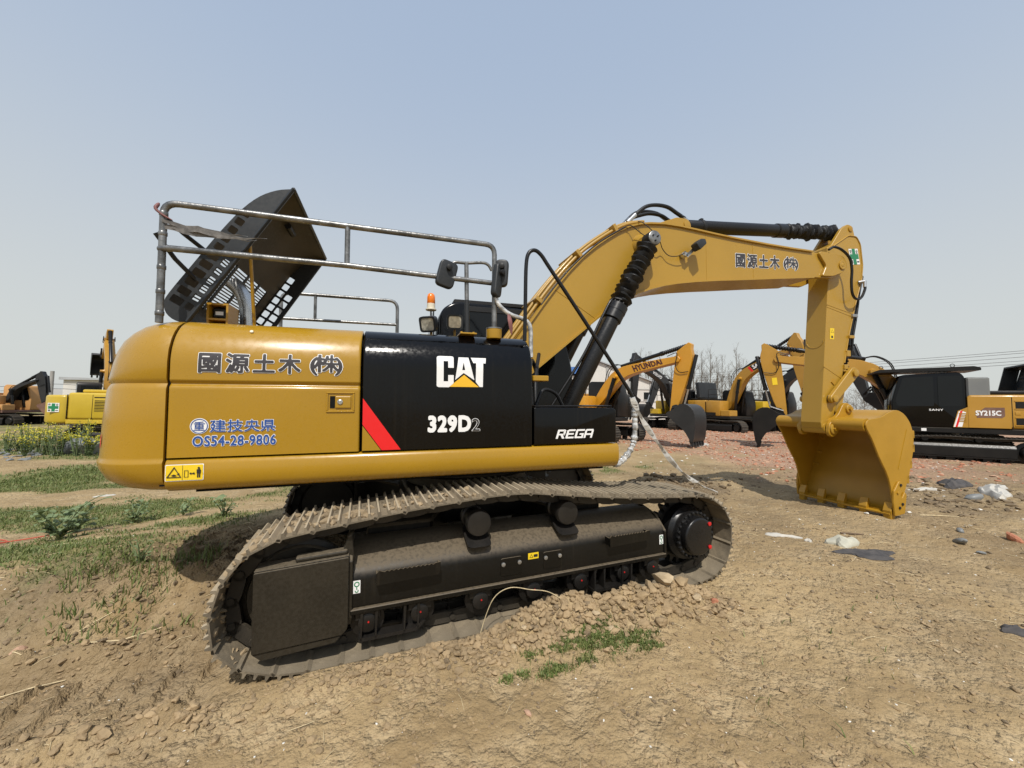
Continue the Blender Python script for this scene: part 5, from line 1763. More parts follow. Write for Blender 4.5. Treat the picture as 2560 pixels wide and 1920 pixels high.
        MB().box(x - 0.05, x + 0.05, -0.02, 0.06, 0.72, 0.86).obj('bracket', 'roller_steel', cr)
    for i, x in enumerate((-1.13, -0.76, -0.28, 0.19, 0.65, 1.11, 1.45)):
        mb = MB().lathe([(0.05, 0), (0.065, 0.006), (0.065, 0.05), (0.118, 0.055), (0.118, 0.10), (0.095, 0.11), (0.095, 0.29), (0.118, 0.30), (0.118, 0.34)], (x, -0.235, 0.235), (0, 1, 0), 22)
        rl = mb.obj('track_roller', 'roller_steel', o, smooth=35)
        MB().lathe([(0.0065, 0), (0.0065, 0.006)], (x + 0.005, -0.2355, 0.245), (0, -1, 0), 8).obj('plug', 'red_plug', rl)
        MB().box(x - 0.09, x + 0.09, -0.225, -0.19, 0.255, 0.335).obj('saddle', 'roller_steel', rl, bevel=0.008)
    for x0 in (-0.98, 0.98):
        mb = MB()
        for dx in (0.0, 0.10, 0.30, 0.40):
            mb.prism([(x0 - 0.2 + dx, 0.335), (x0 - 0.18 + dx, 0.335), (x0 - 0.19 + dx, 0.125), (x0 - 0.20 + dx, 0.125)], -0.25, -0.15)
        mb.prism([(x0 - 0.21, 0.12), (x0 + 0.20, 0.12), (x0 + 0.26, 0.18), (x0 + 0.24, 0.19), (x0 + 0.19, 0.145), (x0 - 0.21, 0.145)], -0.25, -0.16)
        mb.obj('chain_guard', 'roller_steel', o)
    # toothed steps
    for a, b in ((-1.08, -0.62), (0.91, 1.36)):
        pl = [(a, 0.525), (b - 0.02, 0.535), (b, 0.55), (b, 0.625)]
        m_ = 12
        for j in range(m_ * 2):
            t = 1 - (j + 0.5) / (m_ * 2)
            pl.append((a + 0.05 + (b - a - 0.08) * t, 0.612 + (0.010 if j % 2 == 0 else 0.0)))
        pl += [(a + 0.02, 0.625), (a, 0.605)]
        st = MB().prism(pl, yo - 0.075, yo - 0.063)
        st.box(a, a + 0.012, yo - 0.063, yo + 0.005, 0.53, 0.60)
        st.box(b - 0.012, b, yo - 0.063, yo + 0.005, 0.54, 0.61)
        st.obj('step', 'frame_black', o)
    # stickers, cover plates, bolts
    F_ = lambda off: (lambda u, v: (u, yo - off, v))
    for x0, x1, z0, z1 in ((-1.232, -1.184, 0.462, 0.552), (1.532, 1.578, 0.445, 0.535)):
        s = flat('hook_label', [[(x0, z0), (x1, z0), (x1, z1), (x0, z1)]], 'white_print', o, F_(0.003))
        cx = (x0 + x1) / 2
        ringp = []
        for i in range(12):
            a, b = 2 * math.pi * i / 12, 2 * math.pi * (i + 1) / 12
            ringp.append([(cx + r * math.cos(t), z1 - 0.026 + r * math.sin(t)) for r, t in ((0.012, a), (0.019, a), (0.019, b), (0.012, b))])
        for i in range(9):
            a, b = math.pi * 0.9 + math.pi * 1.35 * i / 9, math.pi * 0.9 + math.pi * 1.35 * (i + 1) / 9
            ringp.append([(cx + r * math.cos(t), z0 + 0.018 + r * math.sin(t)) for r, t in ((0.007, a), (0.013, a), (0.013, b), (0.007, b))])
        ringp.append([(cx - 0.003, z0 + 0.026), (cx + 0.003, z0 + 0.026), (cx + 0.003, z1 - 0.043), (cx - 0.003, z1 - 0.043)])
        flat('pictogram', ringp, 'label_green', s, F_(0.005))
    s = flat('warning_label', [[(0.134, 0.503), (0.231, 0.503), (0.231, 0.555), (0.134, 0.555)]], 'label_yellow', o, F_(0.003))
    flat('pictogram', tri_ring(0.163, 0.526, 0.020, 0.006) + [rrect(0.185, 0.222, 0.518, 0.540, 0.003)], 'black_print', s, F_(0.005))
    for x0, x1 in ((-0.112, 0.075), (0.275, 0.455)):
        c = MB().prism(rrect(x0, x1, 0.40, 0.545, 0.02), yo - 0.005, yo + 0.01).obj('access_cover', 'frame_black', o, bevel=0.002)
        for x in (x0 + 0.022, x1 - 0.022):
            MB().lathe([(0.017, 0), (0.017, 0.010), (0.008, 0.012)], (x, yo - 0.005, 0.498), (0, -1, 0), 10).obj('bolt', 'bolt_steel', c)
    return o
FRM = frame_side(-1)
frame_side(1)

# ------------------------------------------------------------------ the other machines of the yard
paint('sany_yellow', (0.42, 0.215, 0.018), 0.38, var=0.06, coat=0.2, dust=0.10)
paint('orange_paint', (0.55, 0.255, 0.012), 0.36, var=0.05, coat=0.2, dust=0.06)
paint('lemon_yellow', (0.52, 0.36, 0.020), 0.36, var=0.06, coat=0.2, dust=0.10)
paint('volvo_yellow', (0.55, 0.36, 0.015), 0.36, var=0.06, coat=0.2, dust=0.06)
paint('graphite', (0.018, 0.019, 0.021), 0.40, var=0.12, dust=0.03, spec=0.4)
paint('pale_orange', (0.52, 0.27, 0.09), 0.5, var=0.08, dust=0.15)
paint('maroon', (0.13, 0.055, 0.045), 0.55, var=0.2, dust=0.35)
paint('tomato', (0.45, 0.07, 0.035), 0.5, var=0.1, dust=0.1)
paint('machine_black', (0.005, 0.005, 0.0055), 0.38, var=0.2, dust=0.02, top_dust=0.14, spec=0.35)
paint('track_dark', (0.016, 0.0145, 0.013), 0.6, var=0.3, dust=0.25, top_dust=0.35, scale=4, dustcol=(0.24, 0.19, 0.13))
paint('grey_panel', (0.17, 0.18, 0.18), 0.5, var=0.1, dust=0.1)

paint('letter_maroon', (0.06, 0.012, 0.012), 0.5, var=0.05)

FWD = Vector((math.sin(YAW), math.cos(YAW), 0))
RGT = Vector((math.cos(YAW), -math.sin(YAW), 0))


def spot(lat, dep):
    """a place so many metres to the right of and ahead of where the photographer stood"""
    p = Vector((CAM.x, CAM.y, 0)) + RGT * lat + FWD * dep
    return p.x, p.y


BOOM_T = [(-0.03, 0.02), (0.06, 0.065), (0.16, 0.125), (0.25, 0.17), (0.33, 0.202), (0.40, 0.215), (0.48, 0.210), (0.58, 0.182), (0.72, 0.133), (0.86, 0.083), (0.97, 0.042), (1.015, 0.024), (1.022, -0.008), (1.0, -0.026),
          (0.90, 0.0), (0.75, 0.042), (0.60, 0.082), (0.50, 0.098), (0.42, 0.098), (0.34, 0.078), (0.25, 0.043), (0.12, -0.012), (0.04, -0.035), (-0.02, -0.03)]
STICK_T = [(-0.13, -0.05), (0.1, -0.055), (0.5, -0.055), (0.96, -0.045), (1.03, -0.03), (1.035, 0.02), (0.95, 0.045), (0.7, 0.115), (0.45, 0.165), (0.2, 0.205), (0.03, 0.225), (-0.10, 0.22), (-0.19, 0.19), (-0.275, 0.185), (-0.30, 0.14), (-0.27, 0.10)]
BKT_O = [(0.56, -1.27), (0.65, -1.24), (0.74, -1.12), (0.84, -0.90), (0.94, -0.70), (1.02, -0.47), (1.075, -0.27), (1.08, -0.09), (1.045, 0.04), (0.98, 0.15), (0.86, 0.255), (0.70, 0.305), (0.53, 0.275), (0.38, 0.215), (0.23, 0.185), (0.07, 0.17), (0.0, 0.13)]
BKT_F = [(0.01, 0.02), (0.045, -0.03), (0.11, -0.12), (0.25, -0.39), (0.40, -0.625), (0.455, -0.74), (0.495, -0.88), (0.52, -1.04)]


def shoe_belt(x0, x1, r, w, y, n):
    """the plates of a crawler belt round two wheels"""
    mb = MB()
    L = (x1 - x0) * 2 + 2 * math.pi * r
    p = L / n
    top_sag = 0.03

    def at(d):
        d %= L
        if d < x1 - x0:
            t = d / (x1 - x0)
            return Vector((x0 + d, 0, 2 * r + 0.02 * math.sin(math.pi * t) - top_sag * math.sin(2 * math.pi * t) ** 2)), Vector((1, 0, 0))
        d -= x1 - x0
        if d < math.pi * r:
            a = math.pi / 2 - d / r
            return Vector((x1 + r * math.cos(a), 0, r + r * math.sin(a))), Vector((math.sin(a), 0, -math.cos(a)))
        d -= math.pi * r
        if d < x1 - x0:
            return Vector((x1 - d, 0, 0)), Vector((-1, 0, 0))
        d -= x1 - x0
        a = -math.pi / 2 - d / r
        return Vector((x0 + r * math.cos(a), 0, r + r * math.sin(a))), Vector((math.sin(a), 0, -math.cos(a)))
    for i in range(n):
        c, t = at(i * p + p / 2)
        z = Vector((-t.z, 0, t.x))
        m = Matrix(((t.x, 0, z.x, c.x), (0, 1, 0, y), (t.z, 0, z.z, c.z), (0, 0, 0, 1)))
        mb.prism([(-p * 0.49, -0.02), (p * 0.49, -0.02), (p * 0.49, 0.0), (0.05, 0.0), (0.04, 0.028), (0.02, 0.028), (0.01, 0.0), (-0.05, 0.0), (-0.06, 0.028), (-0.08, 0.028), (-p * 0.49, 0.0)], -w / 2, w / 2, 'y', m)
        mb.box(-p * 0.5, p * 0.5, -0.10, -0.05, -0.10, -0.02, m)
        mb.box(-p * 0.5, p * 0.5, 0.05, 0.10, -0.10, -0.02, m)
    return mb


def machine(label, loc, head, nose, pin, curl=0.0, body='sany_yellow', arm=None, bucket='machine_black', cwt=None, cab='black_paint',
            sill='machine_black', track_head=None, scale=1.0, z=None, hood=None, bscale=1.0, group='excavators parked in the yard behind', louvre=True, glass=True, cw_len=1.0):
    """one excavator: X forward, Y to its left; nose and pin are the boom's end and the bucket pin in its own upright plane"""
    arm = arm or body
    cwt = cwt or body
    x, y = loc
    E = empty('excavator', (x, y, hz1(x, y) - 0.03 if z is None else z), head)
    E.scale = (scale, scale, scale)
    tag(E, label, 'excavator', group)
    th = (track_head if track_head is not None else head) - head
    for s in (-1, 1):
        M = Matrix.Rotation(th, 4, 'Z')
        t = shoe_belt(-1.72, 1.72, 0.44, 0.60, s * 1.16, 46).obj('crawler_track', 'track_dark', E)
        t.matrix_local = M
        f = MB().prism([(s * 1.02, 0.26), (s * 1.40, 0.26), (s * 1.40, 0.56), (s * 1.34, 0.66), (s * 1.20, 0.72), (s * 1.02, 0.72)], -1.40, 1.42, 'x').obj('track_frame', 'machine_black', E, bevel=0.015)
        f.matrix_local = M
        MB().box(-1.42, 1.42, *sorted((s * 1.37, s * 1.425)), 0.225, 0.258).obj('flange', 'machine_black', f)
        for xx, r in ((-1.72, 0.34), (1.72, 0.33)):
            MB().lathe([(r * 0.5, 0), (r, 0.02), (r, 0.10), (r * 0.75, 0.12), (r * 0.62, 0.20), (r * 0.55, 0.22)], (xx, s * 1.13, 0.44), (0, s, 0), 24).obj('idler' if xx > 0 else 'final_drive', 'machine_black', f, smooth=35)
        for xx in (-0.65, 0.55):
            MB().lathe([(0.05, 0), (0.085, 0.01), (0.085, 0.2)], (xx, s * 1.16, 0.80), (0, s, 0), 14).obj('carrier_roller', 'machine_black', f, smooth=35)
        for xx in (-1.15, -0.8, -0.4, 0.0, 0.4, 0.8, 1.15):
            MB().lathe([(0.05, 0), (0.10, 0.01), (0.10, 0.2)], (xx, s * 1.16, 0.175), (0, s, 0), 12).obj('track_roller', 'machine_black', f, smooth=35)
    c = MB().box(-0.8, 0.8, -1.02, 1.02, 0.42, 0.72)
    c.lathe([(0.6, 0), (0.6, 0.24)], (0, 0, 0.72), (0, 0, 1), 24)
    o = c.obj('car_body', 'machine_black', E)
    o.matrix_local = Matrix.Rotation(th, 4, 'Z')
    # upper works
    MB().box(-2.2, 1.30, -1.33, 1.33, 0.985, 1.16).obj('upper_frame', sill, E, bevel=0.02)
    MB().box(-2.15, -0.45, -1.36, 1.36, 1.17, 2.22).obj('engine_bay', body, E, bevel=0.08, segs=3, smooth=40)
    MB().box(-0.44, 0.62, -1.35, -0.45, 1.17, 2.18).obj('tank', body, E, bevel=0.06, segs=2, smooth=40)
    MB().box(0.63, 1.28, -1.33, -0.55, 1.17, 1.55).obj('tool_box', body, E, bevel=0.04, segs=2)
    for xx in (-2.16, -1.35, -0.46):
        for s in (-1, 1):
            if xx < -0.5 or s < 0:
                MB().box(xx - 0.008, xx + 0.008, *sorted((s * 1.33, s * 1.364)), 1.18, 2.14).obj('seam', 'machine_black', E)
    pl = round_poly([(-2.17, -1.36), (-2.17, 1.36), (-2.45, 1.34), (-2.72, 1.10), (-2.86, 0.6), (-2.90, 0.0), (-2.86, -0.6), (-2.72, -1.10), (-2.45, -1.34)], 0.25, 3)
    pl = [(-2.17 + (a + 2.17) * cw_len, b) for a, b in pl]
    MB().prism(pl, 1.0, 2.12, 'z').obj('counterweight', cwt, E, bevel=0.10, segs=3, bang=50, smooth=40)
    if louvre:
        for s in (-1, 1):
            lv = MB().box(-1.28, -0.72, *sorted((s * 1.350, s * 1.366)), 1.48, 1.92).obj('louvre', 'machine_black', E)
            for k in range(7):
                MB().box(-1.27, -0.73, *sorted((s * 1.366, s * 1.378)), 1.50 + 0.06 * k, 1.525 + 0.06 * k).obj('slat', body, lv)
    cb = MB().prism(round_poly([(-0.42, 1.17), (1.28, 1.17), (1.33, 2.0), (1.10, 2.90), (-0.30, 2.96), (-0.42, 2.80)], [0.04, 0.06, 0.3, 0.16, 0.12, 0.1], 5), 0.36, 1.34).obj('cab', cab, E, smooth=40, bevel=0.035, segs=2, bang=50)
    if glass:
        MB().prism(round_poly([(0.30, 1.85), (1.18, 1.85), (1.22, 2.05), (1.02, 2.80), (0.30, 2.83)], 0.05, 3), 1.342, 1.350).obj('window', 'glass_dark', cb)
        MB().prism(rrect(-0.34, 0.20, 1.85, 2.83, 0.05), 1.342, 1.350).obj('window', 'glass_dark', cb)
        MB().prism([(0.46, 1.75), (1.24, 1.75), (1.22, 2.82), (0.48, 2.82)], 1.20, 1.335, 'x', Matrix.Translation((0, 0, 0))).obj('windscreen', 'glass_dark', cb) if False else None
        MB().prism(round_poly([(0.30, 1.85), (1.18, 1.85), (1.22, 2.05), (1.02, 2.80), (0.30, 2.83)], 0.05, 3), 0.350, 0.358).obj('window', 'glass_dark', cb)
        MB().box(-0.428, -0.42, 0.5, 1.2, 1.95, 2.75).obj('window', 'glass_dark', cb)
    MB().box(-1.95, -0.75, -1.0, 1.0, 2.225, 2.36).obj('hood', hood or body, E, bevel=0.05, segs=2, smooth=40)
    mb = MB()
    mb.tube([(-0.30, -1.25, 2.17), (-0.30, -1.25, 2.95), (0.45, -1.25, 2.95), (0.55, -1.25, 2.80), (0.55, -1.25, 2.17)], 0.02, 6)
    mb.tube([(-0.30, -1.25, 2.6), (0.55, -1.25, 2.6)], 0.016, 6)
    mb.obj('hand_rail', 'machine_black', E)
    # arm
    F = Vector((0.30, 1.72))
    N, K = Vector(nose), Vector(pin)
    u = N - F
    L = u.length
    u.normalize()
    w = Vector((-u.y, u.x))
    B = lambda a, b: tuple(F + u * a * L + w * b * L)
    bm_ = MB().prism([B(a, b) for a, b in BOOM_T], -0.24, 0.24).obj('boom', arm, E, smooth=22, bevel=0.012, bang=40)
    v = K - N
    S = v.length
    v.normalize()
    o_ = Vector((-v.y, v.x))
    T = lambda a, b: tuple(N + v * a * S + o_ * b * S)
    stk = MB().prism([T(a, b) for a, b in STICK_T], -0.15, 0.15).obj('stick', arm, E, smooth=20, bevel=0.012, bang=40)
    ca, sa = math.cos(curl), math.sin(curl)
    k = bscale
    Bk = lambda p: (K.x + (p[0] * ca - p[1] * sa) * k, K.y + (p[0] * sa + p[1] * ca) * k)
    out_, fr_ = [Bk(p) for p in BKT_O], [Bk(p) for p in BKT_F]
    bk = MB()
    kk = len(out_)
    vs = []
    for yy in (-0.58, 0.58):
        vs += [(p[0], yy, p[1]) for p in out_]
        for i, p in enumerate(out_):
            a, b = out_[max(0, i - 1)], out_[min(kk - 1, i + 1)]
            t = Vector((b[0] - a[0], b[1] - a[1])).normalized()
            vs.append((p[0] - t.y * 0.03, yy, p[1] + t.x * 0.03))
    fs = []
    for i in range(kk - 1):
        fs += [(i, 2 * kk + i, 2 * kk + i + 1, i + 1), (kk + i + 1, 3 * kk + i + 1, 3 * kk + i, kk + i)]
    fs += [(0, kk, 3 * kk, 2 * kk), (kk - 1, 3 * kk - 1, 4 * kk - 1, 2 * kk - 1)]
    bo = bk.add(vs, fs).obj('bucket', bucket, E, smooth=40)
    for s in (-1, 1):
        MB().prism(out_ + fr_, *sorted((s * 0.575, s * 0.61))).obj('side_plate', bucket, bo, bevel=0.006)
        MB().prism(round_poly([Bk(p) for p in ((-0.10, -0.05), (0.0, 0.16), (0.22, 0.42), (0.42, 0.40), (0.45, 0.20), (0.12, -0.05))], 0.05, 2), *sorted((s * 0.17, s * 0.22))).obj('hinge_ear', bucket, bo)
    for i in range(5):
        yy = -0.52 + 0.26 * i
        MB().prism([Bk(p) for p in ((0.49, -1.15), (0.62, -1.24), (0.60, -1.38), (0.55, -1.44), (0.50, -1.36))], yy - 0.045, yy + 0.045).obj('tooth', bucket, bo)
    # rams
    def ram(p, q, r, yy, name, split=0.58, bt='rubber'):
        p, q = Vector((p[0], yy, p[1])), Vector((q[0], yy, q[1]))
        d = q - p
        Ln = d.length
        d.normalize()
        o = MB().lathe([(r * 0.8, 0), (r, 0.03), (r, Ln * split)], p, d, 14).obj(name, 'black_paint', E, smooth=40)
        MB().lathe([(r * 1.2, Ln * split), (r * 1.2, Ln * split + 0.12)], p, d, 14).obj('gland', 'black_paint', o, smooth=40)
        if bt == 'rod':
            MB().lathe([(r * 0.5, Ln * split + 0.1), (r * 0.5, Ln)], p, d, 10).obj('rod', 'steel', o, smooth=40)
        else:
            pr = []
            nf = 12
            a0, a1 = Ln * split + 0.1, Ln - 0.05
            for i in range(nf):
                t0 = a0 + (a1 - a0) * i / nf
                dt = (a1 - a0) / nf
                pr += [(r * 0.8, t0), (r * 1.15, t0 + dt * 0.35), (r * 1.15, t0 + dt * 0.65)]
            pr.append((r * 0.7, a1))
            MB().lathe(pr, p, d, 12).obj('rod_boot', bt, o, smooth=40)
    for s in (-1, 1):
        ram((0.95, 1.35), B(0.375, 0.15), 0.085, s * 0.36, 'boom_cylinder')
        MB().lathe([(0.13, 0), (0.09, 0.1), (0.085, 0.20)], (B(0.375, 0.15)[0], s * 0.23, B(0.375, 0.15)[1]), (0, s, 0), 16).obj('pin_boss', arm, bm_, smooth=40)
    ram(B(0.45, 0.235), T(-0.265, 0.15), 0.085, 0, 'stick_cylinder', 0.60)
    ram(T(-0.10, 0.27), T(0.78, 0.17), 0.075, 0, 'bucket_cylinder', 0.62, 'rod')
    lk = T(0.78, 0.17)
    e2 = Bk((0.36, 0.32))
    MB().tube([(lk[0], 0, lk[1]), (e2[0], 0, e2[1])], 0.07, 8).obj('power_link', 'machine_black', E)
    for s in (-1, 1):
        q2 = T(0.86, 0.0)
        MB().tube([(q2[0], s * 0.2, q2[1]), (lk[0], s * 0.2, lk[1])], 0.05, 6).obj('idler_link', 'machine_black', E)
    # a few hoses
    for yy in (-0.1, 0.1):
        MB().tube(spline([(B(0.22, 0.17)[0], yy, B(0.22, 0.17)[1]), (B(0.30, 0.26)[0], yy, B(0.30, 0.26)[1]), (B(0.40, 0.28)[0], yy, B(0.40, 0.28)[1]), (B(0.47, 0.235)[0], yy, B(0.47, 0.235)[1])], 5), 0.02, 6).obj('hose', 'rubber', bm_)
    h = [B(0.93, 0.07), B(1.02, 0.05), T(0.10, -0.02), T(0.22, 0.05), T(0.20, 0.20)]
    for s in (-1, 1):
        MB().tube(spline([(p[0], s * (0.26 if i < 3 else 0.2), p[1]) for i, p in enumerate(h)], 5), 0.017, 6).obj('hose', 'rubber', stk)
    return E, B, T


def place(lat, dep, lat2, dep2):
    a, b = Vector(spot(lat, dep)), Vector(spot(lat2, dep2))
    d = b - a
    return (a.x, a.y), math.atan2(d.y, d.x), d.length


def lateral(px, dep):
    return (px - 1280) / 959.66 * dep


def on_side(E, y, off=0.004):
    """lay print on a machine's side; y > 0 is its left side, so the writing runs the other way"""
    s = 1 if y > 0 else -1
    return lambda u, v: (-u if s > 0 else u, y + s * off, v)


# orange machine with a black bucket, boom towards the right
loc, head, reach = place(lateral(1478, 19.3), 19.3, lateral(1716, 15.9), 15.9)
HY, B, T = machine('orange excavator with dark lettering on its raised boom and a black bucket on the rubble', loc, head, (4.45, 3.70), (reach - 0.55, 1.30), 0.35, 'orange_paint', bucket='graphite', cab='machine_black', bscale=1.0)
bm_ = [c for c in HY.children if c.name.startswith('boom') and 'cyl' not in c.name][0]
def boom_word(B, bo, txt, a0, a1, b0, b1, c0, c1, mat, side, y=0.24, bold=0.05, shear=0.0):
    """letters along the boom between two of its own stations"""
    V, F = text2d(txt, bold, 1.05, shear)
    def f(u, v):
        if side > 0:
            u = 1 - u
        a = a0 + (a1 - a0) * u
        lo = b0 + (c0 - b0) * u
        hi = b1 + (c1 - b1) * u
        p = B(a, lo + (hi - lo) * v)
        return (p[0], side * (y + 0.006), p[1])
    W = [(p[0], p[1]) for p in V]
    return flat('lettering', [(W, F)], mat, bo, f)
boom_word(B, bm_, 'HYUNDAI', 0.58, 0.86, 0.100, 0.162, 0.030, 0.078, 'letter_maroon', -1)

# black-cabbed machine at the right, seen from its left side, boom reaching back to the left
loc, head, reach = place(lateral(2330, 13.6), 13.6, lateral(1978, 15.8), 15.8)
SY, B, T = machine('yellow excavator with a black cab and roof guard, standing right of the big bucket', loc, head, (4.50, 3.75), (4.28, 1.25), 0.30, 'sany_yellow', cab='black_gloss', hood='machine_black', z=0.20, louvre=False)
# black machine body beneath the yellow panels, stripes, letters, roof guard, open hood
sb = lambda off: (lambda u, v: (-u, 1.364 + off, v))
kids = {c.name.split('.')[0]: c for c in SY.children}
eb = kids['engine_bay']
cabo = kids['cab']
MB().prism([(-1.32, 1.18), (-0.44, 1.18), (-0.44, 2.16), (-1.32, 2.16)], 1.345, 1.362).obj('side_door', 'sany_yellow', eb, bevel=0.004)
pt = flat('stripe', [[(-0.30, 1.20), (-0.17, 1.20), (-0.28, 1.72), (-0.40, 1.66)]], 'white_print', cabo, lambda u, v: (u, 1.356, v))
MB().prism([(-0.46, 1.18), (-0.10, 1.18), (-0.22, 1.70), (-0.46, 1.84)], 1.342, 1.354).obj('side_panel', 'sany_yellow', cabo)
flat('stripe', [[(-0.20, 1.19), (-0.15, 1.19), (-0.275, 1.70), (-0.33, 1.72)]], 'red_print', cabo, lambda u, v: (u, 1.358, v))
flat('stripe', [[(-0.15, 1.19), (-0.11, 1.19), (-0.24, 1.69), (-0.275, 1.70)]], 'white_print', cabo, lambda u, v: (u, 1.358, v))
lo = flat('emblem', [[(0.62, 1.50), (1.14, 1.50), (1.20, 1.56), (1.20, 1.82), (0.80, 1.82), (0.72, 1.74), (0.62, 1.58)]], 'maroon', eb, sb(0.004))
flat('lettering', [word('SY215C', 0.60, 1.12, 1.575, 1.72, 0.045, 1.0)], 'white_print', eb, sb(0.008))
flat('lettering', [word('SANY', -0.42, -0.10, 1.70, 1.76, 0.03, 1.1)], 'white_print', cabo, lambda u, v: (-u, 1.352, v))
for k in range(6):
    MB().box(-0.40, -0.24, 1.354, 1.364, 1.36 + 0.05 * k, 1.385 + 0.05 * k).obj('louvre', 'yellow_worn', cabo)
for z0 in (1.30, 1.80):
    lv = MB().box(-2.10, -1.42, 1.352, 1.366, z0, z0 + 0.20).obj('louvre', 'machine_black', eb)
    MB().box(-2.12, -1.40, 1.352, 1.372, z0 - 0.035, z0 - 0.008).obj('ledge', 'sany_yellow', lv)
    MB().box(-2.12, -1.40, 1.352, 1.372, z0 + 0.208, z0 + 0.235).obj('ledge', 'sany_yellow', lv)
MB().box(-1.52, -1.40, 1.352, 1.372, 1.60, 1.70).obj('latch', 'sany_yellow', eb, bevel=0.01)
flat('lettering', [word('三一重机', 1.58, 2.05, 1.56, 1.66, 0.03)], 'tomato', eb, sb(0.004))
rg = MB().prism(round_poly([(-0.75, 2.99), (1.75, 2.99), (1.75, 3.03), (1.6, 3.09), (-0.6, 3.13), (-0.75, 3.08)], 0.02, 2), 0.30, 1.42).obj('roof_guard', 'machine_black', cabo, bevel=0.01)
for xx in (-0.15, 1.55):
    MB().tube([(xx + 0.05 * math.cos(t), 1.36, 3.12 + 0.05 + 0.05 * math.sin(t)) for t in [2 * math.pi * i / 12 for i in range(12)]], 0.010, 6, closed=True).obj('ring', 'machine_black', rg)
MB().box(-0.95, -0.45, 0.45, 1.32, 1.9, 2.78).obj('guard_box', 'grey_panel', SY, bevel=0.04)
hh = Matrix.Translation((-1.95, 0, 2.36)) @ Matrix.Rotation(R(-12), 4, 'Y')
mb = MB()
rows = []
lid = holed([(-0.95, 0.0), (0.95, 0.0), (0.95, 0.85), (-0.85, 0.85)], [rrect(-0.75 + 0.11 * i, -0.68 + 0.11 * i, z0, z0 + 0.07, 0.01, 1) for i in range(13) for z0 in (0.14, 0.44, 0.56)], lambda u, v, w: hh @ Vector((-0.0 - w - 0.25, u, v)), 0.03, 'open_hood', 'black_plastic', SY)
MB().box(-0.25, 0.10, -0.95, 0.95, 0.83, 0.88, hh).obj('hood_side', 'black_plastic', lid)
MB().box(-0.25, 0.10, 0.90, 0.95, 0.0, 0.83, hh).obj('hood_side', 'black_plastic', lid)
MB().box(-0.25, 0.10, -0.95, -0.90, 0.0, 0.83, hh).obj('hood_side', 'black_plastic', lid)
mb = MB()
lb = flat('warning_label', [[T(0.30, 0.03), T(0.42, 0.03), T(0.42, 0.10), T(0.30, 0.10)]], 'label_yellow', [c for c in SY.children if c.name.startswith('stick') and 'cyl' not in c.name][0], lambda u, v: (u, 0.158, v))
flat('label', [[(0.50, 1.03), (0.62, 1.03), (0.62, 1.12), (0.50, 1.12)]], 'white_print', kids['upper_frame'], lambda u, v: (u, 1.334, v))

# second yellow machine, boom raised to the right, lettering on a black patch
loc, head, reach = place(lateral(1812, 26.5), 26.5, lateral(2015, 22.0), 22.0)
S2, B, T = machine('yellow excavator with white lettering on a black boom patch and its engine hood tipped open', loc, head, (4.35, 5.25), (5.05, 2.45), 0.3, 'sany_yellow', cab='machine_black', hood='machine_black', louvre=False, z=0.22)
b2 = [c for c in S2.children if c.name.startswith('boom') and 'cyl' not in c.name][0]
def patch(B, bo, a0, a1, lo0, hi0, lo1, hi1, mat, side, off, skew=0.0):
    return flat('patch', [[(0, 0), (1, 0), (1, 1), (0, 1)]], mat, bo, lambda u, v: (B(a0 + (a1 - a0) * u + skew * v, (lo0 + (lo1 - lo0) * u) * (1 - v) + (hi0 + (hi1 - hi0) * u) * v)[0], side * (0.24 + off), B(a0 + (a1 - a0) * u + skew * v, (lo0 + (lo1 - lo0) * u) * (1 - v) + (hi0 + (hi1 - hi0) * u) * v)[1]))
patch(B, b2, 0.56, 0.80, 0.102, 0.180, 0.040, 0.098, 'machine_black', -1, 0.004)
patch(B, b2, 0.53, 0.556, 0.108, 0.185, 0.103, 0.180, 'red_print', -1, 0.004)
boom_word(B, b2, 'SANY', 0.575, 0.735, 0.118, 0.168, 0.075, 0.110, 'white_print', -1, 0.246, 0.05, 0.2)
kids2 = {c.name.split('.')[0]: c for c in S2.children}
hh = Matrix.Translation((-1.3, 0, 2.36)) @ Matrix.Rotation(R(-8), 4, 'Y')
MB().box(-0.10, 0.20, -1.0, 0.85, 0.0, 1.15, hh).obj('open_hood', 'black_plastic', S2, bevel=0.05, segs=2)
flat('lettering', [word('SY245H', -1.25, -0.72, 1.22, 1.34, 0.03)], 'white_print', kids2['engine_bay'], lambda u, v: (u, -1.372, v))
MB().box(-1.9, 0.3, -1.366, -1.355, 1.18, 1.40).obj('skirt_panel', 'machine_black', kids2['engine_bay'])

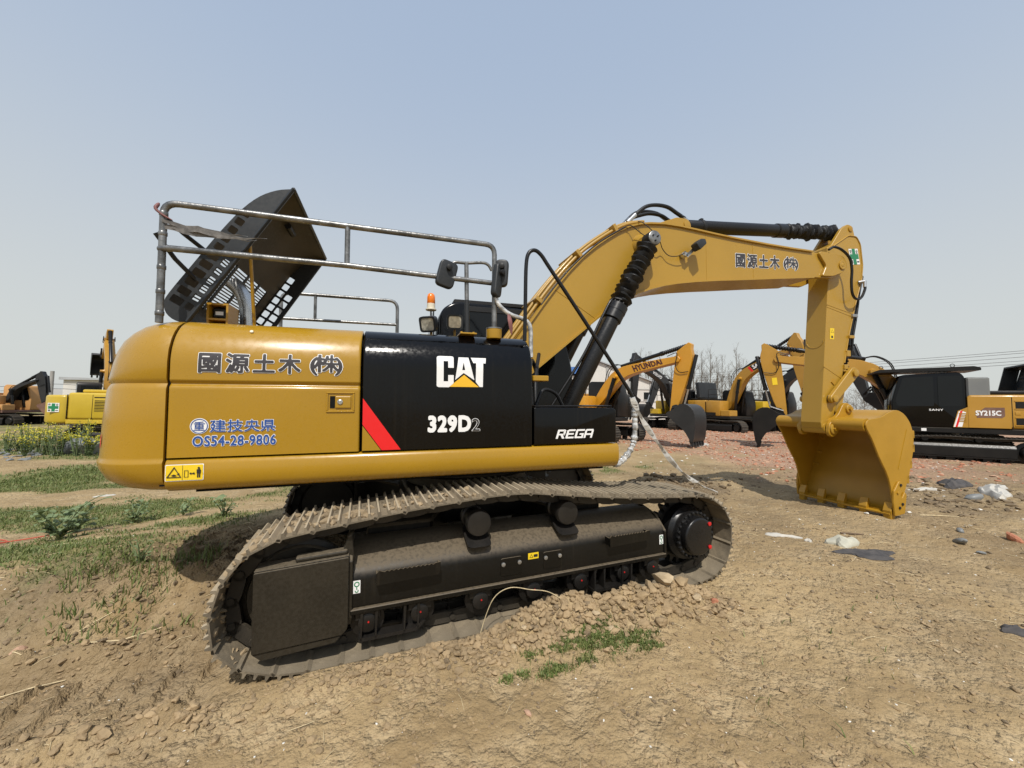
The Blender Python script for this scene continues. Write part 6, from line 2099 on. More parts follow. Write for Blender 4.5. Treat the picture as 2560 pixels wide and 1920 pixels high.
# dark-boomed machines further back
def dark_machine(px, dep, px2, dep2, nose, pin, label, curl=0.3, lettering=None, z=0.25):
    loc, head, reach = place(lateral(px, dep), dep, lateral(px2, dep2), dep2)
    E, B, T = machine(label, loc, head, nose, pin, curl, 'volvo_yellow', arm='graphite', bucket='machine_black', cwt='graphite', cab='machine_black', hood='graphite', z=z, louvre=False)
    k = {c.name.split('.')[0]: c for c in E.children}
    for s in (-1, 1):
        fl = lambda u, v, s=s: (u if s < 0 else u, s * 1.368, v)
        f = flat('panel', [[(-2.1, 1.18), (-0.5, 1.18), (-0.5, 1.34), (-1.45, 1.34), (-1.75, 1.62), (-2.1, 1.62)]], 'graphite', k['engine_bay'], fl)
        flat('lettering', [word('EC290', *((-1.35, -0.75) if s < 0 else (0.75, 1.35)), 1.72, 1.90, 0.03)], 'black_print', k['engine_bay'], (lambda u, v, s=s: (u if s < 0 else -u, s * 1.368, v)))
        flat('label', [[(-0.62, 1.95), (-0.50, 1.95), (-0.50, 2.05), (-0.62, 2.05)]], 'red_print', k['engine_bay'], fl)
        if lettering:
            bo = [c for c in E.children if c.name.startswith('boom') and 'cyl' not in c.name][0]
            boom_word(B, bo, lettering, 0.52, 0.72, 0.12, 0.165, 0.07, 0.110, 'white_print', s, 0.24, 0.03)
    return E
dark_machine(1690, 29.0, 1560, 26.0, (4.3, 4.6), (4.7, 2.0), 'graphite-boomed excavator with yellow side panels behind the orange machine, its arm bent to the left', lettering='VOLVO')
dark_machine(1750, 36.0, 1600, 33.0, (5.2, 3.6), (6.3, 1.4), 'graphite-boomed excavator farthest back, its low boom seen under the orange stick', z=0.3)
dark_machine(1915, 27.5, 2075, 24.0, (4.6, 5.0), (5.8, 2.2), 'graphite-boomed excavator half hidden behind the upright yellow stick', z=0.25)

# left side: yellow machine with the green cross sign
loc = spot(lateral(392, 16.9), 16.9)
hd = math.atan2(*(FWD * math.sin(R(14)) + RGT * math.cos(R(14))).yx)
KM, B, T = machine('lemon-yellow excavator with a green cross sign on its counterweight, left of the big machine', loc, hd, (5.0, 3.0), (6.0, 0.9), 0.2, 'lemon_yellow', cab='machine_black', hood='lemon_yellow', sill='lemon_yellow', z=-0.12, cw_len=1.6)
kk = {c.name.split('.')[0]: c for c in KM.children}
fc = lambda off: (lambda u, v: (u, -1.335 - off + 0.0, v))
gcl = MB().box(-2.75, -2.39, -1.366, -1.352, 1.45, 1.80).obj('safety_cross_sign', 'white_print', kk['counterweight'])
flat('cross', [[(a - 0.15, b) for a, b in s] for s in ([(-2.475, 1.47), (-2.365, 1.47), (-2.365, 1.78), (-2.475, 1.78)], [(-2.58, 1.57), (-2.475, 1.57), (-2.475, 1.68), (-2.58, 1.68)], [(-2.365, 1.57), (-2.26, 1.57), (-2.26, 1.68), (-2.365, 1.68)])], 'label_green', gcl, lambda u, v: (u, -1.369, v))
for t, u, v in (('安', -2.735, 1.70), ('全', -2.50, 1.70), ('第', -2.735, 1.475), ('一', -2.50, 1.50)):
    flat('lettering', [word(t, u, u + 0.085, v, v + (0.075 if t != '一' else 0.02), 0.02)], 'black_print', gcl, lambda u, v: (u, -1.369, v))
MB().box(-1.30, -0.60, -1.367, -1.358, 2.02, 2.06).obj('vent_slot', 'machine_black', kk['engine_bay'])
MB().prism(rrect(-0.1, 1.05, 2.35, 2.85, 0.05), -0.62, -0.60).obj('window', 'glass_dark', kk['cab']) if False else None

# machine behind it, only its raised boom shows
loc = spot(lateral(275, 23.5), 23.5)
hd = math.atan2(*(Vector((loc[0], loc[1], 0)) - Vector((CAM.x, CAM.y, 0))).yx) + R(4)
machine('excavator whose raised worn yellow boom towers behind the big machine\'s counterweight', loc, hd, (3.0, 5.9), (5.2, 4.9), 0.0, 'sany_yellow', cab='machine_black', z=-0.1)
# faded orange machine at the far left edge
loc = spot(lateral(12, 27.0), 27.0)
hd = math.atan2(*(FWD * math.sin(R(8)) + RGT * math.cos(R(8))).yx)
OR, B, T = machine('faded orange excavator with a dirty maroon skirt at the left edge of the yard', loc, hd, (2.1, 3.3), (2.6, 1.4), 0.2, 'pale_orange', arm='graphite', cwt='pale_orange', sill='maroon', cab='pale_orange', bucket='maroon', z=-0.15, louvre=False)
MB().box(-2.2, 1.2, -1.45, -1.37, 0.95, 1.42).obj('skirt', 'maroon', OR, bevel=0.03)

# ------------------------------------------------------------------ clods, pebbles, rubble
paint('clod', (0.300, 0.214, 0.118), 0.95, var=0.22, scale=7, bump=0.5, bscale=45)
paint('clod_pale', (0.41, 0.315, 0.195), 0.95, var=0.18, scale=9, bump=0.4, bscale=60)
paint('clod_dark', (0.185, 0.135, 0.080), 0.95, var=0.25, scale=9, bump=0.5, bscale=50)
paint('chip_white', (0.66, 0.64, 0.58), 0.8, var=0.15, scale=20)
paint('brick', (0.43, 0.155, 0.085), 0.9, var=0.22, scale=12, bump=0.4, bscale=50, dust=0.4)
paint('brick_pale', (0.50, 0.30, 0.20), 0.9, var=0.2, scale=12, dust=0.5)
paint('straw', (0.52, 0.42, 0.25), 0.8, var=0.2, scale=20)
paint('twig', (0.16, 0.11, 0.07), 0.85, var=0.25, scale=20)


def leafy(name, c1, c2, rough=0.6, trans=0.25):
    m, n, l, b = new_mat(name)
    g = n.new('ShaderNodeNewGeometry')
    rn = g.outputs['Random Per Island']
    co = n.new('ShaderNodeTexCoord').outputs['Object']
    nz = tex_noise(n, l, co, 6, 3)
    c = mixc(n, l, rn, c1, c2)
    c = mixc(n, l, ramp(n, l, nz, 0.4, 0.7, 0, 0.45), c, tuple(v * 0.55 for v in c1))
    l.new(c, b.inputs['Base Color'])
    b.inputs['Roughness'].default_value = rough
    t = n.new('ShaderNodeBsdfTranslucent')
    l.new(c, t.inputs['Color'])
    mx = n.new('ShaderNodeMixShader')
    mx.inputs[0].default_value = trans
    l.new(b.outputs[0], mx.inputs[1])
    l.new(t.outputs[0], mx.inputs[2])
    l.new(mx.outputs[0], n['Material Output'].inputs['Surface'])
    return m


leafy('grass', (0.110, 0.160, 0.035), (0.240, 0.265, 0.085))
leafy('grass_dry', (0.15, 0.15, 0.05), (0.30, 0.25, 0.10))
leafy('weed', (0.140, 0.205, 0.080), (0.260, 0.320, 0.160))
leafy('rape_flower', (0.55, 0.50, 0.03), (0.70, 0.62, 0.06))

LUMPS = []
for k in range(28):
    mbk = MB().lump((0, 0, 0), 1.0, 400 + k, 0.55, 1)
    LUMPS.append((np.array(mbk.v), np.array(mbk.f)))
LUMPS2 = []
for k in range(10):
    mbk = MB().lump((0, 0, 0), 1.0, 700 + k, 0.6, 2)
    LUMPS2.append((np.array(mbk.v), np.array(mbk.f)))


def scatter(name, xs, ys, rad, mat, label, squash=0.62, sink=0.25, bank=LUMPS, parent=None):
    V, F, o = [], [], 0
    zs = heights(xs, ys)
    q = np.random.default_rng(len(xs) + int(abs(xs[0]) * 1000))
    for x, y, z, r in zip(xs, ys, zs, rad):
        v, f = bank[q.integers(len(bank))]
        a = q.uniform(0, 6.283)
        c, s = math.cos(a), math.sin(a)
        e = q.uniform(0.7, 1.35)
        w = v * (r * e, r / e, r * squash * q.uniform(0.7, 1.2))
        w = np.stack([w[:, 0] * c - w[:, 1] * s, w[:, 0] * s + w[:, 1] * c, w[:, 2]], -1) + (x, y, z + r * squash * (1 - 2 * sink) * 0.5)
        V.append(w)
        F.append(f + o)
        o += len(v)
    V, F = np.concatenate(V), np.concatenate(F)
    me = bpy.data.meshes.new(name)
    me.vertices.add(len(V))
    me.vertices.foreach_set('co', V.ravel())
    me.loops.add(F.size)
    me.polygons.add(len(F))
    me.loops.foreach_set('vertex_index', F.ravel().astype(np.int32))
    me.polygons.foreach_set('loop_start', np.arange(0, F.size, 3, dtype=np.int32))
    me.polygons.foreach_set('use_smooth', np.zeros(len(F), bool))
    me.update()
    ob = put(name, me, mat, parent)
    tag(ob, label, kind='stuff')
    return ob


def off_tracks(x, y):
    a = SLEW_G
    ux, uy = x * math.cos(a) + y * math.sin(a), -x * math.sin(a) + y * math.cos(a)
    k = np.ones(len(x), bool)
    for c in (-1.295, 1.295):
        k &= ~((np.abs(uy - c) < 0.33) & (ux > -2.25) & (ux < 2.6))
    return k


def sprinkle(n, x0, x1, y0, y1, seed, keep=None):
    q = np.random.default_rng(seed)
    x, y = q.uniform(x0, x1, n), q.uniform(y0, y1, n)
    k = off_tracks(x, y)
    if keep is not None:
        k &= q.uniform(0, 1, n) < keep(x, y)
    return x[k], y[k]


def sizes(n, lo, hi, seed, p=2.2):
    q = np.random.default_rng(seed)
    return lo + (hi - lo) * q.uniform(0, 1, n) ** p


clump = lambda f, s: (lambda x, y: st(-0.25, 0.35, fbm(x, y, f, 3, s)) * 0.9 + 0.1)
x, y = sprinkle(26000, -4.6, 5.2, -4.3, 0.8, 1, clump(1.3, 71))
scatter('pebbles', x, y, sizes(len(x), 0.005, 0.021, 2, 2.6), 'clod', 'small tan crumbs of earth strewn over the near ground')
x, y = sprinkle(9000, -4.4, 4.6, -4.2, 0.5, 3, clump(1.9, 72))
scatter('pebbles', x, y, sizes(len(x), 0.005, 0.020, 4, 2.6), 'clod_dark', 'small dark crumbs of damp earth over the near ground')
x, y = sprinkle(1500, -4.4, 7.5, -4.2, 2.0, 5)
scatter('pebbles', x, y, sizes(len(x), 0.003, 0.013, 6, 3), 'chip_white', 'pale stone chips scattered over the ground', 0.5)
x, y = sprinkle(3000, 2.4, 11, -3.4, 4.5, 7, clump(0.9, 73))
scatter('pebbles', x, y, sizes(len(x), 0.006, 0.035, 8, 3), 'clod_dark', 'brown crumbs of earth on the ground by the bucket')
x, y = sprinkle(1500, 2.4, 12, -3.4, 4.5, 9)
scatter('pebbles', x, y, sizes(len(x), 0.006, 0.028, 10, 3), 'clod_pale', 'pale crumbs of earth on the ground by the bucket')
x, y = sprinkle(2600, -4.4, 4.8, -4.2, 0.3, 81, clump(2.6, 74))
scatter('pebbles', x, y, sizes(len(x), 0.010, 0.034, 82, 3), 'clod', 'larger tan crumbs of earth over the near ground', 0.6)
# heap along the near track
heap = lambda x, y: np.exp(-((y + 1.76) / 0.14) ** 2) * st(-1.2, 0.4, x) * (1 - st(1.8, 2.3, x))
x, y = sprinkle(9500, -1.4, 2.3, -2.15, -1.50, 11, heap)
scatter('clods', x, y, sizes(len(x), 0.008, 0.046, 12, 3.2), 'clod', 'loose tan clods heaped along the near track', 0.75, 0.15, LUMPS2)
x, y = sprinkle(900, -1.2, 2.2, -2.2, -1.52, 13, heap)
scatter('clods', x, y, sizes(len(x), 0.008, 0.036, 14, 3), 'clod_dark', 'darker damp clods heaped along the near track', 0.75, 0.2, LUMPS2)
# bank and rut edge
bankm = lambda x, y: (st(1.6, 2.3, -x) * np.exp(-((y + 0.75) / 0.35) ** 2)) * (1 - st(3.6, 5, -x))
x, y = sprinkle(2600, -5, -1.3, -1.5, 0.4, 15, bankm)
scatter('clods', x, y, sizes(len(x), 0.006, 0.034, 16, 3.2), 'clod_dark', 'crumbled brown earth on the bank behind the track', 0.7, 0.2)
def bermm(x, y):
    d, s = rut_coords(x, y)
    return np.exp(-((np.abs(d) - 0.45) / 0.13) ** 2) * st(0.0, 0.3, s)
x, y = sprinkle(7000, -5, -1.3, -4.0, -0.7, 17, bermm)
scatter('clods', x, y, sizes(len(x), 0.006, 0.040, 18, 3.4), 'clod', 'turned-up clods along the edges of the rut', 0.65, 0.2, LUMPS2)
x, y = sprinkle(1500, -2.2, 0.4, -2.2, -1.62, 19, lambda x, y: np.exp(-((y + 1.86) / 0.16) ** 2))
scatter('clods', x, y, sizes(len(x), 0.006, 0.036, 20, 3), 'clod', 'crumbled clods beside the rear half of the near track', 0.65, 0.2, LUMPS2)
moundm = lambda x, y: np.exp(-(((x - 4.7) / 1.1) ** 2 + ((y - 2.3) / 0.65) ** 2))
x, y = sprinkle(3600, 2.5, 7.5, 0.6, 4.0, 21, moundm)
scatter('clods', x, y, sizes(len(x), 0.012, 0.085, 22, 2.4), 'clod_dark', 'dark lumps of the fresh earth heap between track and bucket', 0.7, 0.2)
x, y = sprinkle(700, 7.6, 11.5, -1.0, 2.4, 23)
scatter('clods', x, y, sizes(len(x), 0.015, 0.10, 24, 3), 'clod_dark', 'dark churned lumps right of the bucket', 0.6, 0.25)
# red brick rubble
def rubm(x, y):
    return zone_masks(x, y)[0] * (1 - st(9, 22, y) * 0.5)
x, y = sprinkle(9000, 7, 24, -0.5, 22, 25, rubm)
scatter('rubble', x, y, sizes(len(x), 0.02, 0.085, 26, 2.2), 'brick', 'red brick rubble spread over the far yard', 0.55)
x, y = sprinkle(8000, 7, 24, -0.5, 22, 27, rubm)
scatter('rubble', x, y, sizes(len(x), 0.02, 0.085, 28, 2.2), 'brick_pale', 'pale broken brick spread over the far yard', 0.5)
x, y = sprinkle(1400, 5, 24, -1.5, 22, 29)
scatter('rubble', x, y, sizes(len(x), 0.012, 0.06, 30, 2.6), 'chip_white', 'pale scraps among the rubble of the far yard', 0.4)

# single clods one can pick out of the heap
CL = 'dry fist-sized clod of tan earth lying on the heap by the near track'
q = random.Random(77)
big = [(1.50, -1.70, 0.120), (1.33, -1.74, 0.085), (1.62, -1.76, 0.095), (1.18, -1.78, 0.065), (1.72, -1.83, 0.060), (1.40, -1.86, 0.055), (1.00, -1.80, 0.060), (0.90, -1.72, 0.050), (0.75, -1.80, 0.045), (0.60, -1.76, 0.055),
       (0.44, -1.78, 0.048), (0.28, -1.80, 0.052), (0.12, -1.82, 0.045), (1.10, -1.92, 0.055), (1.24, -1.96, 0.065), (0.98, -1.95, 0.042), (0.82, -1.91, 0.038), (1.56, -1.93, 0.045), (0.20, -1.93, 0.040), (1.80, -1.92, 0.040), (0.02, -1.90, 0.038), (0.52, -1.90, 0.036)]
for i, (cx, cy, r) in enumerate(big):
    mb = MB().lump((0, 0, 0), (r * q.uniform(1.0, 1.35), r * q.uniform(0.75, 1.0), r * q.uniform(0.6, 0.85)), 900 + i, 0.65, 2)
    o = mb.obj('clod', 'clod' if i % 4 else 'clod_pale')
    o.location = (cx, cy, hz1(cx, cy) + r * 0.35)
    lab = CL if i else 'biggest cracked slab of dry tan earth on the heap below the front drive wheel'
    tag(o, lab, 'clod', 'clods one can tell apart on the heap' if i else None)

# straw and dead stalks
def sticks(name, n_, x0, x1, y0, y1, l0, l1, r, mat, label, seed):
    q = random.Random(seed)
    mb = MB()
    todo = []
    for _ in range(n_):
        x, y = q.uniform(x0, x1), q.uniform(y0, y1)
        if abs(y + 1.3 - 0.067 * x) < 0.34 and -2.3 < x < 2.6:
            continue
        a, L = q.uniform(0, 6.28), l0 + (l1 - l0) * q.random() ** 2
        b = (x + L * math.cos(a), y + L * math.sin(a))
        m_ = ((x + b[0]) / 2 + q.uniform(-.1, .1) * L, (y + b[1]) / 2 + q.uniform(-.1, .1) * L)
        todo.append(((x, y), m_, b, r * q.uniform(0.6, 1.2)))
    P_ = np.array([p for t_ in todo for p in t_[:3]])
    Z_ = heights(P_[:, 0], P_[:, 1]).reshape(-1, 3) + r * 1.6
    for (a, m_, b, rr), (z0, z1, z2) in zip(todo, Z_):
        mb.tube([(*a, z0), (*m_, max(z1, (z0 + z2) / 2) + 0.004), (*b, z2)], rr, 4)
    o = mb.obj(name, mat)
    tag(o, label, kind='stuff')
sticks('straw', 520, -4.2, 4.5, -4.0, 0.2, 0.02, 0.14, 0.0016, 'straw', 'bits of straw strewn over the near ground', 5)
sticks('straw', 260, 2.5, 10, -3.0, 3.5, 0.04, 0.22, 0.003, 'straw', 'bits of straw on the ground by the bucket', 6)
sticks('dead_stalks', 160, -6.0, -1.8, -1.2, 3.0, 0.05, 0.3, 0.003, 'straw', 'dead stalks on the bank behind the machine', 7)
for pts, lab, r, mt in (([(-2.93, -0.98), (-2.75, -0.93), (-2.52, -0.90)], 'pale dry reed lying slanted on the ground left of the rear track', 0.006, 'straw'),
                        ([(-3.35, -1.28), (-3.05, -1.22), (-2.90, -1.19)], 'thin pale stick lying near the left edge of the ground', 0.005, 'straw'),
                        ([(-3.0, 1.50), (-2.8, 1.38), (-2.62, 1.20)], 'thin dark twig lying on the grassy bank behind the track', 0.008, 'twig'),
                        ([(5.0, -0.9), (5.12, -0.98), (5.26, -1.02)], 'short dark stick on the ground in front of the bucket teeth', 0.012, 'twig'),
                        ([(7.0, -0.75), (7.25, -0.85), (7.55, -0.95)], 'pale straight stick on the ground right of the bucket', 0.008, 'straw')):
    mb = MB().tube([(a, b, hz1(a, b) + r * 1.2 + 0.004) for a, b in pts], [r, r * 0.9, r * 0.6], 6)
    tag(mb.obj('stick' if mt == 'straw' else 'twig', mt, smooth=60), lab, 'stick')
# bent wire standing up against the near track
mb = MB().tube(spline([(-0.20, -1.70, 0.06), (-0.13, -1.68, 0.25), (-0.06, -1.68, 0.37), (0.06, -1.68, 0.415), (0.22, -1.68, 0.38), (0.38, -1.69, 0.345), (0.53, -1.71, 0.25)], 6), 0.0034, 6)
tag(mb.obj('wire', 'straw', smooth=60), 'thin pale bent wire arching up in front of the near track frame', 'wire')

# ------------------------------------------------------------------ grass and weeds
def blades(name, xs, ys, l0, l1, w, mat, label, seed, lean=0.5):
    q = np.random.default_rng(seed)
    n = len(xs)
    zs = heights(xs, ys)
    a = q.uniform(0, 2 * np.pi, n)
    L = q.uniform(l0, l1, n)
    th = q.uniform(0.05, lean, n)
    ww = w * q.uniform(0.6, 1.3, n)
    dx, dy = np.cos(a), np.sin(a)
    sx, sy = -dy, dx
    base = np.stack([xs, ys, zs - 0.004], -1)
    mid = base + np.stack([dx * L * 0.5 * np.sin(th), dy * L * 0.5 * np.sin(th), L * 0.55 * np.cos(th)], -1)
    tip = base + np.stack([dx * L * np.sin(th * 1.9), dy * L * np.sin(th * 1.9), L * np.cos(th * 1.5)], -1)
    S = np.stack([sx * ww, sy * ww, np.zeros(n)], -1)
    V = np.stack([base - S, base + S, mid - S * 0.8, mid + S * 0.8, tip], 1).reshape(-1, 3)
    i = np.arange(n)[:, None] * 5
    F = np.concatenate([i + [0, 1, 3], i + [0, 3, 2], i + [2, 3, 4]], 0)
    me = bpy.data.meshes.new(name)
    me.vertices.add(len(V))
    me.vertices.foreach_set('co', V.ravel())
    me.loops.add(F.size)
    me.polygons.add(len(F))
    me.loops.foreach_set('vertex_index', F.ravel().astype(np.int32))
    me.polygons.foreach_set('loop_start', np.arange(0, F.size, 3, dtype=np.int32))
    me.update()
    o = put(name, me, mat)
    tag(o, label, kind='stuff')
    return o


PATCH = [(0.62, -1.93, 0.20, 0.10), (0.42, -1.95, 0.17, 0.06), (0.86, -2.00, 0.22, 0.09), (0.73, -1.86, 0.10, 0.05), (0.24, -2.13, 0.13, 0.05), (0.50, -2.10, 0.07, 0.04), (0.03, -2.10, 0.05, 0.03), (-0.10, -2.12, 0.05, 0.03), (0.12, -1.97, 0.05, 0.03), (1.02, -2.10, 0.10, 0.05)]
q = np.random.default_rng(51)
xs, ys = [], []
for cx, cy, rx, ry in PATCH:
    k = int(24000 * rx * ry * 3.2)
    a, r = q.uniform(0, 6.283, k), np.sqrt(q.uniform(0, 1, k))
    rr = 1 + 0.35 * np.sin(a * 3 + cx * 9) + 0.2 * np.sin(a * 7 + cy * 5)
    xs.append(cx + rx * r * rr * np.cos(a))
    ys.append(cy + ry * r * rr * np.sin(a))
xs, ys = np.concatenate(xs), np.concatenate(ys)
blades('grass', xs, ys, 0.012, 0.040, 0.0042, 'grass', 'low bright green ground cover in front of the near track', 52, 0.9)
x, y = sprinkle(300, 0.0, 1.2, -2.2, -1.8, 53)
blades('grass', x, y, 0.03, 0.08, 0.003, 'grass_dry', 'sparse taller stalks round the green patch', 54, 0.6)
gm_ = lambda x, y: zone_masks(x, y)[1]
x, y = sprinkle(150000, -9, -1.8, -0.8, 8.5, 55, lambda x, y: gm_(x, y) * 0.9)
blades('grass', x, y, 0.015, 0.065, 0.0050, 'grass', 'patchy green grass over the bank and the yard at the left', 56, 0.8)
x, y = sprinkle(30000, -18, -5, 6, 20, 57, lambda x, y: gm_(x, y) ** 1.5 * 0.9)
blades('grass', x, y, 0.03, 0.12, 0.012, 'grass', 'green grass further off at the left', 58, 0.8)
x, y = sprinkle(20000, 2.5, 8.0, 3.6, 6.0, 59, lambda x, y: gm_(x, y) ** 1.5 * 0.9)
blades('grass', x, y, 0.02, 0.07, 0.006, 'grass', 'thin strip of green grass behind the front of the machine', 60, 0.8)
x, y = sprinkle(7000, -3.4, -2.1, -1.0, 0.1, 61, lambda x, y: st(0.0, 0.4, fbm(x, y, 2.4, 3, 80)) * 0.35)
blades('grass', x, y, 0.03, 0.13, 0.004, 'grass', 'thin grass on the slope of the bank behind the track', 62, 0.7)
x, y = sprinkle(260, -4.5, 3.5, -4.0, -2.2, 63, lambda x, y: st(0.25, 0.5, fbm(x, y, 0.9, 2, 81)))
blades('grass', x, y, 0.03, 0.10, 0.004, 'grass', 'stray blades of grass in the near ground', 64, 0.7)


def leaf_mesh(L, W, droop, seed):
    q = random.Random(seed)
    mb = MB()
    vs, fs = [], []
    n = 7
    for i in range(n + 1):
        t = i / n
        w = W * math.sin(math.pi * min(1, t * 0.92 + 0.08)) ** 0.8 * (1 + 0.12 * math.sin(t * 19 + seed))
        if i == n:
            w = 0.001
        x = L * t * math.cos(droop * t)
        z = L * (0.55 * t - droop * 0.55 * t * t)
        vs += [(x, -w, z + w * 0.35), (x, 0, z), (x, w, z + w * 0.35)]
    for i in range(n):
        a = i * 3
        fs += [(a, a + 3, a + 4, a + 1), (a + 1, a + 4, a + 5, a + 2)]
    return mb.add(vs, fs).mesh('leaf', smooth=60)


LEAVES = [leaf_mesh(L, W, d, i) for i, (L, W, d) in enumerate(((0.22, 0.030, 0.9), (0.17, 0.034, 1.2), (0.26, 0.026, 0.7), (0.14, 0.038, 1.0)))]
for me in LEAVES:
    me.materials.append(MATS['weed'])


def weed_plant(x, y, s, nl, label, seed):
    q = random.Random(seed)
    E = empty('weed_plant', (x, y, hz1(x, y) - 0.01))
    tag(E, label, 'weed', 'broad-leaved weeds on the left')
    mb = MB()
    tips = []
    for k in range(5):
        a = q.uniform(0, 6.28)
        h = s * q.uniform(0.15, 0.42)
        p = (h * 0.5 * math.cos(a), h * 0.5 * math.sin(a), h)
        mb.tube([(0, 0, 0), (p[0] * 0.4, p[1] * 0.4, h * 0.55), p], [0.012 * s, 0.009 * s, 0.005 * s], 6)
        tips.append(p)
    mb.obj('stem', 'weed', E)
    for k in range(nl):
        t = tips[k % 5]
        f = q.uniform(0.1, 1.0)
        o = put('leaf', LEAVES[q.randrange(4)], None, E)
        o.location = (t[0] * f, t[1] * f, t[2] * f)
        o.rotation_euler = (q.uniform(-0.25, 0.25), q.uniform(-0.35, 0.25), q.uniform(0, 6.28))
        z = s * q.uniform(0.65, 1.15)
        o.scale = (z, z, z)


weed_plant(-4.55, 1.35, 1.1, 60, 'large broad-leaved green weed clump nearest the left edge', 1)
weed_plant(-4.75, 1.95, 1.0, 52, 'bushy green weed just behind the largest weed clump', 2)
weed_plant(-4.25, 2.15, 0.9, 40, 'green weed between the large clump and the counterweight', 3)
weed_plant(-3.75, 2.3, 0.7, 26, 'small upright weed below the bottom edge of the counterweight', 4)
weed_plant(-3.05, 1.75, 0.75, 28, 'pale green weed in front of the far track\'s rear end', 5)
weed_plant(-2.95, -0.35, 0.55, 9, 'small weed on the slope left of the rear track', 6)

RORD = ['first', 'second', 'third', 'fourth', 'fifth', 'sixth', 'seventh', 'eighth', 'ninth', 'tenth', 'eleventh', 'twelfth', 'thirteenth', 'fourteenth', 'fifteenth', 'sixteenth', 'seventeenth', 'eighteenth']
def rape_plant(x, y, h, label, seed):
    q = random.Random(seed)
    E = empty('rape_plant', (x, y, hz1(x, y) - 0.01))
    tag(E, label, 'plant', 'yellow-flowering rape plants at the left')
    sm, lf, fl = MB(), MB(), MB()
    for k in range(11):
        a, r = q.uniform(0, 6.28), q.uniform(0, 0.32) * h
        t = h * q.uniform(0.65, 1.05)
        p = (r * math.cos(a) + q.uniform(-.1, .1), r * math.sin(a), t)
        sm.tube([(p[0] * 0.2, p[1] * 0.2, 0), (p[0] * 0.6, p[1] * 0.6, t * 0.5), p], [0.012, 0.009, 0.006], 5)
        for j in range(9):
            c = Vector(p) + Vector((q.gauss(0, 0.045), q.gauss(0, 0.045), q.uniform(-0.14, 0.03)))
            s = q.uniform(0.012, 0.026)
            u = Vector((q.gauss(0, 1), q.gauss(0, 1), q.gauss(0, 1))).normalized()
            w = u.orthogonal().normalized()
            fl.add([c + u * s, c + w * s, c - u * s, c - w * s], [(0, 1, 2, 3)])
        for j in range(8):
            f = q.uniform(0.05, 0.85)
            c = Vector((p[0] * f, p[1] * f, t * f))
            d = Vector((q.gauss(0, 1), q.gauss(0, 1), q.uniform(-0.2, 0.6))).normalized()
            s = q.uniform(0.05, 0.16)
            w = d.cross(Vector((0, 0, 1))).normalized() * s * 0.28
            lf.add([c, c + d * s * 0.5 + w, c + d * s, c + d * s * 0.5 - w], [(0, 1, 2, 3)])
    sm.obj('stem', 'weed', E)
    tag(lf.obj('foliage', 'weed', E), kind='stuff')
    tag(fl.obj('flowers', 'rape_flower', E), kind='stuff')


q = random.Random(12)
WHERE = ['in front of the lemon-yellow machine', 'beside the grey boulder', 'at the edge of the gravel patch', 'close to the counterweight']
for i in range(18):
    px = [30, 60, 75, 85, 95, 110, 125, 140, 150, 165, 180, 195, 205, 210, 220, 232, 240, 248][i]
    dep = q.uniform(12.4, 14.4)
    x, y = spot(lateral(px, dep), dep)
    rape_plant(x, y, q.uniform(0.5, 1.1), RORD[i] + ' wild rape plant with yellow flowers from the left edge', 30 + i)
x, y = spot(lateral(222, 13.2), 13.2)
o = MB().lump((0, 0, 0), (0.55, 0.45, 0.42), 5, 0.4, 3).obj('boulder', 'grey_panel', smooth=60)
o.location = (x, y, hz1(x, y) + 0.2)
tag(o, 'round grey boulder among the rape plants left of the counterweight', 'boulder')
x, y = sprinkle(1800, -17, -10, 10, 17, 65, lambda x, y: np.exp(-(((x + 13.3) / 1.6) ** 2 + ((y - 12.8) / 1.5) ** 2)))
scatter('gravel', x, y, sizes(len(x), 0.03, 0.14, 66, 1.6), 'grey_panel', 'patch of grey broken stone at the left', 0.5)

# ------------------------------------------------------------------ litter
paint('film_white', (0.50, 0.49, 0.45), 0.6, var=0.2, scale=8, dust=0.45)
paint('sack', (0.44, 0.43, 0.35), 0.75, var=0.2, scale=6, dust=0.2)
paint('cloth_dark', (0.045, 0.045, 0.050), 0.85, var=0.3, scale=8, dust=0.15)


def crumple(x, y, rx, ry, h, a, mat, name, label, cat, seed):
    q = random.Random(seed)
    V, F = ICO[3]
    ph = [q.uniform(0, 6.28) for _ in range(6)]
    vs = []
    ca, sa = math.cos(a), math.sin(a)
    for v in V:
        ang = math.atan2(v.y, v.x)
        k = 1 + 0.22 * math.sin(ang * 3 + ph[0]) + 0.14 * math.sin(ang * 5 + ph[1])
        f = 0.5 + 0.5 * math.sin(v.x * 5 + v.y * 3 + ph[2]) * math.cos(v.y * 6 - v.x * 2 + ph[3])
        lx, ly = v.x * rx * k, v.y * ry * k
        wx, wy = x + lx * ca - ly * sa, y + lx * sa + ly * ca
        vs.append((wx, wy, max(0.0, v.z) * h * (0.45 + 0.75 * f) + 0.004 if v.z > -0.05 else -0.01))
    A_ = np.array(vs)
    A_[:, 2] += heights(A_[:, 0], A_[:, 1])
    vs = [tuple(p) for p in A_]
    o = MB().add(vs, F).obj(name, mat, smooth=30)
    tag(o, label, cat)


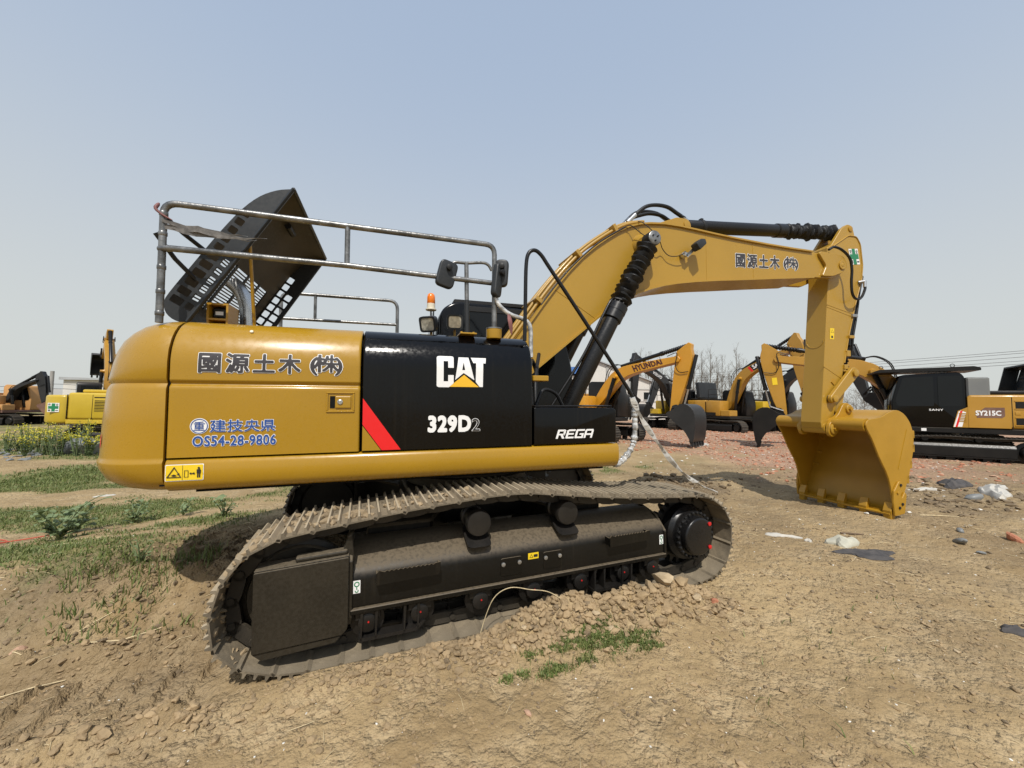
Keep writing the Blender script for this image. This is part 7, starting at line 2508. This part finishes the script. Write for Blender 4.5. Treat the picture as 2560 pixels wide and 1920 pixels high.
crumple(4.62, -1.17, 0.20, 0.11, 0.10, -0.3, 'sack', 'plastic_sack', 'crumpled pale sack lying in front of the bucket', 'sack', 1)
crumple(4.50, -1.50, 0.30, 0.13, 0.05, -0.35, 'cloth_dark', 'rag', 'dark rag lying beside the crumpled pale sack', 'rag', 2)
crumple(4.12, -0.74, 0.20, 0.05, 0.03, -0.65, 'film_white', 'plastic_scrap', 'long white plastic scrap left of the crumpled sack', 'plastic scrap', 3)
crumple(4.30, -0.97, 0.05, 0.04, 0.03, 0.2, 'film_white', 'plastic_scrap', 'small white plastic scrap right of the long white scrap', 'plastic scrap', 4)
crumple(10.64, 0.45, 0.42, 0.22, 0.16, 0.2, 'cloth_dark', 'rag', 'dark rag on the ground right of the bucket', 'rag', 5)
crumple(10.35, -0.25, 0.50, 0.20, 0.14, 0.5, 'film_white', 'plastic_sheet', 'long white plastic sheet far right of the bucket', 'plastic sheet', 6)
crumple(11.2, 0.05, 0.24, 0.16, 0.10, 0.1, 'film_white', 'plastic_bag', 'white plastic bag behind the long white sheet', 'plastic bag', 7)
crumple(9.55, 0.40, 0.30, 0.06, 0.04, -0.5, 'film_white', 'plastic_scrap', 'narrow white plastic strip just right of the bucket', 'plastic scrap', 8)
crumple(3.85, -2.86, 0.10, 0.06, 0.05, -0.6, 'cloth_dark', 'rag', 'small dark rag at the right edge of the near ground', 'rag', 9)
crumple(-5.9, 4.55, 0.14, 0.05, 0.03, 0.1, 'film_white', 'plastic_scrap', 'white plastic scrap in the grass below the counterweight', 'plastic scrap', 10)
crumple(11.6, 8.6, 0.5, 0.3, 0.1, 0.4, 'film_white', 'plastic_sheet', 'white plastic sheet on the rubble behind the front of the machine', 'plastic sheet', 11)
for x, y, s, a, mt, lab in ((-3.36, -0.88, (0.060, 0.045, 0.035), 0.5, 'brick_pale', 'pale pink broken brick at the left edge of the ground'),
                            (1.90, -1.84, (0.040, 0.035, 0.030), 0.3, 'brick', 'small orange-red brick piece beside the front of the near track'),
                            (6.84, -1.76, (0.11, 0.075, 0.055), 0.2, 'brick', 'orange brick piece at the right edge of the yard'),
                            (-0.06, -2.42, (0.028, 0.022, 0.012), 0.9, 'brick_pale', 'tiny pink brick chip in the near ground'),
                            (-1.25, -2.50, (0.045, 0.032, 0.022), 0.4, 'brick_pale', 'flat pinkish brick chip in front of the rear half of the track')):
    o = MB().lump((0, 0, 0), s, int(abs(x) * 100), 0.4, 2).obj('brick_piece', mt)
    o.location = (x, y, hz1(x, y) + s[2] * 0.5)
    o.rotation_euler = (0.1, 0.15, a)
    tag(o, lab, 'brick')
for x, y, s, lab in ((6.07, -1.59, (0.10, 0.06, 0.045), 'smooth grey stone on the right foreground'), (6.65, -1.35, (0.055, 0.045, 0.035), 'round grey pebble behind the smooth grey stone'), (9.35, -0.37, (0.16, 0.10, 0.08), 'grey stone in front of the long white sheet'), (5.9, -1.85, (0.06, 0.035, 0.02), 'flat pale stone next to the smooth grey stone')):
    o = MB().lump((0, 0, 0), s, int(x * 100), 0.3, 2).obj('stone', 'grey_panel', smooth=50)
    o.location = (x, y, hz1(x, y) + s[2] * 0.55)
    tag(o, lab, 'stone')
mb = MB().tube(spline([(-5.6, 1.62, hz1(-5.6, 1.62) + .02), (-5.35, 1.72, hz1(-5.35, 1.72) + .03), (-5.15, 1.55, hz1(-5.15, 1.55) + .02), (-5.3, 1.42, hz1(-5.3, 1.42) + .02), (-5.0, 1.62, hz1(-5, 1.62) + .02), (-4.75, 1.75, hz1(-4.75, 1.75) + .03)], 5), 0.008, 6)
tag(mb.obj('red_cord', 'tomato', smooth=60), 'thin red cord looped on the ground at the left edge', 'cord')

# ------------------------------------------------------------------ trees, buildings, poles, lines
paint('bark', (0.17, 0.15, 0.125), 0.9, var=0.2, scale=3)
paint('wall_white', (0.60, 0.58, 0.54), 0.8, var=0.07, scale=0.4, streak=0.15)
paint('wall_trim', (0.36, 0.35, 0.33), 0.8, var=0.1, scale=0.6)
paint('roof_blue', (0.06, 0.16, 0.42), 0.5, var=0.08, scale=0.5)
paint('roof_grey', (0.36, 0.37, 0.38), 0.6, var=0.1, scale=0.5)
paint('truck_white', (0.66, 0.66, 0.65), 0.5, var=0.05, scale=0.8)
paint('concrete', (0.33, 0.32, 0.30), 0.85, var=0.1, scale=2)
paint('cable', (0.10, 0.10, 0.105), 0.7, var=0.1)


def tree_meshes(seed, h, spread, poplar=True):
    q = random.Random(seed)
    tr, cr = MB(), MB()
    pts = [(0, 0, 0)]
    x = y = 0.0
    for i in range(1, 9):
        x += q.uniform(-0.05, 0.05) * h / 10
        y += q.uniform(-0.05, 0.05) * h / 10
        pts.append((x, y, h * i / 8))
    r0 = 0.012 * h
    tr.tube(pts, [r0 * (1 - 0.93 * i / 8) for i in range(9)], 7)

    def at(t):
        f = t * 8
        i = min(7, int(f))
        return Vector(pts[i]).lerp(Vector(pts[i + 1]), f - i)

    def limb(p, d, L, r, lev):
        n = 4
        c = [p]
        for i in range(n):
            d = (d + Vector((q.gauss(0, 0.13), q.gauss(0, 0.13), q.gauss(0.10 if poplar else 0.02, 0.08)))).normalized()
            c.append(c[-1] + d * L / n)
        cr.tube(c, [r * (1 - 0.8 * i / n) for i in range(n + 1)], 4 if lev == 0 else 3, caps=False)
        if lev < 2:
            for k in range((6, 5)[lev] if poplar else (7, 6)[lev]):
                f = q.uniform(0.25, 0.95)
                i = min(n - 1, int(f * n))
                pp = c[i].lerp(c[i + 1], f * n - i)
                dd = (c[i + 1] - c[i]).normalized()
                e = (dd + Vector((q.gauss(0, 0.5), q.gauss(0, 0.5), q.gauss(0.15, 0.3)))).normalized()
                limb(pp, e, L * q.uniform(0.35, 0.6), r * 0.55, lev + 1)
    nb = 26 if poplar else 16
    for k in range(nb):
        t = (0.16 if poplar else 0.2) + (0.80 if poplar else 0.6) * (k / nb) + q.uniform(0, 0.03)
        a = q.uniform(0, 6.283)
        el = q.uniform(0.75, 1.2) if poplar else q.uniform(0.25, 0.9)
        d = Vector((math.cos(a) * math.cos(el), math.sin(a) * math.cos(el), math.sin(el)))
        limb(at(t), d, h * spread * (1.15 - t * 0.75) * q.uniform(0.7, 1.15), r0 * 0.42 * (1.1 - t), 0)
    a, b = tr.mesh('trunk', smooth=60), cr.mesh('crown')
    for me in (a, b):
        me.materials.append(MATS['bark'])
    return a, b


POP = [tree_meshes(100 + i, 12, 0.24) for i in range(4)]
BUSH = [tree_meshes(200 + i, 6, 0.42, False) for i in range(3)]


def bare_tree(px, dep, h, kind, label, group, k):
    a, b = (POP[k % 4] if kind == 'p' else BUSH[k % 3])
    x, y = spot(lateral(px, dep), dep)
    E = empty('bare_tree', (x, y, 0.1), k * 1.7)
    s = h / (12 if kind == 'p' else 6)
    E.scale = (s, s, s)
    tag(E, label, 'tree', group)
    put('trunk', a, None, E)
    put('crown', b, None, E)


ORD = ['first', 'second', 'third', 'fourth', 'fifth', 'sixth', 'seventh', 'eighth', 'ninth', 'tenth', 'eleventh', 'twelfth', 'thirteenth', 'fourteenth', 'fifteenth', 'sixteenth', 'seventeenth', 'eighteenth']
GP = 'row of leafless poplars behind the machines'
for k, (px, dep, h) in enumerate([(1602, 70, 12.4), (1622, 76, 12.6), (1650, 72, 11.6), (1680, 74, 12.0), (1712, 70, 12.0), (1735, 66, 11.6), (1755, 68, 12.0), (1776, 66, 12.4), (1794, 70, 11.2), (1806, 67, 11.0), (1824, 72, 10.4), (1842, 66, 12.6), (1862, 72, 11.2), (1880, 70, 9.6), (1898, 74, 9.0), (1918, 78, 9.2)]):
    lab = ORD[k] + ' tall bare poplar from the left in the row behind the parked machines'
    bare_tree(px, dep, h, 'p', lab, GP, k)
GB = 'bare bushy trees on the far right'
for k, (px, dep, h) in enumerate([(2098, 64, 4.2), (2118, 60, 4.6), (2140, 58, 5.4), (2162, 60, 6.0), (2184, 57, 5.2), (2206, 60, 5.0), (2230, 62, 4.8)]):
    bare_tree(px, dep, h, 'b', ORD[k] + ' bare bushy tree from the left between the stick and the black cab', GB, k)
for k, (px, dep, h) in enumerate([(1840, 80, 4.0), (1868, 82, 4.2), (1925, 66, 4.6), (1945, 70, 5.0), (1985, 68, 4.4)]):
    bare_tree(px, dep, h, 'b', ORD[k] + ' low bare scrubby tree from the left, below the poplars and behind the machines', 'low bare trees behind the machines', k)

# white factory with a gabled end wall
x0, y0 = spot(lateral(1490, 48), 48)
E = empty('factory', (x0, y0, 0.0), -YAW)
tag(E, 'long white factory building with a gabled end wall behind the orange machine', 'building')
W_ = 9.6
wl_ = MB().prism([(-W_, 0), (W_, 0), (W_, 4.15), (0, 7.65), (-W_, 4.15)], 0, 0.3).obj('end_wall', 'wall_white', E)
MB().box(-W_, -W_ + 0.3, 0.3, 30, 0, 4.1).obj('side_wall', 'wall_white', E)
MB().box(W_ - 0.3, W_, 0.3, 30, 0, 4.1).obj('side_wall', 'wall_white', E)
for s in (-1, 1):
    MB().prism([(s * (W_ + 0.4), 4.02), (0, 7.70), (0, 7.84), (s * (W_ + 0.4), 4.16)], -0.35, 30).obj('roof', 'roof_grey', E)
for k in range(8):
    xx = -W_ + 0.15 + 2.72 * k
    MB().box(xx - 0.16, xx + 0.16, -0.10, 0.0, 0, 4.15 + (W_ - abs(xx)) * 0.355).obj('pier', 'wall_trim', wl_)
for z in (1.2, 2.6, 4.1):
    MB().box(-W_, W_, -0.05, 0.0, z, z + 0.12).obj('band', 'wall_trim', wl_)
for k in range(5):
    xx = -7.0 + 3.4 * k
    wn_ = MB().box(xx - 0.6, xx + 0.6, -0.02, 0.02, 2.9, 3.8).obj('window', 'glass_dark', wl_)
    MB().box(xx - 0.66, xx + 0.66, -0.07, -0.02, 2.84, 2.90).obj('sill', 'wall_trim', wn_)
x0, y0 = spot(lateral(1405, 40), 40)
E = empty('blue_roofed_shed', (x0, y0, 0.0), -YAW)
tag(E, 'pale shed with a blue sheet roof seen between the boom rams', 'building')
MB().box(-2.6, 2.2, 0, 8, 0, 5.1).obj('wall', 'wall_white', E)
MB().prism([(-2.9, 5.1), (2.5, 5.35), (2.5, 6.05), (-2.9, 5.85)], -0.3, 8.2).obj('roof', 'roof_blue', E)
for k in range(3):
    MB().box(-2.0 + 1.5 * k, -1.1 + 1.5 * k, -0.03, -0.001, 2.6, 4.0).obj('window', 'glass_dark', E)

# left: box truck, concrete pole
x0, y0 = spot(lateral(162, 46), 46)
E = empty('truck', (x0, y0, -0.1), math.atan2(y0 - CAM.y, x0 - CAM.x) + R(4))
tag(E, 'white box truck behind the lemon-yellow machine', 'truck')
MB().box(-2.2, 2.2, -1.1, 1.1, 1.0, 3.15).obj('cargo_box', 'truck_white', E, bevel=0.03)
MB().prism(round_poly([(2.3, 0.5), (3.9, 0.5), (3.9, 1.5), (3.6, 2.4), (2.3, 2.45)], 0.1, 3), -1.0, 1.0).obj('cab', 'truck_white', E, bevel=0.03)
for xx in (-1.4, 2.9):
    for s in (-1, 1):
        MB().lathe([(0.2, 0), (0.42, 0.02), (0.42, 0.22), (0.2, 0.24)], (xx, s * 0.85, 0.42), (0, s, 0), 18).obj('wheel', 'rubber', E, smooth=40)
MB().box(-2.2, 3.4, -0.4, 0.4, 0.6, 0.98).obj('chassis', 'machine_black', E)
x0, y0 = spot(lateral(208, 42), 42)
E = empty('white_shed', (x0, y0, -0.1), -YAW)
tag(E, 'low white shed with blue lettering board behind the lemon-yellow machine', 'building')
MB().box(-2.2, 4.0, 0, 5, 0, 4.1).obj('wall', 'wall_white', E)
MB().prism([(-2.4, 4.05), (4.2, 4.05), (4.2, 4.2), (-2.4, 4.35)], -0.3, 5.2).obj('roof', 'roof_grey', E)
x0, y0 = spot(lateral(128, 34), 34)
pole = MB().tube([(x0, y0, -0.2), (x0, y0, 4.3)], [0.17, 0.13], 10).obj('utility_pole', 'concrete', smooth=60)
tag(pole, 'grey concrete pole rising behind the lemon-yellow machine', 'pole')
for i, z in enumerate((3.15, 2.75)):
    a, b = spot(lateral(-200, 36), 36), spot(lateral(128, 34), 34)
    c = spot(lateral(420, 34), 34)
    mb = MB().tube(spline([(*a, z - 0.3), (*[(a[j] + b[j]) / 2 for j in (0, 1)], z - 0.35), (*b, z), (*[(c[j] + b[j]) / 2 for j in (0, 1)], z - 0.2), (*c, z)], 5), 0.02, 4)
    tag(mb.obj('power_line', 'cable'), ('upper' if i == 0 else 'lower') + ' cable strung from the concrete pole at the left', 'cable')
# power lines crossing behind the stick and the black cab
for i, (yl, yr) in enumerate(((941, 872), (946, 878), (951, 889), (956, 900), (962, 908))):
    da, db = 105.0, 36.0
    pa, pb = 1560, 2800
    za = CAM.z + ((995 + 0.0156 * pa) - yl) / 959.66 * da
    zb = CAM.z + ((995 + 0.0156 * pb) - yr + 15) / 959.66 * db
    A, B_ = spot(lateral(pa, da), da), spot(lateral(pb, db), db)
    pts = []
    for k in range(9):
        t = k / 8
        pts.append((A[0] + (B_[0] - A[0]) * t, A[1] + (B_[1] - A[1]) * t, za + (zb - za) * t - 4 * 0.5 * t * (1 - t)))
    tag(MB().tube(spline(pts, 3), 0.022, 4).obj('power_line', 'cable'), ['topmost', 'second', 'third', 'fourth', 'lowest'][i] + ' of the five power lines crossing behind the stick and black cab', 'cable')
